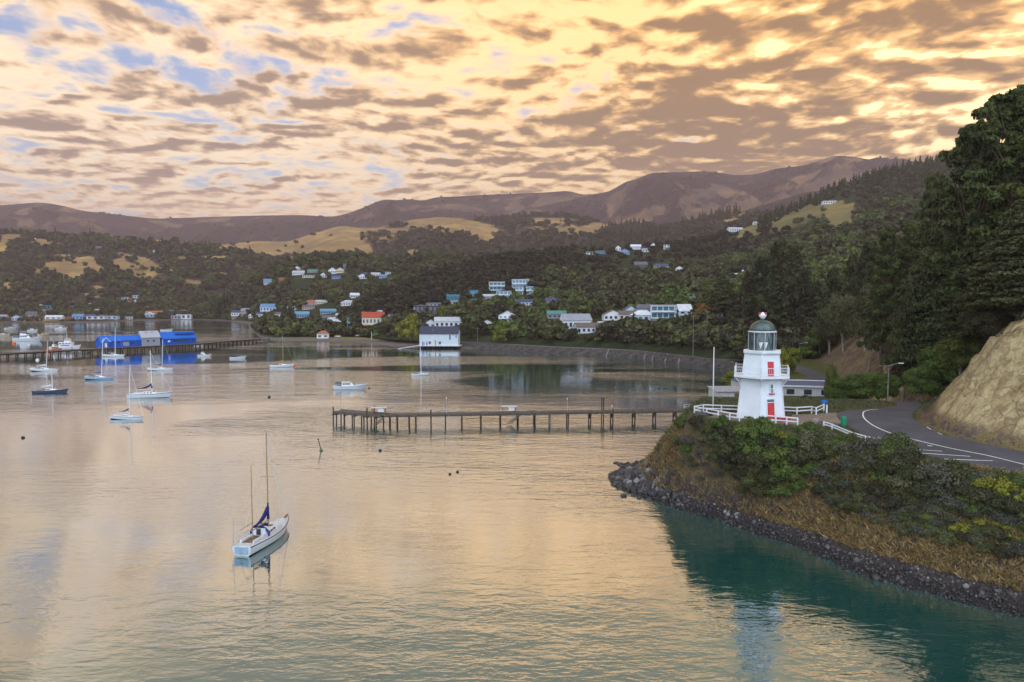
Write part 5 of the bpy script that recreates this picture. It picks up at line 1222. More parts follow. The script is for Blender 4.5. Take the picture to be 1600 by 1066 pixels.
for i, (px, d, top, w, k) in enumerate(((1140, 128, 618, 34, 'greenN'), (1122, 124, 628, 30, 'yellowN'), (1152, 122, 630, 26, 'greenN'), (1098, 122, 625, 22, 'greenN'), (1104, 118, 630, 18, 'yellowN'))):
    T(k, px, d, top, w, ['green shrub in front of the pale shed', 'yellowish shrub right of the flagpole', 'small green shrub at the left corner of the tower', 'bright shrub at the jetty end of the fence', 'low yellow shrub left of the flagpole'][i], 'shrub', 'shrub')
T('yellowM', 1140, 205, 578, 34, 'yellow-green tree by the water left of the lighthouse')
T('yellowM', 1152, 200, 590, 24, 'smaller yellow-green tree touching the tower, above the sheds')
T('yellowM', 1238, 225, 541, 30, 'yellow bush tree behind the right side of the gallery')
T('yellowM', 1226, 222, 545, 26, 'yellow bush tree right of the lantern base')
T('yellowM', 1219, 228, 550, 20, 'small yellow tree hidden beside the gallery railing')
# tall dark conifers behind the lighthouse
for i, (px, d, top, w, k) in enumerate(((1215, 330, 378, 60, 'pineM'), (1238, 350, 385, 50, 'pineM'), (1190, 320, 402, 56, 'pineM'), (1168, 330, 425, 46, 'pineM'), (1255, 330, 420, 44, 'pineM'), (1205, 300, 440, 60, 'pineM'), (1275, 320, 440, 46, 'pineM'),
        (1128, 360, 428, 58, 'cedarM'), (1105, 380, 445, 36, 'cedarM'), (1300, 300, 420, 50, 'pineM'), (1330, 290, 400, 50, 'pineM'), (1352, 280, 380, 50, 'pineM'), (1385, 270, 360, 50, 'pineM'), (1420, 260, 350, 60, 'pineM'))):
    T(k, px, d, top, w, ['tallest dark pine behind the lighthouse', 'dark pine just right of the tallest behind the lighthouse', 'dark pine above the lantern dome', 'dark pine left of the lantern dome', 'pine right of the dark group behind the lighthouse', 'broad pine at the front of the dark group', 'pine at the right end of the dark group',
        'spreading layered cedar right of the white houses', 'slim cedar touching the orange tree', 'hill pine above the lower road', 'hill pine in the valley left of the spur', 'hill pine rising behind the grey-green pine', 'hill pine left of the power pole', 'hill pine behind the open-crowned pine'][i])
for i, (x, y, k, s) in enumerate(((92, 92, 'pineN', .95), (104, 84, 'pineN', .9), (98, 104, 'pineN', 1.0), (112, 98, 'cypN', 1.0), (84, 78, 'roundN', 1.3), (94, 72, 'roundN', 1.4), (106, 70, 'roundN', 1.5), (118, 84, 'pineN', .9), (88, 98, 'cypN', .9), (100, 120, 'pineN', 1.0), (116, 112, 'pineN', .9), (92, 116, 'cypN', 1.0))):
    tree(k, x, y, s, 1.0, 'tall tree in the wood above the cutting, around the right edge of the view', 'trees above the cutting at the edge of the view', name={'p': 'pine_tree', 'c': 'cypress_tree', 'r': 'tree'}[k[0]])
_r = random.Random(5)
GR = 'trees on the slope behind the lighthouse and lower road'
for i in range(70):                       # wood between those
    px = _r.uniform(1150, 1560); d = _r.uniform(235, 330) if px < 1290 else _r.uniform(150, 290)
    x = (px - 800) / FOC * d
    if hz(np.array([x]), np.array([float(d)]))[2][0] < 7 and d < 270: continue
    if 1298 < px < 1400 and d < 190: continue
    k = _r.choice(['bushM', 'bushM', 'bushM', 'pineM', 'oliveM', 'greenM']) if d > 200 else 'roundN'
    tree(k, x, d, _r.uniform(.8, 1.3) if k != 'pineM' else _r.uniform(.5, .8), _r.uniform(.9, 1.2), {'b': 'dark leafy tree in the wood on the hillside behind the lighthouse', 'p': 'dark pine in the wood on the hillside behind the lighthouse', 'o': 'olive tree crown in the hillside wood behind the lighthouse', 'g': 'green tree crown in the hillside wood behind the lighthouse', 'r': 'rounded dark tree in the wood above the lower road'}[k[0]], GR + ' ' + k[0:3].replace('bus', '(dark)').replace('pin', '(pines)').replace('oli', '(olive)').replace('gre', '(green)').replace('rou', '(rounded)'), name='pine_tree' if k == 'pineM' else 'tree')

# ------------------------------------------------------------------ named trees of the town
for (k, px, d, top, w, lb) in (
    ('yellowM', 628, 432, 500, 30, 'pale yellow-green willow beside the red-roofed house'), ('yellowM', 642, 425, 491, 36, 'domed yellow-green tree left of the boathouse'), ('autumnM', 1098, 350, 476, 34, 'round orange-tinged tree in front of the white villas'),
    ('bushM', 430, 535, 505, 34, 'dark tree on the low point, right of its tall leftmost tree'), ('spireM', 414, 538, 487, 22, 'tall dark conifer at the tip of the low point'), ('bushM', 452, 530, 507, 30, 'dark round tree on the shore of the low point'),
    ('bushM', 472, 528, 508, 28, 'third round tree along the low point shore'), ('bushM', 508, 520, 500, 44, 'widest dark tree on the shore, left of the orange-roofed hut'), ('bushM', 530, 515, 505, 34, 'dark tree behind the orange-roofed hut'),
    ('autumnM', 572, 500, 508, 30, 'reddish bush in front of the red-roofed house'), ('bushM', 560, 505, 504, 24, 'dark bush left of the red-roofed house'), ('bushM', 600, 480, 506, 30, 'dark tree right of the red-roofed house'), ('autumnM', 588, 488, 514, 22, 'wine-red shrub near the beach'),
    ('greenM', 900, 440, 464, 48, 'broad dome of a green tree above the grey-roofed houses'), ('bushM', 935, 440, 470, 30, 'grey-green tree next to the broad green dome'), ('autumnM', 820, 430, 497, 26, 'dark red tree above the sea wall'),
    ('bushM', 733, 420, 503, 30, 'dark tree touching the right end of the boathouse'), ('bushM', 752, 425, 500, 28, 'second dark tree right of the boathouse'), ('yellowM', 782, 395, 508, 34, 'yellow-green shrub mass above the sea wall'), ('autumnM', 730, 470, 473, 26, 'brownish tree above the boathouse roof'),
    ('greenM', 750, 470, 478, 28, 'green tree above and right of the boathouse'), ('yellowM', 695, 480, 478, 26, 'yellow tree above the boathouse roof'), ('bushM', 780, 460, 470, 34, 'brown-green tree left of the small blue-white villa'), ('bushM', 735, 450, 488, 28, 'round dark bush between boathouse and villa'),
    ('greenM', 1058, 440, 460, 24, 'small round tree above the white villas'), ('bushM', 350, 960, 463, 30, 'big round brown tree on the bay shore'), ('bushM', 625, 1000, 407, 34, 'large pale rounded tree on the middle ridge'), ('bushM', 448, 700, 486, 28, 'rounded tree in the middle of the flat town'), ('bushM', 455, 640, 478, 22, 'dark tree in the town near the blue roof')):
    T(k, px, d, top, w, lb)
# band of bushes along the sea wall road
_r = random.Random(9); cnt = 0
G1 = 'bushes on the bank above the sea wall road'
for i in range(900):
    if cnt >= 105: break
    px = _r.uniform(735, 1205); py = _r.uniform(508, 545)
    topl = np.interp(px, [740, 860, 950, 1000, 1100, 1200], [520, 529, 529, 522, 508, 500]); botl = np.interp(px, [740, 860, 980, 1140, 1200], [530, 532, 536, 546, 548])
    if not topl < py < botl: continue
    p = pick(px, py)
    if p is None or not 250 < p.y < 520: continue
    k = _r.choice(['bushM', 'bushM', 'greenM', 'oliveM', 'bushM', 'autumnM' if px < 900 else 'bushM']); s = _r.uniform(.45, .85); cnt += 1
    nm = {'b': 'dark', 'g': 'green', 'o': 'olive', 'a': 'rusty red'}[k[0]]
    tree(k, p.x, p.y, s, _r.uniform(.6, .85), '%s bush on the bank above the sea wall road' % nm, G1 + ', ' + nm, 'bush', 'bush', z=p.z, sink=0.5)

# ------------------------------------------------------------------ woods beyond: instanced, nobody could count them
HID = bpy.data.collections.new('wood_sources')
def source(name, kinds, n, seed, R, H, z0, nl, nc, cs, m, core):
    c = bpy.data.collections.new(name)
    for i in range(n):
        me, L = crown(name + '_crown', seed + i, kinds[i % len(kinds)], R, H, z0, nl, nc, cs, m, core); o = bpy.data.objects.new(name + '_crown', me); c.objects.link(o)
    return c
SRC = dict(
    bush=source('bush_wood', ['round'], 6, 500, 3.8, 5.2, 0.3, 6, 170, 1.15, LM['bush'], 0.95),
    mixed=source('mixed_wood', ['round'], 5, 520, 3.8, 5.0, 0.3, 6, 170, 1.1, LM['olive'], 0.95),
    green=source('green_wood', ['round'], 4, 540, 3.8, 5.0, 0.3, 6, 170, 1.1, LM['green'], 0.95),
    darkb=source('dark_bush_wood', ['round'], 5, 580, 3.8, 5.2, 0.3, 6, 170, 1.15, LM['brown'], 0.95),
    pine=source('pine_wood', ['spire'], 4, 560, 3.2, 15, 0.5, 9, 170, 1.5, LM['dark'], 0.95))
def wood(name, pts, scl, src, seed):
    rs_ = np.random.RandomState(seed)
    me = np_mesh(name, pts, [], []); n = len(pts)
    a = me.attributes.new('scl', 'FLOAT', 'POINT'); a.data.foreach_set('value', np.asarray(scl, np.float32))
    a = me.attributes.new('rz', 'FLOAT', 'POINT'); a.data.foreach_set('value', rs_.uniform(0, 6.28, n).astype(np.float32))
    o = link(name, me); tag(o, kind='stuff')
    ng = bpy.data.node_groups.new(name + '_scatter', 'GeometryNodeTree')
    ng.interface.new_socket('Geometry', in_out='INPUT', socket_type='NodeSocketGeometry'); ng.interface.new_socket('Geometry', in_out='OUTPUT', socket_type='NodeSocketGeometry')
    N_ = ng.nodes; gi = N_.new('NodeGroupInput'); go = N_.new('NodeGroupOutput'); ip = N_.new('GeometryNodeInstanceOnPoints'); ci = N_.new('GeometryNodeCollectionInfo')
    ci.inputs['Collection'].default_value = SRC[src]; ci.inputs['Separate Children'].default_value = True; ci.inputs['Reset Children'].default_value = True
    na = N_.new('GeometryNodeInputNamedAttribute'); na.data_type = 'FLOAT'; na.inputs['Name'].default_value = 'scl'
    nr_ = N_.new('GeometryNodeInputNamedAttribute'); nr_.data_type = 'FLOAT'; nr_.inputs['Name'].default_value = 'rz'
    cx = N_.new('ShaderNodeCombineXYZ'); ip.inputs['Pick Instance'].default_value = True
    l = ng.links.new; l(gi.outputs[0], ip.inputs['Points']); l(ci.outputs[0], ip.inputs['Instance']); l(na.outputs[0], ip.inputs['Scale']); l(nr_.outputs[0], cx.inputs[2])
    l(cx.outputs[0], ip.inputs['Rotation']); l(ip.outputs[0], go.inputs[0])
    mod = o.modifiers.new('scatter', 'NODES'); mod.node_group = ng
    return o
CLEAR = []                                 # (x, y, r) kept free for houses
def sample_hill(Hd, n, seed, accept, tmin=0.0, tmax=1.0, bias=1.0):
    rs_ = np.random.RandomState(seed); V_ = Hd['V']; nr_, nc_ = V_.shape[:2]; nr_ = Hd['nr']
    t = (tmin + (tmax - tmin) * rs_.uniform(0, 1, n) ** bias) * (nr_ - 1.001); u = rs_.uniform(0, nc_ - 1.001, n)
    i, j = t.astype(int), u.astype(int); a, b_ = (t - i)[:, None], (u - j)[:, None]
    P_ = V_[i, j] * (1 - a) * (1 - b_) + V_[i + 1, j] * a * (1 - b_) + V_[i, j + 1] * (1 - a) * b_ + V_[i + 1, j + 1] * a * b_
    vg = Hd['veg'][i, j]; px, py = to_px(P_[:, 0], P_[:, 1], P_[:, 2])
    ok = accept(P_, vg, px, py, rs_)
    return P_[ok]
def not_clear(P_):
    ok = np.ones(len(P_), bool)
    for (x, y, r) in CLEAR: ok &= (P_[:, 0] - x) ** 2 + (P_[:, 1] - y) ** 2 > r * r
    return ok
# ------------------------------------------------------------------ boats
def hull_mesh(L, beam, fb, sheer=0.25, transom=0.72, draft=0.5, rake=0.12, n=14, full=2.2):
    """returns (hull MB, deck outline); +X is the bow, z=0 the waterline"""
    hb = MB(); secs = []
    for i in range(n):
        t = i / (n - 1); w = beam / 2 * (transom + (1 - transom) * math.sin(min(1, t / 0.5) * PI / 2)) if t < 0.5 else beam / 2 * (1 - ((t - 0.5) / 0.5) ** full)
        w = max(w, 0.03); z1 = fb * (1 + sheer * (2 * t - 0.8) ** 2 * (1 if t > .4 else .25)); x = -L / 2 + L * t
        xo = lambda z: x + (L * rake * 0.5 * (z / fb) if t > 0.6 else 0) * ((t - 0.6) / 0.4 if t > 0.6 else 0) - (0.12 * (z / fb) if t == 0 else 0)
        dr = draft * math.sin(PI * min(1, 0.12 + t * 0.88)) ** .5
        sec = []
        for (k, z) in ((1.0, z1), (0.98, z1 * 0.6), (0.90, z1 * 0.15), (0.82, 0.0), (0.55, -dr * .6), (0.0, -dr)): sec.append((xo(z), w * k, z))
        secs.append(sec)
    m = len(secs[0]); vs = []; 
    for sec in secs:
        ring = sec + [(x, -y, z) for x, y, z in reversed(sec[:-1])]; vs += ring
    r = 2 * m - 1; fs = []; mi = []
    for i in range(n - 1):
        for k in range(r - 1):
            fs.append((i * r + k, (i + 1) * r + k, (i + 1) * r + k + 1, i * r + k + 1)); kk = min(k, r - 2 - k); mi.append(1 if kk >= 3 else 0)
    fs.append(tuple(range(r))); mi.append(0)
    fs.append(tuple(reversed(range((n - 1) * r, n * r)))); mi.append(0)
    hb.v = vs; hb.f = fs; hb.mi = mi
    out = [(s[0][0], s[0][1], s[0][2]) for s in secs]
    return hb, out
def deck_mb(out, drop_=0.06, inset=0.04):
    d = MB(); n = len(out); vs = []
    for x, y, z in out: yy = max(0.0, y - inset); vs += [(x, yy, z - drop_), (x, 0, z - drop_ + 0.05), (x, -yy, z - drop_)]
    fs = []
    for i in range(n - 1):
        for k in range(2): a = i * 3 + k; fs.append((a, a + 3, a + 4, a + 1))
    d.v = vs; d.f = fs; d.mi = [0] * len(fs); return d
def cabin_mb(x0, x1, w0, w1, z0, h, slope=0.5, taper=.85):
    vs = [(x0, -w0, z0), (x1, -w1, z0), (x1, w1, z0), (x0, w0, z0), (x0, -w0 * taper, z0 + h), (x1 - slope, -w1 * taper, z0 + h * .8), (x1 - slope, w1 * taper, z0 + h * .8), (x0, w0 * taper, z0 + h)]
    return MB().add(vs, [(3, 2, 1, 0), (4, 5, 6, 7), (0, 1, 5, 4), (1, 2, 6, 5), (2, 3, 7, 6), (3, 0, 4, 7)])
def sailboat(px, py, L, rz, mast_h, label, hull='hullw', cover='navy', coverlift=0.9, detail=1, mizzen=False, heel=0.0, pitch=0.0, spar='alu', buoy=None, cabin=True, group=None, mast_only=False, pos=None):
    p = G(px, py) if pos is None else Vector(pos); o = empty('sailboat', (p.x, p.y, 0), rz, heel, pitch); tag(o, label, 'sailboat', group)
    s = L / 10.0; beam = 3.0 * s; fb = 1.0 * s
    hb, out = hull_mesh(L, beam, fb); hb.build('hull', [C[hull], C['anti']], o, smooth=False)
    dk = deck_mb(out); dk.build('deck', C['deck'], o)
    st = MB()
    for sg in (1, -1):
        for a, b_ in zip(out, out[1:]): st.bar((a[0], sg * (a[1] + .01), a[2] * .86), (b_[0], sg * (b_[1] + .01), b_[2] * .86), .03 * s, .08 * s)
    if detail: st.build('rubbing_stripe', C['navy'] if hull != 'hullnavy' else C['white'], o)
    if cabin:
        cb_ = cabin_mb(-0.12 * L, 0.22 * L, 0.95 * s, 0.62 * s, fb * .95, 0.55 * s, 0.6 * s); cb = cb_.build('cabin', C['hullw'], o, bevel=0.03 * s)
        nwin = 3 if detail else 1
        for k in range(nwin):
            for sg in (1, -1):
                x = (-0.07 + 0.075 * k) * L; y = (0.93 - 0.085 * k) * s * .96
                w = MB(); w.box((x, sg * y, fb * .95 + .30 * s), (0.42 * s if detail else 2.0 * s, .05, .24 * s)); w.build('window', C['glass'], cb)
        w = MB(); w.box((0.12 * L, 0, fb * .95 + .5 * s), (.5 * s, .5 * s, .08)); w.build('hatch', C['glass'], cb)
    # cockpit
    ck = MB(); ck.box((-0.27 * L, 0, fb + .02), (0.24 * L, 1.15 * s, .05)); ck.build('cockpit', C['teak'], o)
    if detail:
        for sg in (1, -1): cm = MB(); cm.box((-0.27 * L, sg * .75 * s, fb + .13 * s), (.25 * L, .16 * s, .26 * s)); cm.build('coaming', C['hullw'], o)
    mx = 0.08 * L; mz = fb * 1.4; fat = 1.0 if p.y < 120 else 1.0 + min(1.4, p.y / 260)
    mt = MB(); mt.tube([(mx, 0, fb), (mx, 0, mz + mast_h)], [.075 * max(s, .9) * fat, .05 * max(s, .9) * fat], 7); ms = mt.build('mast', C[spar], o)
    sp_ = MB(); sp_.bar((mx, -.9 * s, mz + mast_h * .52), (mx, .9 * s, mz + mast_h * .52), .05); sp_.build('spreader', C[spar], ms)
    bl = 0.34 * L
    bm_ = MB(); bm_.tube([(mx, 0, mz + .75 * s), (mx - bl, 0, mz + .6 * s)], .06 * s, 6); bm_.build('boom', C[spar], o)
    if cover:
        cv = MB(); pts = []; rad = []
        for k in range(9): t = k / 8; pts.append((mx - .05 - bl * t, 0, mz + (.95 + coverlift * (1 - t) ** 3) * s)); rad.append((.10 + .14 * math.sin(PI * min(1, t + .25)) ** 1 * (1.1 - .5 * t)) * s)
        cv.tube(pts, rad, 8); cv.build('sail_cover', C[cover], o, smooth=True)
        if detail: cv = MB(); cv.tube([(mx - .02, 0, mz + .9 * s), (mx - .02, 0, mz + (1.0 + coverlift + .5) * s)], [.17 * s, .09 * s], 7); cv.build('cover_collar', C[cover], o)
    bow = Vector((out[-1][0] - .05, 0, out[-1][2]))
    ri = MB(); ri.bar(bow, (mx, 0, mz + mast_h * .95), .045 if detail else .035); ri.build('furled_jib' if detail else 'forestay', C['hullw'] if detail else C['steel'], o)
    ri = MB(); ri.bar((out[0][0] + .1, 0, out[0][2]), (mx, 0, mz + mast_h * .99), .02)
    for sg in (1, -1): ri.bar((mx - .1, sg * beam * .47, fb), (mx, sg * .9 * s, mz + mast_h * .52), .018); ri.bar((mx, sg * .9 * s, mz + mast_h * .52), (mx, 0, mz + mast_h * .95), .018)
    ri.build('rigging', C['steel'], o)
    if detail:
        pu = MB()
        for sg in (1, -1):
            xs_ = [out[k] for k in (0, 2, 4, 6, 8, 10, 12)]
            for q in xs_: pu.bar((q[0], sg * q[1] * .97, q[2]), (q[0], sg * q[1] * .97, q[2] + .6 * s), .025)
            for a, b_ in zip(xs_, xs_[1:]):
                for h_ in (.6, .33): pu.bar((a[0], sg * a[1] * .97, a[2] + h_ * s), (b_[0], sg * b_[1] * .97, b_[2] + h_ * s), .015)
        pu.build('guard_rails', C['steel'], o)
    if mizzen:
        mm = MB(); mzx = -0.27 * L; mm.tube([(mzx, 0, fb), (mzx, 0, fb + mast_h * .74)], [.06, .035], 7); m2 = mm.build('mizzen_mast', C[spar], o)
        b2 = MB(); b2.tube([(mzx, 0, fb + 1.9 * s), (mzx - .26 * L, 0, fb + 1.8 * s)], .035, 6); b2.build('mizzen_boom', C[spar], m2)
        ga = MB(); ga.bar((-L / 2 - .1, .9 * s, fb), (-L / 2 - .1, .9 * s, fb + 3.2 * s), .04); ga.build('stern_pole', C['steel'], o)
        # blue spray hood
        sh = MB(); vs = []; fs = []
        for i in range(5):
            x = -0.135 * L + .95 * s * i / 4; r = (1.15 - .28 * (i / 4) ** 2); hh = (1.35 - .85 * (i / 4) ** 1.6)
            for k in range(9): a = PI * k / 8; vs.append((x, math.cos(a) * r * s, fb * .9 + math.sin(a) ** .7 * hh * s * .95))
        for i in range(4):
            for k in range(8): a = i * 9 + k; fs.append((a, a + 1, a + 10, a + 9))
        sh.add(vs, fs); so_ = sh.build('spray_hood', C['canvasblue'], o, smooth=True); mo = so_.modifiers.new('t', 'SOLIDIFY'); mo.thickness = .05
        ws = MB(); ws.box((-0.105 * L + 1.0 * s, 0, fb + .9 * s), (.05, .9 * s, .35 * s)); ws.build('hood_window', C['glass'], o)
        bh = MB(); bh.box((-0.125 * L, 0, fb + .42 * s), (.08, 1.5 * s, .85 * s)); bk = bh.build('bulkhead', C['hullw'], o)
        bh = MB(); bh.box((-0.135 * L, 0.05, fb + .45 * s), (.08, .5 * s, .7 * s)); bh.build('companionway', C['glass'], bk)
        wh = MB(); wh.tube([(-.33 * L, .38 * math.cos(a) * s, fb + .85 * s + .38 * math.sin(a) * s) for a in [2 * PI * k / 14 for k in range(15)]], .025, 5); wh.build('wheel', C['steel'], o)
        tr = MB(); tr.box((-L / 2 - .13, 0, fb * .55), (.04, 1.5 * s, .75 * s)); tr.build('transom_panel', C['hullblue'], o)
        an = MB(); an.bar((L / 2 - .3, 0, fb * 1.35), (L / 2 + .55, 0, fb * 1.5), .22, .07); an.build('bowsprit', C['teak'], o)
        ld = MB()
        for k in range(4): ld.bar((-L / 2 - .2, -.2, .15 + .2 * k), (-L / 2 - .2, .2, .15 + .2 * k), .03)
        ld.build('stern_ladder', C['steel'], o)
    return o
R = math.radians
# near ketch
pa, pb = G(385, 866), G(441, 826); v_ = pb - pa; mid = (pa + pb) / 2
ket = sailboat(0, 0, 9.8, math.atan2(v_.y, v_.x) - 0.03, 11.0, 'white ketch with blue spray hood and two bare masts, alone in the foreground water', mizzen=True, spar='spar', cover='navy', coverlift=1.3, heel=R(-1.0), pitch=R(1.2), pos=(mid.x, mid.y, 0))
for px, py, L, rz, mh, lb, hull, cov, det, heel in (
    (233, 621, 11.0, 4, 11.6, 'large white sloop with navy boom cover and dark mast, biggest of the moored yachts', 'hullw', 'navy', 1, 1),
    (198, 655, 7.2, -8, 11.5, 'white yacht with dark sail cover sweeping up its tall mast, nearest of the mooring field', 'hullw', 'navy', 1, -3),
    (78, 614, 8.6, 14, 6.2, 'low navy-hulled yacht moored at the far left', 'hullnavy', 'hullw', 0, 0),
    (69, 580, 9.2, 3, 10.2, 'white yacht with long windowed deckhouse moored left of the blue shed', 'hullw', 'hullw', 0, -5),
    (155, 593, 9.0, 2, 13.0, 'pale blue yacht with blue sail cover below the blue shed', 'hullblue', 'canvasblue', 0, -4),
    (177.5, 557.5, 9.6, -2, 13.0, 'cream white yacht lying right in front of the blue wharf shed', 'hullw', None, 0, -2),
    (250, 579, 8.6, 6, 10.8, 'slim white yacht with dark cover below the right end of the blue shed', 'hullw', 'navy', 0, -3),
    (440, 573.5, 8.9, 4, 12.2, 'white yacht with yellow sail cover in mid harbour', 'hullw', 'yellow', 0, 1),
    (656, 586.5, 5.8, 6, 9.6, 'little white yacht with blue canvas near the boathouse', 'hullw', 'canvasblue', 0, 1),
    (68, 524, 9.5, 80, 17, 'tan yacht with tall mast seen end-on beyond the wharf', 'hullcream', None, 0, 0),
    (3, 524, 10, 20, 8, 'tan yacht cut by the left edge beyond the wharf', 'hullcream', 'navy', 0, 0)):
    sailboat(px, py, L, R(rz), mh, lb, hull, cov, 1.1 if det else .4, det, heel=0, pitch=R(heel * -1), spar='spar' if hull == 'hullcream' or cov == 'yellow' else 'hullw')
def motorboat(px, py, L, rz, label, cab='hard', hull='hullw', fly=False, group=None, trim='navy', pos=None, detail=1):
    p = G(px, py) if pos is None else Vector(pos); o = empty('motorboat', (p.x, p.y, 0), R(rz)); tag(o, label, 'motorboat', group)
    s = L / 8.5; fb = 1.05 * s; beam = 2.9 * s
    hb, out = hull_mesh(L, beam, fb, .35, .88, .35, .2, 12, 2.6); hb.build('hull', [C[hull], C['anti']], o)
    deck_mb(out).build('deck', C['deck'], o)
    if cab == 'hard':
        cb = cabin_mb(-.22 * L, .24 * L, 1.08 * s, .85 * s, fb * .95, 1.0 * s, 1.0 * s).build('cabin', C['hullw'], o, bevel=.04 * s)
        w = MB(); vs = [(.235 * L - .12 * s, y, fb + .15 * s) for y in (-.72 * s, .72 * s)] + [(.235 * L - .80 * s, y, fb + .72 * s) for y in (.66 * s, -.66 * s)]
        vs += [(x + .06 * s, y, z + .06 * s) for x, y, z in vs]; w.add(vs, [(0, 1, 2, 3), (7, 6, 5, 4), (0, 4, 5, 1), (1, 5, 6, 2), (2, 6, 7, 3), (3, 7, 4, 0)]); w.build('windscreen', C['glass'], cb)
        for sg in (1, -1):
            for k in range(3 if detail else 1): w = MB(); w.box(((-.15 + .09 * k) * L, sg * (1.0 - .045 * k) * s, fb * .95 + .6 * s), (.6 * s if detail else 2.2 * s, .05, .4 * s), rz=-sg * .03); w.build('window', C['glass'], cb)
        rf = MB(); rf.box((-.12 * L, 0, fb * .95 + 1.08 * s), (.32 * L, 2.0 * s, .1 * s)); rf.build('cabin_roof', C['hullw'], o)
        if fly:
            fy = cabin_mb(-.22 * L, .06 * L, .85 * s, .7 * s, fb * .95 + 1.1 * s, .65 * s, .5 * s).build('flybridge', C['hullw'], o)
            hd = MB(); hd.box((-.1 * L, 0, fb + 2.25 * s), (.22 * L, 1.6 * s, .08 * s))
            for x in (-.2 * L, 0):
                for y in (-.7 * s, .7 * s): hd.bar((x, y, fb + 1.6 * s), (x, y, fb + 2.25 * s), .05)
            hd.build('hard_top', C['hullw'], fy)
            w = MB(); w.box((.035 * L, 0, fb + 1.55 * s), (.06, 1.25 * s, .3 * s)); w.build('window', C['glass'], fy)
        cn = MB(); cn.box((-.34 * L, 0, fb + .75 * s), (.2 * L, 2.3 * s, .7 * s), taper=.92); cn.build('awning', C['glass'] if trim == 'navy' else C['canvasblue'], o)
    elif cab == 'open':
        w = MB(); w.box((.05 * L, 0, fb + .32 * s), (.08, 1.8 * s, .6 * s)); w.build('windscreen', C['glass'], o)
        w = MB(); w.box((-.28 * L, 0, fb + .2 * s), (.4 * L, 2.2 * s, .5 * s), taper=.85); w.build('cockpit_cover', C['navy'], o)
        w = MB(); w.box((-.53 * L, 0, fb * .7), (.5 * s, .5 * s, 1.3 * s)); w.build('outboard_motor', C['black'], o)
    ra = MB()
    for sg in (1, -1):
        q = [out[k] for k in (6, 7, 8, 9, 10, 11)]
        for a in q: ra.bar((a[0], sg * a[1] * .95, a[2]), (a[0], sg * a[1] * .95, a[2] + .55 * s), .03)
        for a, b_ in zip(q, q[1:]): ra.bar((a[0], sg * a[1] * .95, a[2] + .55 * s), (b_[0], sg * b_[1] * .95, b_[2] + .55 * s), .03)
    ra.build('bow_rail', C['steel'], o)
    st = MB()
    for sg in (1, -1):
        for a, b_ in zip(out, out[1:]): st.bar((a[0], sg * (a[1] + .01), a[2] * .72), (b_[0], sg * (b_[1] + .01), b_[2] * .72), .03 * s, .07 * s)
    st.build('rubbing_stripe', C['navy'], o)
    return o
motorboat(545, 608, 8.8, 2, 'white cabin cruiser moored above the jetty end', fly=False)
motorboat(42, 533, 16, 3, 'big white launch with swept flybridge beyond the wharf', fly=True)
motorboat(319, 557, 5.8, -6, 'small white fishing launch right of the blue shed', fly=True, detail=0)
motorboat(371, 560.5, 6.6, 4, 'white runabout with dark cockpit cover in mid harbour', 'open')
motorboat(51, 517.5, 9, -10, 'short pinkish white launch behind the big white launch', detail=0)
motorboat(95, 514.5, 10, 3, 'low white workboat moored off the far shore', detail=0)
motorboat(16, 514, 9, 60, 'small white boat near the far left shoreline', detail=0)
motorboat(183, 521, 8, 5, 'dark little boat behind the blue shed', 'open', hull='hullnavy')
motorboat(260, 517, 10, -5, 'white and blue boat on the water above the blue shed', 'open')
motorboat(311, 541, 5, 5, 'little white tender at the right end of the wharf', 'open')
# buoys and marks
def buoy(px, py, r, m, label, name='mooring_buoy'):
    p = G(px, py); o = empty(name, (p.x, p.y, 0)); tag(o, label, 'buoy')
    t = MB(); t.lathe([(r * .3, -r * .6), (r * .9, -r * .3), (r, 0.1 * r), (r * .8, r * .7), (r * .3, r), (.02, r * 1.05)], 12); t.build('float', C[m], o, smooth=True)
    t = MB(); t.lathe([(.04, r), (.04, r * 1.6)], 6); t.build('ring', C['steel'], o)
buoy(58.5, 563, .75, 'hullw', 'white round mooring buoy near the wharf'); buoy(36, 684.5, .35, 'black', 'dark buoy alone at the left side'); buoy(594, 704.5, .32, 'black', 'small dark buoy right of the leaning marker')
buoy(715, 738, .24, 'black', 'dark float, upper right of a pair in the centre'); buoy(703, 741.5, .24, 'black', 'dark float, lower left of a pair in the centre'); buoy(459.5, 572.5, .7, 'orange', 'orange buoy at the bow of the yellow-covered yacht'); buoy(420.5, 621, .45, 'black', 'small dark buoy between cruiser and big sloop')
buoy(329, 556, .7, 'orange', 'orange float beside the small fishing launch'); buoy(577, 607, .3, 'black', 'tiny buoy off the bow of the cabin cruiser'); buoy(22, 537, 1.1, 'orange', 'orange float astern of the big white launch')
p = G(502, 704.5); o = empty('leaning_marker', (p.x, p.y, 0), 0, 0, R(-14)); tag(o, 'dark leaning channel marker pole standing in open water', 'marker')
t = MB(); t.tube([(0, 0, -1.5), (0, 0, 1.4), (0, 0, 2.3)], [.10, .08, .05], 8); t.build('pole', C['darkwood'], o)
t = MB(); t.lathe([(.05, -.1), (.32, 0), (.34, .12), (.1, .3)], 10); t.build('float_collar', C['green'], o)
t = MB(); t.box((0, 0, 2.2), (.22, .22, .22)); t.build('topmark', C['darkwood'], o)

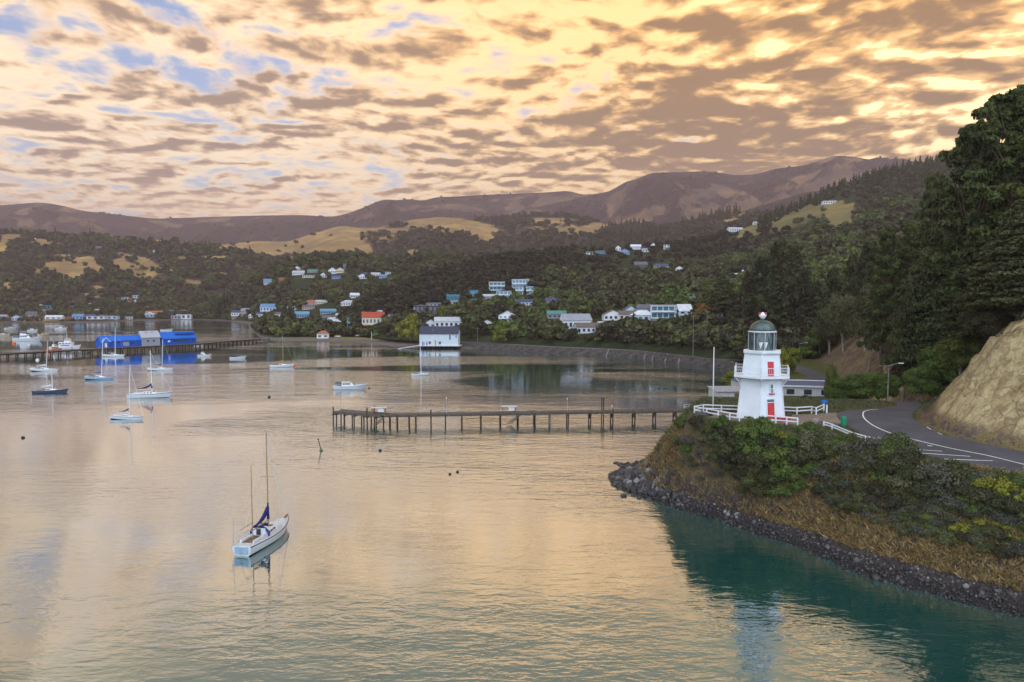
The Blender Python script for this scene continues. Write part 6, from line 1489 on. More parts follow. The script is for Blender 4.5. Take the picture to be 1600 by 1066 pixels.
# ------------------------------------------------------------------ main wharf with its sheds
wz = 2.6
wp = [G(-70, 558, wz), G(0, 552.5, wz), G(145, 545, wz), G(215, 541.5, wz), G(300, 537.5, wz), G(345, 533.5, wz), G(408, 529, wz)]
wo_ = empty('wharf', tuple(wp[2] * Vector((1, 1, 0)) if False else (wp[2].x, wp[2].y, 0))); tag(wo_, 'long low timber wharf on piles carrying the blue sheds', 'wharf')
oo = Vector((wp[2].x, wp[2].y, 0))
t = MB(); t2 = MB(); t3 = MB(); nb_ = 0
for a, b_ in zip(wp, wp[1:]):
    t.bar(a - oo + Vector((0, 2, -.15)), b_ - oo + Vector((0, 2, -.15)), 5.0, .3); t2.bar(a - oo + Vector((0, -.6, -.55)), b_ - oo + Vector((0, -.6, -.55)), .35, .45)
t.build('deck', C['wood'], wo_); t2.build('beam', C['darkwood'], wo_)
tot = []
for a, b_ in zip(wp, wp[1:]):
    n = max(1, int((b_ - a).length / 3.4))
    for k in range(n): tot.append(a.lerp(b_, k / n) - oo)
for q in tot[:95]:
    t = MB()
    for y in (-.5, 4.3): t.tube([(q.x, q.y + y, -2), (q.x, q.y + y, wz - .3)], .24, 6)
    t.bar((q.x, q.y - .6, wz - .75), (q.x, q.y + 4.4, wz - .75), .3); t.build('pile_bent', C['darkwood'], wo_)
def gable(o, w, dp, h, rh, wallm, roofm, z0=0, ov=.35, x0=0, y0=0, wn='wall', rn='roof', mb_=None, rev=False):
    """gabled block, ridge along x; returns wall and roof objects"""
    def rr(x, y, z): return (x0 + x, y0 + y, z0 + z)
    t = MB(); vs = [rr(-w / 2, -dp / 2, 0), rr(w / 2, -dp / 2, 0), rr(w / 2, dp / 2, 0), rr(-w / 2, dp / 2, 0), rr(-w / 2, -dp / 2, h), rr(w / 2, -dp / 2, h), rr(w / 2, dp / 2, h), rr(-w / 2, dp / 2, h), rr(-w / 2, 0, h + rh), rr(w / 2, 0, h + rh)]
    t.add(vs, [(3, 2, 1, 0), (0, 1, 5, 4), (2, 3, 7, 6), (1, 2, 6, 9, 5), (3, 0, 4, 8, 7), (4, 5, 9, 8), (6, 7, 8, 9)]); a = t.build(wn, wallm, o)
    t = MB(); e = ov; sl = rh / (dp / 2); th = .16
    for s_ in (-1, 1):
        vs = [rr(-w / 2 - e, s_ * (dp / 2 + e), h - sl * e + .03), rr(w / 2 + e, s_ * (dp / 2 + e), h - sl * e + .03), rr(w / 2 + e, 0, h + rh + .03), rr(-w / 2 - e, 0, h + rh + .03)]
        vs += [(x, y, z + th) for x, y, z in vs]; t.add(vs, [(0, 1, 2, 3), (7, 6, 5, 4), (0, 4, 5, 1), (1, 5, 6, 2), (2, 6, 7, 3), (3, 7, 4, 0)])
    b_ = t.build(rn, roofm, o); return a, b_
def on_wharf(pa, pb, za): a, b_ = G(pa[0], pa[1], za), G(pb[0], pb[1], za); c = (a + b_) / 2; return c, (b_ - a).length, math.atan2((b_ - a).y, (b_ - a).x)
GREYC = mat('grey_cladding', (0.30, 0.32, 0.38), .7, .3, .06, lines=('X', .6)); GREYR = mat('pale_grey_roofing', (0.42, 0.43, 0.48), .6, .3, .06, lines=('X', .6))
c, wd, an = on_wharf((150, 544), (212, 541), wz)
o = empty('wharf_shed', (c.x, c.y + 3.2, wz), an); tag(o, 'long bright blue gabled shed at the left end of the wharf sheds', 'shed')
gable(o, wd, 7, 3.4, 2.4, C['shedblue'], C['roofblue'])
gable(o, 4.2, 7.4, 3.0, 2.2, C['shedblue'], C['roofblue'], x0=-wd / 2 + 1.4, y0=-.6, wn='porch', rn='porch_roof')
for x, w, z in ((-8.5, 1.8, 1.2), (-1.5, 1.1, 2.6), (5, 1.0, 1.8)): t = MB(); t.box((x, -3.55, z), (w, .1, .9)); t.build('window', C['glass'], o)
t = MB(); t.box((wd / 2 - 8, -3.55, 1.5), (3, .1, 2.2)); t.build('door', GREYC, o)
t = MB(); t.box((-wd / 2 + 1.4, -4.36, 1.3), (1.1, .1, 2.4)); t.build('door', C['white'], o)
t = MB(); t.bar((-wd / 2 - .9, -4.8, 3.0), (-wd / 2 + 1.4, -4.8, 5.3), .22); t.bar((-wd / 2 + 3.7, -4.8, 3.0), (-wd / 2 + 1.4, -4.8, 5.3), .22); t.build('barge_boards', C['white'], o)
c, wd, an = on_wharf((213.5, 541), (242, 539.8), wz)
o = empty('wharf_shed', (c.x, c.y + 3.0, wz), an); tag(o, 'pale grey shed with two skylights between the two blue wharf sheds', 'shed')
gable(o, wd, 8, 4.6, 3.2, GREYC, GREYR)
for x in (-1.6, 1.4): t = MB(); t.box((x, -4.05, 2.6), (.9, .1, .8)); t.build('window', C['glass'], o)
for x in (-1.6, 1.4): t = MB(); t.box((x, -1.2, 7.35), (.9, .9, .12)); t.build('skylight', C['glass'], o)
c, wd, an = on_wharf((243.5, 539.8), (297, 536.8), wz)
o = empty('wharf_shed', (c.x, c.y + 3.0, wz), an); tag(o, 'bright blue shed with dark window row at the right end of the wharf', 'shed')
gable(o, wd - .1, 7.4, 3.5, 3.3, C['shedblue'], C['roofblue'])
t = MB(); t.box((wd / 2 - 6, -1.0, 6.3), (11.5, 3.9, 1.0)); t.build('raised_roof', C['roofblue'], o)
for k in range(6): t = MB(); t.box((-3.2 + k * 1.5, -3.75, 2.1), (1.15, .1, 1.1)); t.build('window', C['glass'], o)
for x, m__ in ((-6.4, 'white'), (8, 'glass')): t = MB(); t.box((x, -3.75, 2.0), (1.3, .1, 1.0)); t.build('window', C[m__], o)
# floating pontoon, ferry and fishing boat alongside
p = G(110, 552); o = empty('pontoon', (p.x, p.y, 0), .08); tag(o, 'grey floating pontoon with gangway in front of the moored ferry', 'pontoon')
t = MB(); t.box((0, 0, .35), (18, 3, .8)); t.build('float', C['conc'], o)
t = MB(); t.bar((4, .5, 1.0), (18, 1.2, 3.2), 1.6, .15); t.build('gangway', C['deck'], o)
for x in (-7, 0, 7): t = MB(); t.tube([(x, 1.7, -2), (x, 1.7, 3)], .2, 6); t.build('guide_pile', C['conc'], o)
def workboat(px, py, L, rz, hullc, cabc, label, hcab=3.2):
    p = G(px, py); o = empty('workboat', (p.x, p.y, 0), R(rz)); tag(o, label, 'boat'); s = L / 12
    hb, out = hull_mesh(L, 4.2 * s, 1.7 * s, .3, .85, .6); hb.build('hull', [C[hullc], C['anti']], o); deck_mb(out).build('deck', C['deck'], o)
    t = MB(); t.box((0, 0, 1.6 * s + 1.1 * s), (.5 * L, 3.2 * s, 2.2 * s)); a = t.build('cabin', C[cabc], o)
    for k in range(4):
        t = MB(); t.box((-.18 * L + .12 * L * k, -1.63 * s, 3.0 * s), (.9 * s, .06, .6 * s)); t.build('window', C['glass'], a)
    t = MB(); t.box((.06 * L, 0, 1.6 * s + 3.0 * s), (.22 * L, 2.4 * s, 1.7 * s), taper=.85); w = t.build('wheelhouse', C['hullw'], o)
    t = MB(); t.box((.06 * L, -1.15 * s, 4.9 * s), (.18 * L, .08, .5 * s)); t.build('window', C['glass'], w)
    t = MB(); t.bar((.02 * L, 0, 5.4 * s), (.02 * L, 0, 8.2 * s), .12); t.bar((.02 * L, -.7, 7.3 * s), (.02 * L, .7, 7.3 * s), .08); t.build('mast', C['hullw'], o)
    t = MB(); t.box((0, -1.66 * s, 2.1 * s), (.34 * L, .05, .45 * s)); t.build('side_stripe', C['red'], o)
    return o
workboat(104, 546, 13, 8, 'hullw', 'hullw', 'white ferry with wheelhouse and red side stripe berthed at the wharf')
workboat(84, 549, 8, 70, 'orange', 'hullcream', 'small orange-hulled fishing boat beside the white ferry')
# stone spit between the wharf and the town point
vs = []; fs = []; N_ = 60
for i in range(N_):
    t_ = i / (N_ - 1); px = 300 + 120 * t_; base = G(px, 536 - 4.5 * t_)
    for j in range(7):
        a = j / 6; w = 9 * math.sin(PI * min(1, .15 + t_)) + 3; h = 1.15 * math.sin(PI * a) * min(1, t_ * 4 + .1) * (1 + .3 * math.sin(i * 2.1) * math.cos(i * .7)) - .1
        vs.append((base.x, base.y + (a - .5) * w + .5 * math.sin(i * 1.3), h))
for i in range(N_ - 1):
    for j in range(6): a = i * 7 + j; fs.append((a, a + 7, a + 8, a + 1))
o = link('shingle_spit', np_mesh('shingle_spit', vs, fs, [C['wall']])); tag(o, 'low dark shingle spit running from the wharf end to the town point', 'spit', kind='structure')
# ------------------------------------------------------------------ sea wall and shore road
def dpt(px, d): return Vector(((px - 800) / FOC * d * 1.0, d, 0))
swp = []
for a in ((716, 406), (740, 400.5), (800, 383), (860, 364.5), (920, 352), (980, 339.5), (1060, 308), (1140, 276.5)):
    dd = a[1]; f = dd * math.cos(PITCH) - (0 - EYE) * math.sin(PITCH); swp.append(Vector(((a[0] - 800) / FOC * f, dd - .4, 0)))
swp += [Vector((86, 262, 0)), Vector((82, 246, 0)), Vector((76, 232, 0))]
o = empty('sea_wall', tuple(swp[3])); tag(o, 'long dark stone sea wall with sloping timber fenders along the bay', 'sea wall'); oo = swp[3].copy()
t = MB(); vs = []; fs = []
Q = resamp([(p.x, p.y) for p in swp], 120)
dq = np.gradient(Q, axis=0); dq /= np.linalg.norm(dq, axis=1)[:, None]
for i in range(len(Q)):
    nx_, ny_ = dq[i][1], -dq[i][0]
    if ny_ > 0: nx_, ny_ = -nx_, -ny_
    for (off_, z) in ((1.3, -1.2), (1.15, .3), (.95, 1.4), (.75, 2.6), (.75, 3.0), (0.0, 3.05), (-.9, 3.05), (-.9, 2.2)):
        jj = .25 * math.sin(i * 1.7 + z * 3) if z < 2 and z > 0 else 0
        vs.append((Q[i][0] - oo.x + nx_ * (off_ + jj), Q[i][1] - oo.y + ny_ * (off_ + jj), z))
for i in range(len(Q) - 1):
    for j in range(7): a = i * 8 + j; fs.append((a, a + 8, a + 9, a + 1))
t.v, t.f, t.mi = vs, fs, [0] * len(fs); t.build('wall_face', C['wall'], o)
t = MB()
for i in range(20, 62): 
    a, b_ = Q[i], Q[i + 1]; t.bar((a[0] - oo.x, a[1] - oo.y, 3.2), (b_[0] - oo.x, b_[1] - oo.y, 3.2), .5, .2)
t.build('concrete_coping', C['conc'], o)
for px in (952, 1006, 1022, 1041, 1062, 1147, 1142):
    f = (px - 716) / (1150 - 716); i = min(len(Q) - 2, int(np.argmin([abs(to_px(q[0], q[1], 2)[0] - px) for q in Q[:100]]))); q = Q[i]
    t = MB(); t.bar((q[0] - oo.x - 1.0, q[1] - oo.y - 2.6, -.3), (q[0] - oo.x + .6, q[1] - oo.y - .8, 3.3), .45, .4); t.build('fender_timber', C['conc'], o)
# shore road behind it
def zroad(x, y): return 2.98 + 0.6 * float(sstep(284, 270, np.array(y)) if x > 80 else 0)
ol = [(q[0] - 0.4 * dq[i][1] * 0, q[1] + .6) for i, q in enumerate(Q[:92])]
il = [(q[0], q[1] + 8.0) for q in Q[:92]]
st = slice(0, 92, 7)
ribbon('road', [tuple(x) for x in ol[st]] + [(96, 270)], [tuple(x) for x in il[st]] + [(102, 282)], C['asphalt'], 100, 3, 0.08, zroad)
# beach strip of the town front
# ------------------------------------------------------------------ boathouse on the water
NAVYR = mat('navy_roofing', (0.05, 0.052, 0.085), .6, .3, .1, lines=('X', .5)); WBLUE = mat('pale_blue_weatherboard', (0.64, 0.71, 0.76), .6, .3, .05, lines=('Z', .3))
za = 1.9
ca, cb_ = G(655.5, 540.5, za), G(716.5, 540, za); c = (ca + cb_) / 2; wd = (cb_ - ca).length
bhs = empty('boathouse', (c.x, c.y + 4.5, za), -.04); tag(bhs, 'large white boathouse with navy roof standing over the water', 'boathouse')
gable(bhs, wd, 9, 6.6, 3.9, WBLUE, NAVYR, ov=.3)
for x, w, z, h, m__ in ((-wd / 2 + 5.8, 1.3, 1.6, 1.6, 'glass'), (.6, 1.3, 1.6, 1.6, 'glass'), (wd / 2 - 4.6, 1.0, 4.8, 2.8, 'glassblue'), (wd / 2 - 1.1, .5, 5.3, 1.6, 'glass'), (wd / 2 - 2.8, .5, 6.0, .5, 'glass')):
    t = MB(); t.box((x, -4.56, z), (w, .12, h)); a = t.build('window', C[m__], bhs)
    t = MB(); t.box((x, -4.6, z + h / 2 + .06), (w + .3, .14, .12)); t.box((x, -4.6, z - h / 2 - .06), (w + .3, .14, .12)); t.build('frame', C['white'], a)
t = MB(); t.box((-1.9, -4.58, 1.5), (.7, .16, 2.9)); t.build('yellow_kayak_rack', C['yellow'], bhs)
for k, cl in enumerate(('canvasblue', 'hullblue', 'white', 'hullnavy')): t = MB(); t.box((-wd / 2 + 1.9 + .75 * k, -4.62, 1.1), (.42, .2, 2.2)); t.build('leaning_board', C[cl], bhs)
t = MB(); t.box((0, 0, -.15), (wd + 2.4, 11.5, .3)); t.build('platform', C['deck'], bhs)
for k in range(9):
    t = MB()
    for y in (-5.2, 0, 5): t.tube([(-wd / 2 - .6 + (wd + 1.2) * k / 8, y, -4), (-wd / 2 - .6 + (wd + 1.2) * k / 8, y, -.3)], .22, 6)
    t.build('pile_row', C['darkwood'], bhs)
t = MB(); t.add([(-wd / 2 - 1, -3, 0), (-wd / 2 - 1, 1.5, 0), (-wd / 2 - 13, 1.5, -1.9), (-wd / 2 - 13, -3, -1.9), (-wd / 2 - 1, -3, -.3), (-wd / 2 - 1, 1.5, -.3), (-wd / 2 - 13, 1.5, -2.2), (-wd / 2 - 13, -3, -2.2)], [(0, 1, 2, 3), (7, 6, 5, 4), (0, 4, 5, 1), (1, 5, 6, 2), (2, 6, 7, 3), (3, 7, 4, 0)]); t.build('slipway', C['deck'], bhs)
t = MB(); t.bar((-wd / 2 - 1, 1.6, .5), (-wd / 2 - 12, 1.6, -1.2), .25); t.build('slipway_rail', C['darkwood'], bhs)
t = MB(); t.tube([(-wd / 2 + 7.5, -3.2, 8.0), (-wd / 2 + 7.5, -3.2, 9.0)], .12, 6); t.build('flue', C['steel'], bhs)

# ------------------------------------------------------------------ houses
WM = {}; RM = {}
def wallm(k):
    if k not in WM: WM[k] = mat(k + '_house_wall', {'white': (.74, .76, .80), 'cream': (.66, .60, .46), 'grey': (.30, .31, .33), 'dark': (.07, .07, .085), 'blue': (.22, .34, .52), 'paleblue': (.50, .62, .72), 'brick': (.28, .13, .09), 'teal': (.06, .30, .38), 'tan': (.40, .31, .22), 'pink': (.55, .38, .36)}[k], .7, .3, .06, .3, lines=('Z', .25))
    return WM[k]
def roofm(k):
    if k not in RM: RM[k] = mat(k + '_house_roof', {'grey': (.30, .31, .36), 'pale': (.48, .50, .54), 'navy': (.06, .07, .14), 'red': (.40, .07, .04), 'orange': (.36, .13, .07), 'brown': (.15, .11, .10), 'teal': (.08, .25, .22), 'white': (.70, .72, .75), 'slate': (.12, .12, .14), 'blue': (.13, .25, .42), 'bright': (.11, .32, .45)}[k], .6, .35, .08, .4, lines=('X', .45))
    return RM[k]
def house(px, py, w, h, wall, roof, label, style='gable', rz=0.0, dp=None, storeys=1, group=None, name='house', wpx=None, cat='house', wins=None):
    """house whose front foot stands on the land seen at (px, py); w, h are picture sizes"""
    p = pick(px, py)
    if p is None: return None
    if p.y > 800 and p.z < 1.5: p = pick(px, py - 4) or p
    sc_ = (p.y / FOC); W_ = w * sc_; H_ = h * sc_; dp = dp or max(5.5, min(10, W_ * .62))
    o = empty(name, (p.x, p.y + dp / 2, p.z), rz + math.atan2(p.x, p.y) * -.35); tag(o, label, cat, group); CLEAR.append((p.x, p.y + 1, max(W_ * .60, 5))); CLEAR.append((p.x - p.x / p.y * 8, p.y - 8, max(W_ * .55, 4))); CLEAR.append((p.x - p.x / p.y * 15, p.y - 15, max(W_ * .45, 3)))
    if p.y > 560: CLEAR.append((p.x - p.x / p.y * 25, p.y - 25, max(W_ * .5, 5))); CLEAR.append((p.x - p.x / p.y * 38, p.y - 38, max(W_ * .5, 5)))
    f = MB(); f.box((0, 0, -2.5), (W_ - .2, dp - .2, 5.0)); f.build('foundation', C['conc'], o)
    if style == 'gable': hw = H_ * .60; wl, rf = gable(o, W_, dp, hw, H_ - hw, wallm(wall), roofm(roof))
    elif style == 'front':                      # gable end to the water
        hw = H_ * .58; q = empty('gable_front', (0, 0, 0)); bpy.data.objects.remove(q)
        t = MB(); vs = [(-W_ / 2, -dp / 2, 0), (W_ / 2, -dp / 2, 0), (W_ / 2, dp / 2, 0), (-W_ / 2, dp / 2, 0), (-W_ / 2, -dp / 2, hw), (W_ / 2, -dp / 2, hw), (W_ / 2, dp / 2, hw), (-W_ / 2, dp / 2, hw), (0, -dp / 2, H_), (0, dp / 2, H_)]
        t.add(vs, [(3, 2, 1, 0), (0, 1, 5, 8, 4), (2, 3, 7, 9, 6), (1, 2, 6, 5), (3, 0, 4, 7), (4, 8, 9, 7), (8, 5, 6, 9)]); wl = t.build('wall', wallm(wall), o)
        t = MB(); e = .35; sl = (H_ - hw) / (W_ / 2)
        for s_ in (-1, 1):
            vs = [(s_ * (W_ / 2 + e), -dp / 2 - e, hw - sl * e + .03), (s_ * (W_ / 2 + e), dp / 2 + e, hw - sl * e + .03), (0, dp / 2 + e, H_ + .03), (0, -dp / 2 - e, H_ + .03)]; vs += [(x, y, z + .16) for x, y, z in vs]
            t.add(vs, [(0, 1, 2, 3), (7, 6, 5, 4), (0, 4, 5, 1), (1, 5, 6, 2), (2, 6, 7, 3), (3, 7, 4, 0)])
        rf = t.build('roof', roofm(roof), o)
    elif style == 'hip':
        hw = H_ * .58; t = MB(); t.box((0, 0, hw / 2), (W_, dp, hw)); wl = t.build('wall', wallm(wall), o); e = .45; k = min(W_, dp) / 2
        t = MB(); t.add([(-W_ / 2 - e, -dp / 2 - e, hw + .02), (W_ / 2 + e, -dp / 2 - e, hw + .02), (W_ / 2 + e, dp / 2 + e, hw + .02), (-W_ / 2 - e, dp / 2 + e, hw + .02), (-W_ / 2 + k, 0, H_), (W_ / 2 - k + .02, 0, H_)], [(3, 2, 1, 0), (0, 1, 5, 4), (1, 2, 5), (2, 3, 4, 5), (3, 0, 4)]); rf = t.build('roof', roofm(roof), o)
    else:                                       # flat or modern
        hw = H_ * .93; t = MB(); t.box((0, 0, hw / 2), (W_, dp, hw)); wl = t.build('wall', wallm(wall), o)
        t = MB(); t.box((0, -.2, hw + .14), (W_ + .8, dp + .9, .26)); rf = t.build('roof', roofm(roof), o)
    n = wins if wins is not None else max(2, min(6, int(W_ / 2.6))); rows = storeys if style != 'glass' else storeys
    fh = hw / max(1, storeys)
    big = style in ('flat', 'glass')
    for s_ in range(storeys):
        for k in range(n):
            x = -W_ / 2 + W_ * (k + .5) / n; ww = W_ / n * (.86 if style == 'glass' else .5); hh = fh * (.62 if big else .45)
            t = MB(); t.box((x, -dp / 2 - .04, fh * s_ + fh * .52), (ww, .1, hh)); a = t.build('window', C['glassblue'] if style == 'glass' else C['glass'], o)
            if p.y < 560: t = MB(); t.box((x, -dp / 2 - .07, fh * s_ + fh * .52 + hh / 2 + .05), (ww + .2, .14, .1)); t.box((x, -dp / 2 - .07, fh * s_ + fh * .52 - hh / 2 - .05), (ww + .2, .14, .1)); t.build('frame', C['white'], a)
    if style == 'glass' or storeys > 1:
        t = MB(); t.box((0, -dp / 2 - .8, fh * (storeys - 1) + .05), (W_ + .4, 1.6, .18)); bk = t.build('balcony', C['white'], o)
        t = MB(); t.box((0, -dp / 2 - 1.55, fh * (storeys - 1) + .95), (W_ + .4, .08, .08))
        for k in range(7): t.box((-W_ / 2 + W_ * k / 6, -dp / 2 - 1.55, fh * (storeys - 1) + .5), (.08, .08, .9))
        t.build('railing', C['white'], bk)
    elif p.y < 700 and style in ('gable', 'hip'):
        t = MB(); t.box((W_ * .22, dp * .1, H_ + .1), (.7, .7, 1.3)); t.build('chimney', wallm('brick'), rf)
    return o
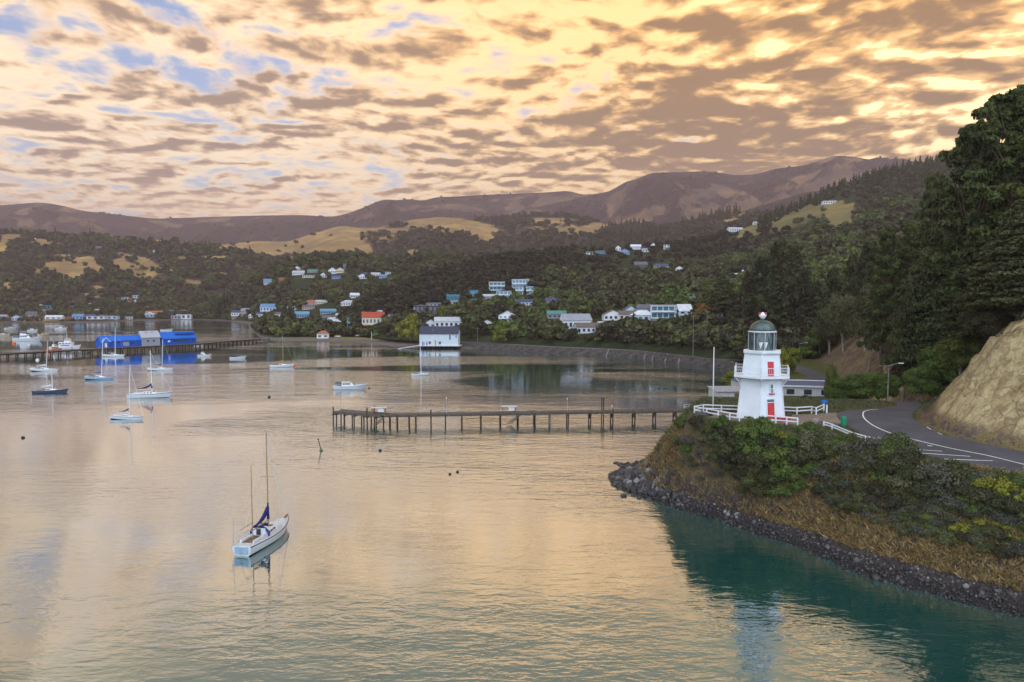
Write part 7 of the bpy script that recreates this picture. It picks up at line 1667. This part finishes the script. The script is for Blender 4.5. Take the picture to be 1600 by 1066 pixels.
HS = [
 # (px, py foot, w px, h px, wall, roof, style, storeys, rz, label)
 (900, 515, 46, 24, 'white', 'grey', 'gable', 1, .25, 'wide white house with pale grey gabled roof above the sea wall'),
 (918, 521, 38, 16, 'white', 'brown', 'gable', 1, .2, 'lower white bungalow with brown roof in front of the grey-roofed one'),
 (958, 501, 30, 16, 'white', 'brown', 'front', 1, .1, 'white cottage with twin gables left of the glazed villa'),
 (985, 500, 34, 14, 'cream', 'brown', 'gable', 1, 0, 'long low cream cottage with brown roof beside the twin-gabled one'),
 (1006, 503, 36, 18, 'paleblue', 'white', 'hip', 1, 0, 'pale blue conservatory house with white roof'),
 (1042, 498, 44, 22, 'white', 'white', 'glass', 2, -.05, 'white two-storey flat-roofed villa with columned balcony'),
 (1070, 500, 22, 24, 'paleblue', 'white', 'gable', 2, .3, 'white and glass gabled villa next to the columned one'),
 (985, 492, 18, 14, 'paleblue', 'navy', 'front', 1, .2, 'small gabled white house behind the long low cottage'),
 (1008, 490, 22, 14, 'blue', 'slate', 'gable', 1, -.2, 'blue house with dark roof behind the conservatory'),
 (1082, 476, 24, 12, 'brick', 'teal', 'gable', 1, .1, 'brick house with teal roof above the white villas'),
 (1108, 486, 14, 12, 'white', 'grey', 'gable', 1, 0, 'white house half hidden right of the orange tree'),
 (870, 498, 30, 12, 'grey', 'teal', 'gable', 1, .1, 'grey-green roofed house left of the wide white one'),
 (862, 478, 20, 12, 'cream', 'navy', 'gable', 1, .1, 'cream house with navy roof among trees above the sea wall'),
 (818, 478, 28, 10, 'paleblue', 'navy', 'gable', 1, 0, 'low pale blue house with navy roof left of the cream one'),
 (793, 503, 28, 17, 'white', 'pale', 'front', 2, 0, 'small blue-white villa with lacy gables above the wall'),
 (761, 512, 20, 12, 'white', 'slate', 'front', 1, 0, 'white hut with dark gable nearest the sea wall'),
 (700, 512, 44, 16, 'white', 'pale', 'gable', 1, .1, 'white house with wide pale roof behind the boathouse'),
 (672, 512, 16, 12, 'white', 'pale', 'front', 1, 0, 'small gabled white house peeping over the boathouse left end'),
 (668, 490, 40, 12, 'dark', 'slate', 'flat', 1, .1, 'long dark flat-roofed house in the trees above the boathouse'),
 (676, 482, 24, 9, 'grey', 'grey', 'flat', 1, .1, 'grey upper house behind the long dark one'),
 (708, 472, 22, 12, 'teal', 'bright', 'glass', 1, .15, 'turquoise glazed hillside house, lowest left of the modern row'),
 (706, 477, 14, 7, 'cream', 'pale', 'flat', 1, 0, 'tiny cream annex below the lowest turquoise house'),
 (738, 463, 22, 10, 'teal', 'bright', 'glass', 1, .1, 'turquoise glazed hillside house, second from the left'),
 (776, 454, 24, 14, 'white', 'white', 'glass', 2, .1, 'white-framed glass house, third along the modern row'),
 (787, 468, 24, 14, 'white', 'grey', 'glass', 2, 0, 'grey-framed three-bay house below the modern row'),
 (765, 468, 22, 8, 'grey', 'pale', 'gable', 1, 0, 'low grey-roofed house left of the three-bay one'),
 (813, 451, 26, 15, 'white', 'white', 'glass', 2, .05, 'highest white box house with blue glass on the slope'),
 (820, 461, 28, 14, 'white', 'bright', 'glass', 2, -.05, 'second white box house directly under the highest one'),
 (742, 474, 14, 7, 'teal', 'teal', 'flat', 1, 0, 'small green shed between turquoise houses and trees'),
 (690, 500, 18, 8, 'grey', 'teal', 'gable', 1, .2, 'green-grey roofed house above the boathouse roof'),
 (582, 508, 34, 20, 'cream', 'red', 'gable', 1, 0, 'cream house with bright red roof and scalloped eaves by the beach'),
 (566, 505, 14, 18, 'cream', 'red', 'front', 1, 0, 'cream gable wing at the left of the red-roofed house'),
 (503, 529, 18, 12, 'white', 'orange', 'hip', 1, .1, 'small white kiosk with orange roof on the point'),
 (530, 513, 52, 17, 'cream', 'pale', 'hip', 1, -.1, 'large cream hall with long pale roof in the town'),
 (548, 512, 12, 16, 'teal', 'blue', 'flat', 2, 0, 'narrow blue building at the right end of the cream hall'),
 (516, 503, 28, 10, 'dark', 'slate', 'gable', 1, .1, 'dark-walled house behind the cream hall'),
 (500, 511, 24, 8, 'white', 'white', 'hip', 1, 0, 'white low house left of the cream hall'),
 (470, 497, 22, 10, 'blue', 'bright', 'gable', 1, .1, 'pale blue house with blue roof in the flat town'),
 (420, 487, 28, 12, 'paleblue', 'blue', 'gable', 1, 0, 'blue-roofed building in the left of the town'),
 (448, 498, 12, 8, 'white', 'pale', 'front', 1, 0, 'tiny white gable by the shore left of the blue roof'),
 (372, 494, 22, 9, 'white', 'navy', 'gable', 1, 0, 'white and navy house near the bay corner'),
 (393, 497, 10, 8, 'white', 'white', 'front', 1, 0, 'little white house at the bay corner'),
 (384, 490, 16, 8, 'pink', 'grey', 'gable', 1, 0, 'pinkish house behind the little white one'),
 (543, 478, 22, 9, 'white', 'pale', 'hip', 1, 0, 'white-roofed house on the rise above town'),
 (553, 466, 14, 8, 'white', 'white', 'gable', 1, .4, 'bright white house highest on the rise above town'),
 (511, 491, 24, 8, 'blue', 'bright', 'gable', 1, .2, 'bright blue-roofed house in mid town'),
 (487, 478, 16, 9, 'pink', 'orange', 'gable', 1, 0, 'orange-roofed house left of the bright blue roof'),
 (502, 475, 18, 6, 'cream', 'pale', 'gable', 1, 0, 'low pale house beside the orange roof'),
 (481, 484, 18, 7, 'pink', 'brown', 'gable', 1, 0, 'brownish house below the orange roof'),
 (417, 445, 12, 9, 'paleblue', 'blue', 'gable', 1, .3, 'lone pale blue house on the left shoulder of the ridge'),
 (440, 441, 10, 7, 'brick', 'red', 'gable', 1, 0, 'small red house right of the lone pale blue one'),
 (465, 430, 18, 7, 'white', 'pale', 'gable', 1, 0, 'white house at the left end of the ridge cluster'),
 (464, 422, 8, 6, 'white', 'slate', 'front', 1, 0, 'tiny white gable above the leftmost ridge house'),
 (488, 426, 16, 5, 'grey', 'teal', 'gable', 1, 0, 'low green-roofed house second in the ridge cluster'),
 (481, 434, 18, 4, 'cream', 'pale', 'flat', 1, 0, 'long pale terrace under the ridge cluster'),
 (505, 434, 10, 8, 'white', 'navy', 'front', 1, 0, 'small navy gabled house in the middle of the ridge cluster'),
 (519, 428, 12, 10, 'white', 'slate', 'front', 1, 0, 'white gabled house left of the blue cube house'),
 (531, 427, 12, 9, 'cream', 'brown', 'front', 1, 0, 'cream gabled house in front of the blue cube house'),
 (541, 420, 9, 8, 'blue', 'blue', 'flat', 2, 0, 'blue cube house highest on the ridge'),
 (525, 436, 14, 6, 'blue', 'navy', 'gable', 1, 0, 'navy-roofed house low in the ridge cluster'),
 (566, 436, 14, 8, 'white', 'navy', 'front', 1, 0, 'blue-white house near the right end of the ridge cluster'),
 (568, 431, 10, 5, 'blue', 'navy', 'gable', 1, 0, 'small blue house just above the blue-white one'),
 (586, 432, 14, 6, 'white', 'pale', 'gable', 1, .2, 'pale roofed house toward the right of the ridge cluster'),
 (598, 435, 12, 6, 'blue', 'blue', 'gable', 1, 0, 'blue house at the right end of the ridge cluster'),
 (606, 429, 8, 4, 'white', 'grey', 'gable', 1, 0, 'tiny house last on the right of the ridge cluster'),
 (994, 390, 16, 8, 'white', 'white', 'gable', 1, 0, 'white broad-roofed house on the skyline terrace'), (976, 398, 16, 9, 'blue', 'bright', 'front', 1, 0, 'bright blue house left on the skyline terrace'),
 (966, 392, 8, 8, 'white', 'pale', 'front', 1, 0, 'tiny white house left of the bright blue one'), (1010, 394, 12, 6, 'white', 'grey', 'gable', 1, 0, 'low white house right of the broad-roofed one'), (1021, 388, 9, 8, 'white', 'navy', 'front', 1, 0, 'navy and white gables on the skyline terrace'),
 (1042, 390, 9, 8, 'white', 'dark' if False else 'slate', 'flat', 2, 0, 'tall pale house at the right end of the skyline terrace'), (940, 397, 18, 5, 'teal', 'pale', 'flat', 1, 0, 'long flat pale-roofed house at the left of the skyline terrace'), (921, 398, 10, 5, 'white', 'slate', 'gable', 1, 0, 'small dark-roofed house at the far left of the skyline terrace'),
 (1002, 421, 20, 12, 'dark', 'slate', 'gable', 1, 0, 'dark house with veranda on the mid slope lawn'), (1034, 423, 22, 11, 'white', 'navy', 'gable', 1, 0, 'white house with long navy roof on the mid slope lawn'), (1062, 424, 10, 8, 'white', 'grey', 'front', 1, 0, 'small white house right of the navy-roofed one'),
 (963, 462, 18, 5, 'tan', 'pale', 'flat', 1, 0, 'low tan-roofed house in the forest above the villas'), (988, 461, 10, 6, 'white', 'pale', 'gable', 1, .4, 'white house at the start of the diagonal drive'), (1004, 456, 12, 6, 'white', 'pale', 'gable', 1, .5, 'second white house up the diagonal drive'), (1062, 446, 10, 6, 'white', 'pale', 'gable', 1, 0, 'lone white house in the dark forest'),
 (1150, 434, 20, 7, 'white', 'white', 'hip', 1, 0, 'white-roofed house left of the tall dark pines'), (1168, 428, 12, 6, 'white', 'white', 'gable', 1, 0, 'upper white-roofed house beside the tall dark pines'), (1150, 440, 16, 5, 'pink', 'brown', 'flat', 1, 0, 'pinkish house under the white-roofed one by the pines'),
 (1150, 362, 22, 7, 'white', 'pale', 'gable', 1, .2, 'white gabled farmhouse left of the grass slope'), (1188, 351, 18, 5, 'white', 'pale', 'gable', 1, 0, 'pale farm building at the foot of the grass slope'), (1298, 319, 20, 5, 'white', 'white', 'flat', 1, 0, 'long white farmhouse on top of the grass slope'),
 (1289, 321, 8, 5, 'white', 'white', 'front', 1, 0, 'small white outbuilding beside the hilltop farmhouse'), (1262, 452, 12, 7, 'white', 'pale', 'gable', 1, 0, 'pale roof glimpsed in the wood right of the dark pines'), (944, 512, 18, 9, 'white', 'pale', 'gable', 1, .1, 'small white house low on the bank between grey roof and twin-gabled cottage'), (1122, 496, 16, 9, 'white', 'grey', 'gable', 1, 0, 'white house under the layered cedar'),
 (884, 486, 16, 7, 'cream', 'grey', 'gable', 1, 0, 'cream cottage just above the wide grey-roofed house'), (840, 486, 16, 8, 'white', 'slate', 'gable', 1, 0, 'white cottage between the lacy villa and the grey roofs'), (924, 478, 14, 6, 'white', 'pale', 'gable', 1, 0, 'white cottage beside the broad green tree dome'),
 (654, 484, 16, 7, 'white', 'slate', 'gable', 1, 0, 'white cottage left of the long dark flat-roofed house'), (632, 478, 12, 6, 'white', 'pale', 'gable', 1, .2, 'small white cottage on the wooded slope left of the dark house'), (614, 500, 15, 8, 'white', 'grey', 'gable', 1, 0, 'white cottage between red roof and boathouse'),
 (456, 486, 16, 7, 'white', 'grey', 'gable', 1, 0, 'white house directly right of the blue-roofed town building'), (436, 495, 14, 7, 'cream', 'slate', 'gable', 1, 0, 'cream cottage below the blue-roofed town building'), (406, 495, 12, 7, 'white', 'navy', 'gable', 1, 0, 'white house with navy roof left of the tall conifer'),
 (532, 497, 16, 7, 'white', 'pale', 'gable', 1, 0, 'pale cottage behind the right part of the cream hall'), (560, 492, 14, 7, 'white', 'grey', 'gable', 1, .2, 'white cottage on the street above the red roof'), (596, 492, 14, 7, 'grey', 'pale', 'gable', 1, 0, 'grey cottage right above the red roof'),
 (482, 508, 16, 8, 'white', 'pale', 'gable', 1, 0, 'white cottage behind the shore trees of the point'), (1220, 590, 0, 0, '', '', '', 0, 0, '')]
for (px, py, w, h, wl, rf, st_, ns, rz, lb) in HS:
    if w: house(px, py, w, h, wl, rf, lb, st_, rz, storeys=ns)
# houses across the bay on the left
for i, (px, py, w, h, wl, rf, st_, lb) in enumerate((
 (286, 503, 22, 8, 'white', 'grey', 'flat', 'pale waterside building standing on the far right shore of the bay'), (274, 503, 14, 6, 'grey', 'pale', 'flat', 'lower annex of the pale waterside building'), (322, 494, 7, 8, 'white', 'white', 'front', 'small white gabled house right of the waterside building'),
 (240, 494, 28, 8, 'tan', 'orange', 'gable', 'wide orange-roofed house across the bay'), (262, 491, 14, 6, 'blue', 'blue', 'gable', 'blue-roofed house beside the orange roof across the bay'), (230, 500, 16, 8, 'paleblue', 'white', 'front', 'pale blue house on the shore below the orange roof'), (286, 492, 22, 8, 'tan', 'brown', 'hip', 'brown-roofed house above the waterside building'),
 (24, 501, 12, 8, 'paleblue', 'bright', 'front', 'turquoise-fronted boatshed on the left shore'), (82, 503, 24, 6, 'white', 'white', 'gable', 'long white boatshed with low roof on the left shore'), (105, 505, 8, 6, 'brick', 'red', 'front', 'small red hut beside the long white boatshed'),
 (120, 499, 16, 8, 'blue', 'blue', 'gable', 'deep blue house behind the red hut'), (148, 503, 26, 5, 'white', 'pale', 'flat', 'long white terrace at the middle of the left shore'), (170, 503, 22, 5, 'paleblue', 'white', 'flat', 'second long pale terrace to the right on the left shore'), (140, 498, 14, 7, 'dark', 'navy', 'gable', 'dark blue house above the white terrace'), (160, 498, 10, 6, 'pink', 'navy', 'gable', 'small house with navy roof behind the second terrace'),
 (47, 494, 14, 7, 'grey', 'slate', 'gable', 'grey house above the turquoise boatshed'), (62, 481, 8, 5, 'white', 'white', 'front', 'tiny white cottage on the lower slope at far left'), (75, 482, 14, 5, 'teal', 'bright', 'flat', 'turquoise low house on the lower slope at left'), (30, 490, 8, 6, 'white', 'grey', 'front', 'white cottage just up from the turquoise boatshed'), (112, 482, 10, 4, 'paleblue', 'teal', 'flat', 'pale green house in trees above the deep blue one'),
 (68, 488, 8, 4, 'white', 'pale', 'flat', 'white flat house above the long boatshed'), (138, 463, 8, 4, 'white', 'white', 'flat', 'white house at the lower edge of the golden paddock'), (154, 462, 10, 4, 'cream', 'pale', 'flat', 'cream house right of the white one by the golden paddock'), (175, 461, 8, 4, 'white', 'pale', 'flat', 'third house along the lower edge of the golden paddock'), (142, 478, 7, 4, 'white', 'white', 'gable', 'small bright roof halfway down the left slope'),
 (184, 447, 12, 4, 'grey', 'pale', 'flat', 'long grey roof above the paddock edge houses'), (211, 466, 10, 5, 'paleblue', 'grey', 'flat', 'pale house in the woods right of the paddock'), (212, 473, 6, 5, 'white', 'white', 'front', 'tiny white house below the pale one in the woods'), (192, 468, 12, 4, 'paleblue', 'teal', 'flat', 'pale green roof left of the pair in the woods'), (242, 396, 8, 6, 'white', 'white', 'front', 'white farmhouse high on the left hill'), (186, 398, 8, 4, 'pink', 'brown', 'gable', 'pink farmhouse high on the left hill'),
 (152, 388, 12, 3, 'grey', 'pale', 'flat', 'long farm shed near the top of the left hill'), (48, 376, 10, 4, 'white', 'white', 'gable', 'white farmhouse on the grass crest at far left'), (150, 487, 6, 4, 'white', 'pale', 'gable', 'small pale roof above the deep blue shore house'), (182, 494, 6, 5, 'white', 'grey', 'front', 'little white cottage right of the terraces'), (200, 503, 10, 4, 'white', 'white', 'flat', 'low white boatshed right of the terraces'), (4, 498, 10, 6, 'grey', 'grey', 'gable', 'grey shed cut by the left edge of the shore'))):
    house(px, py, w, h, wl, rf, lb, st_, 0, wins=3)
# tall pale posts and poles of the town front
for px, py, hh, lb in ((580.5, 531, 5.5, 'white mast on the beach in front of the red-roofed house'),):
    p = pick(px, py); o = empty('white_mast', tuple(p)); tag(o, lb, 'mast'); t = MB(); t.tube([(0, 0, -1), (0, 0, hh)], [.22, .12], 7); t.build('pole', C['white'], o); t = MB(); t.box((0, 0, 0), (.8, .8, .5)); t.build('base', C['conc'], o)
def ppole(px, d, top, label):
    x = (px - 800) / FOC * d; z = drop(x, d); H = at(px, top, d).z - z; o = empty('power_pole', (x, d, z)); tag(o, label, 'power pole')
    t = MB(); t.tube([(0, 0, -1), (0, 0, H)], [.15, .1], 7); t.build('pole', C['conc'], o)
    for zz in (H - .6,): t = MB(); t.box((0, -.15, zz), (2.0, .12, .14)); t.build('crossarm', C['wood'], o)
    for s_ in (-.8, .8): t = MB(); t.lathe([(.05, H - .5), (.07, H - .3), (.03, H - .25)], 6, (s_, -.15, 0)); t.build('insulator', C['white'], o)
ppole(1083.5, 300, 492, 'pale concrete power pole above the sea wall road'); ppole(1387.5, 190, 418, 'tall thin power pole with crossarms in the hillside wood'); ppole(746, 405, 512, 'wooden power pole at the left end of the sea wall'); ppole(1105, 330, 486, 'short power pole beside the orange tree')
# safety railing of the lookout above the rocky spur
P_ = [G(x, y, 19.0) for x, y in ((1352, 520), (1362, 515), (1374, 514), (1381, 513), (1390, 517), (1398, 522))]
base = P_[0].copy(); base.z = drop(base.x, base.y); o = empty('lookout_railing', tuple(base)); tag(o, 'pale curved railing of the lookout on top of the rocky spur', 'railing')
t = MB(); pts = []
for q in P_: z = drop(q.x, q.y); pts.append(Vector((q.x - base.x, q.y - base.y, z - base.z)))
for a, b_ in zip(pts, pts[1:]):
    for h_ in (1.2, .65): t.bar(a + Vector((0, 0, h_)), b_ + Vector((0, 0, h_)), .12, .14)
t.build('rails', C['conc'], o)
for q in pts: t = MB(); t.bar(q - Vector((0, 0, .3)), q + Vector((0, 0, 1.3)), .16); t.build('post', C['conc'], o)
# cars by the town beach
for px, py, cc, lb in ((528, 527, CW, 'white car parked by the orange-roofed kiosk'), (560, 526, CW, 'white van-like car on the beach front')):
    p = pick(px, py)
    q = car(px, py, 2.0, .1, cc, lb); q.location = p
rs_d = np.random.RandomState(15)
def acc1(P_, vg, px, py, r): return (P_[:, 2] > 6) & (P_[:, 1] > 270) & (vg > 0.45) & (px < 1750) & (py > 200) & not_clear(P_) & ~((P_[:, 1] < 470) & (r.rand(len(P_)) < .45)) & ~((px > 850) & (px < 1095) & (py > 486) & (py < 516) & (P_[:, 1] < 520) & (r.rand(len(P_)) < .85)) & ~((px > 900) & (px < 1070) & (py > 385) & (py < 432) & (r.rand(len(P_)) < .5))
p = sample_hill(H1, 17000, 1, acc1, 0.12); q = np.random.RandomState(2).rand(len(p))
near = fbm(p[:, 0] / 90, p[:, 1] / 90, 3, 400)
pxw, pyw = to_px(p[:, 0], p[:, 1], p[:, 2])
dk = ell(pxw, pyw, [(700, 455, 170, 32, -14), (850, 410, 160, 18), (1010, 400, 110, 14), (1080, 385, 160, 22, -8), (600, 480, 70, 20)], 0.25) + 0.25 * near > 0.5
g_ = (near > 0.06) & (q < .7) & (p[:, 1] < 900) & ~dk
m_ = dk & ~g_; wood('dark_hillside_bush', p[m_] - [0, 0, .8], rs_d.uniform(.7, 1.8, m_.sum()), 'darkb', 15)
rs1 = np.random.RandomState(5)
wood('hillside_green_trees', p[g_] - [0, 0, .8], rs1.uniform(.6, 1.7, g_.sum()), 'green', 3)
m_ = ~g_ & ~dk & (q > .78); wood('hillside_mixed_trees', p[m_] - [0, 0, .8], rs1.uniform(.7, 1.5, m_.sum()), 'mixed', 4)
m_ = ~g_ & ~dk & (q <= .78); wood('hillside_bush', p[m_] - [0, 0, .8], rs1.uniform(.6, 1.9, m_.sum()), 'bush', 5)
def acc1p(P_, vg, px, py, r): return ell(px, py, [(1440, 275, 110, 14, -10), (1235, 330, 60, 6, -28), (1300, 305, 40, 5, -30)], 0.1) > 0.4
p = sample_hill(H1, 5000, 6, acc1p, 0.7); wood('pine_plantation', p, rs1.uniform(.8, 1.25, len(p)), 'pine', 6)
def acc2(P_, vg, px, py, r): return (P_[:, 2] > 1.6) & (vg > 0.4) & (px < 1000) & not_clear(P_) & ~((P_[:, 1] < 850) & (r.rand(len(P_)) < .80)) & (py < 529)
p = sample_hill(H2, 11000, 7, acc2, 0.2); q = np.random.RandomState(8).rand(len(p))
m_ = q < .3; wood('point_mixed_trees', p[m_] - [0, 0, .8], rs1.uniform(.8, 1.7, m_.sum()), 'mixed', 7)
wood('point_bush', p[~m_] - [0, 0, .8], rs1.uniform(.9, 1.9, (~m_).sum()), 'bush', 8)
def acc3(P_, vg, px, py, r): return (P_[:, 2] > 1.3) & ~((P_[:, 1] < 960) & (r.rand(len(vg)) < .45)) & ((vg + r.normal(0, .09, len(vg)) > 0.5) | (r.rand(len(vg)) < .02)) & (px < 520) & (px > -150) & not_clear(P_)
p = sample_hill(H3, 15000, 9, acc3, 0.0, 1.0, 1.2); q = np.random.RandomState(8).rand(len(p))
m_ = q < .35; sh3 = lambda q_: np.where(q_[:, 1] < 980, 0.45, 1.0) * np.where(q_[:, 1] < 1150, .75, 1)
wood('bay_mixed_trees', p[m_] - [0, 0, .5], sh3(p[m_]) * rs1.uniform(1.1, 2.4, m_.sum()), 'mixed', 9)
wood('bay_bush', p[~m_] - [0, 0, .5], sh3(p[~m_]) * rs1.uniform(1.2, 2.6, (~m_).sum()), 'bush', 10)
def acc4(P_, vg, px, py, r): return ((vg + r.normal(0, .08, len(vg)) > 0.60) | (r.rand(len(vg)) < .008)) & (px < 1350) & (px > 150) & (py > 335)
p = sample_hill(H4, 15000, 11, acc4, 0.0, 0.93)
wood('middle_hill_bush', p - [0, 0, 1], rs1.uniform(1.4, 3.2, len(p)), 'bush', 11)
def acc4p(P_, vg, px, py, r): return ell(px, py, [(990, 368, 58, 14, -4), (300, 392, 40, 8), (1110, 345, 60, 8, -18)], 0.1) > 0.5
p = sample_hill(H4, 9000, 12, acc4p, 0.0); wood('conifer_grove', p, rs1.uniform(1.3, 2.0, len(p)), 'pine', 12)
def acc5(P_, vg, px, py, r): return (vg > 0.93) & (px > -50) & (px < 1500) & (r.rand(len(vg)) < .6)
p = sample_hill(H5, 9000, 13, acc5, 0.25, 0.95); wood('mountain_scrub', p - [0, 0, 3], rs1.uniform(1.5, 4.0, len(p)), 'bush', 13)

# odd lighter crowns and pines standing out of the woods
p = sample_hill(H1, 1300, 21, acc1, 0.12); pxw, pyw = to_px(p[:, 0], p[:, 1], p[:, 2]); p = p[ell(pxw, pyw, [(700, 455, 180, 36, -14), (850, 408, 170, 20), (1080, 388, 170, 24, -8)], 0.1) < .5]; wood('scattered_green_trees', p - [0, 0, .5], rs1.uniform(.9, 1.9, len(p)), 'green', 21)
p = sample_hill(H1, 420, 22, acc1, 0.2); wood('scattered_pines', p, rs1.uniform(.5, .95, len(p)), 'pine', 22)
p = sample_hill(H2, 1300, 23, acc2, 0.2); wood('point_green_trees', p - [0, 0, .5], rs1.uniform(1.0, 2.0, len(p)), 'green', 23)
p = sample_hill(H3, 1800, 24, acc3, 0.0); wood('bay_green_trees', p - [0, 0, .5], sh3(p) * rs1.uniform(1.4, 2.8, len(p)), 'green', 24)
p = sample_hill(H3, 500, 25, acc3, 0.0); wood('bay_pines', p, sh3(p) * rs1.uniform(.8, 1.5, len(p)), 'pine', 25)
# ------------------------------------------------------------------ the evening air
hm = bpy.data.materials.new('evening_haze'); hm.use_nodes = True; ht = hm.node_tree; ht.nodes.clear()
hv = ht.nodes.new('ShaderNodeVolumePrincipled'); hv.inputs['Color'].default_value = (0.88, 0.64, 0.68, 1)
hv.inputs['Density'].default_value = 0.00013; hv.inputs['Anisotropy'].default_value = 0.2
ho = ht.nodes.new('ShaderNodeOutputMaterial'); ht.links.new(hv.outputs[0], ho.inputs['Volume'])
zb = MB(); zb.box((0, 3600, 500), (18200, 8200, 1030)); hz_o = zb.build('haze', hm); tag(hz_o, kind='stuff')
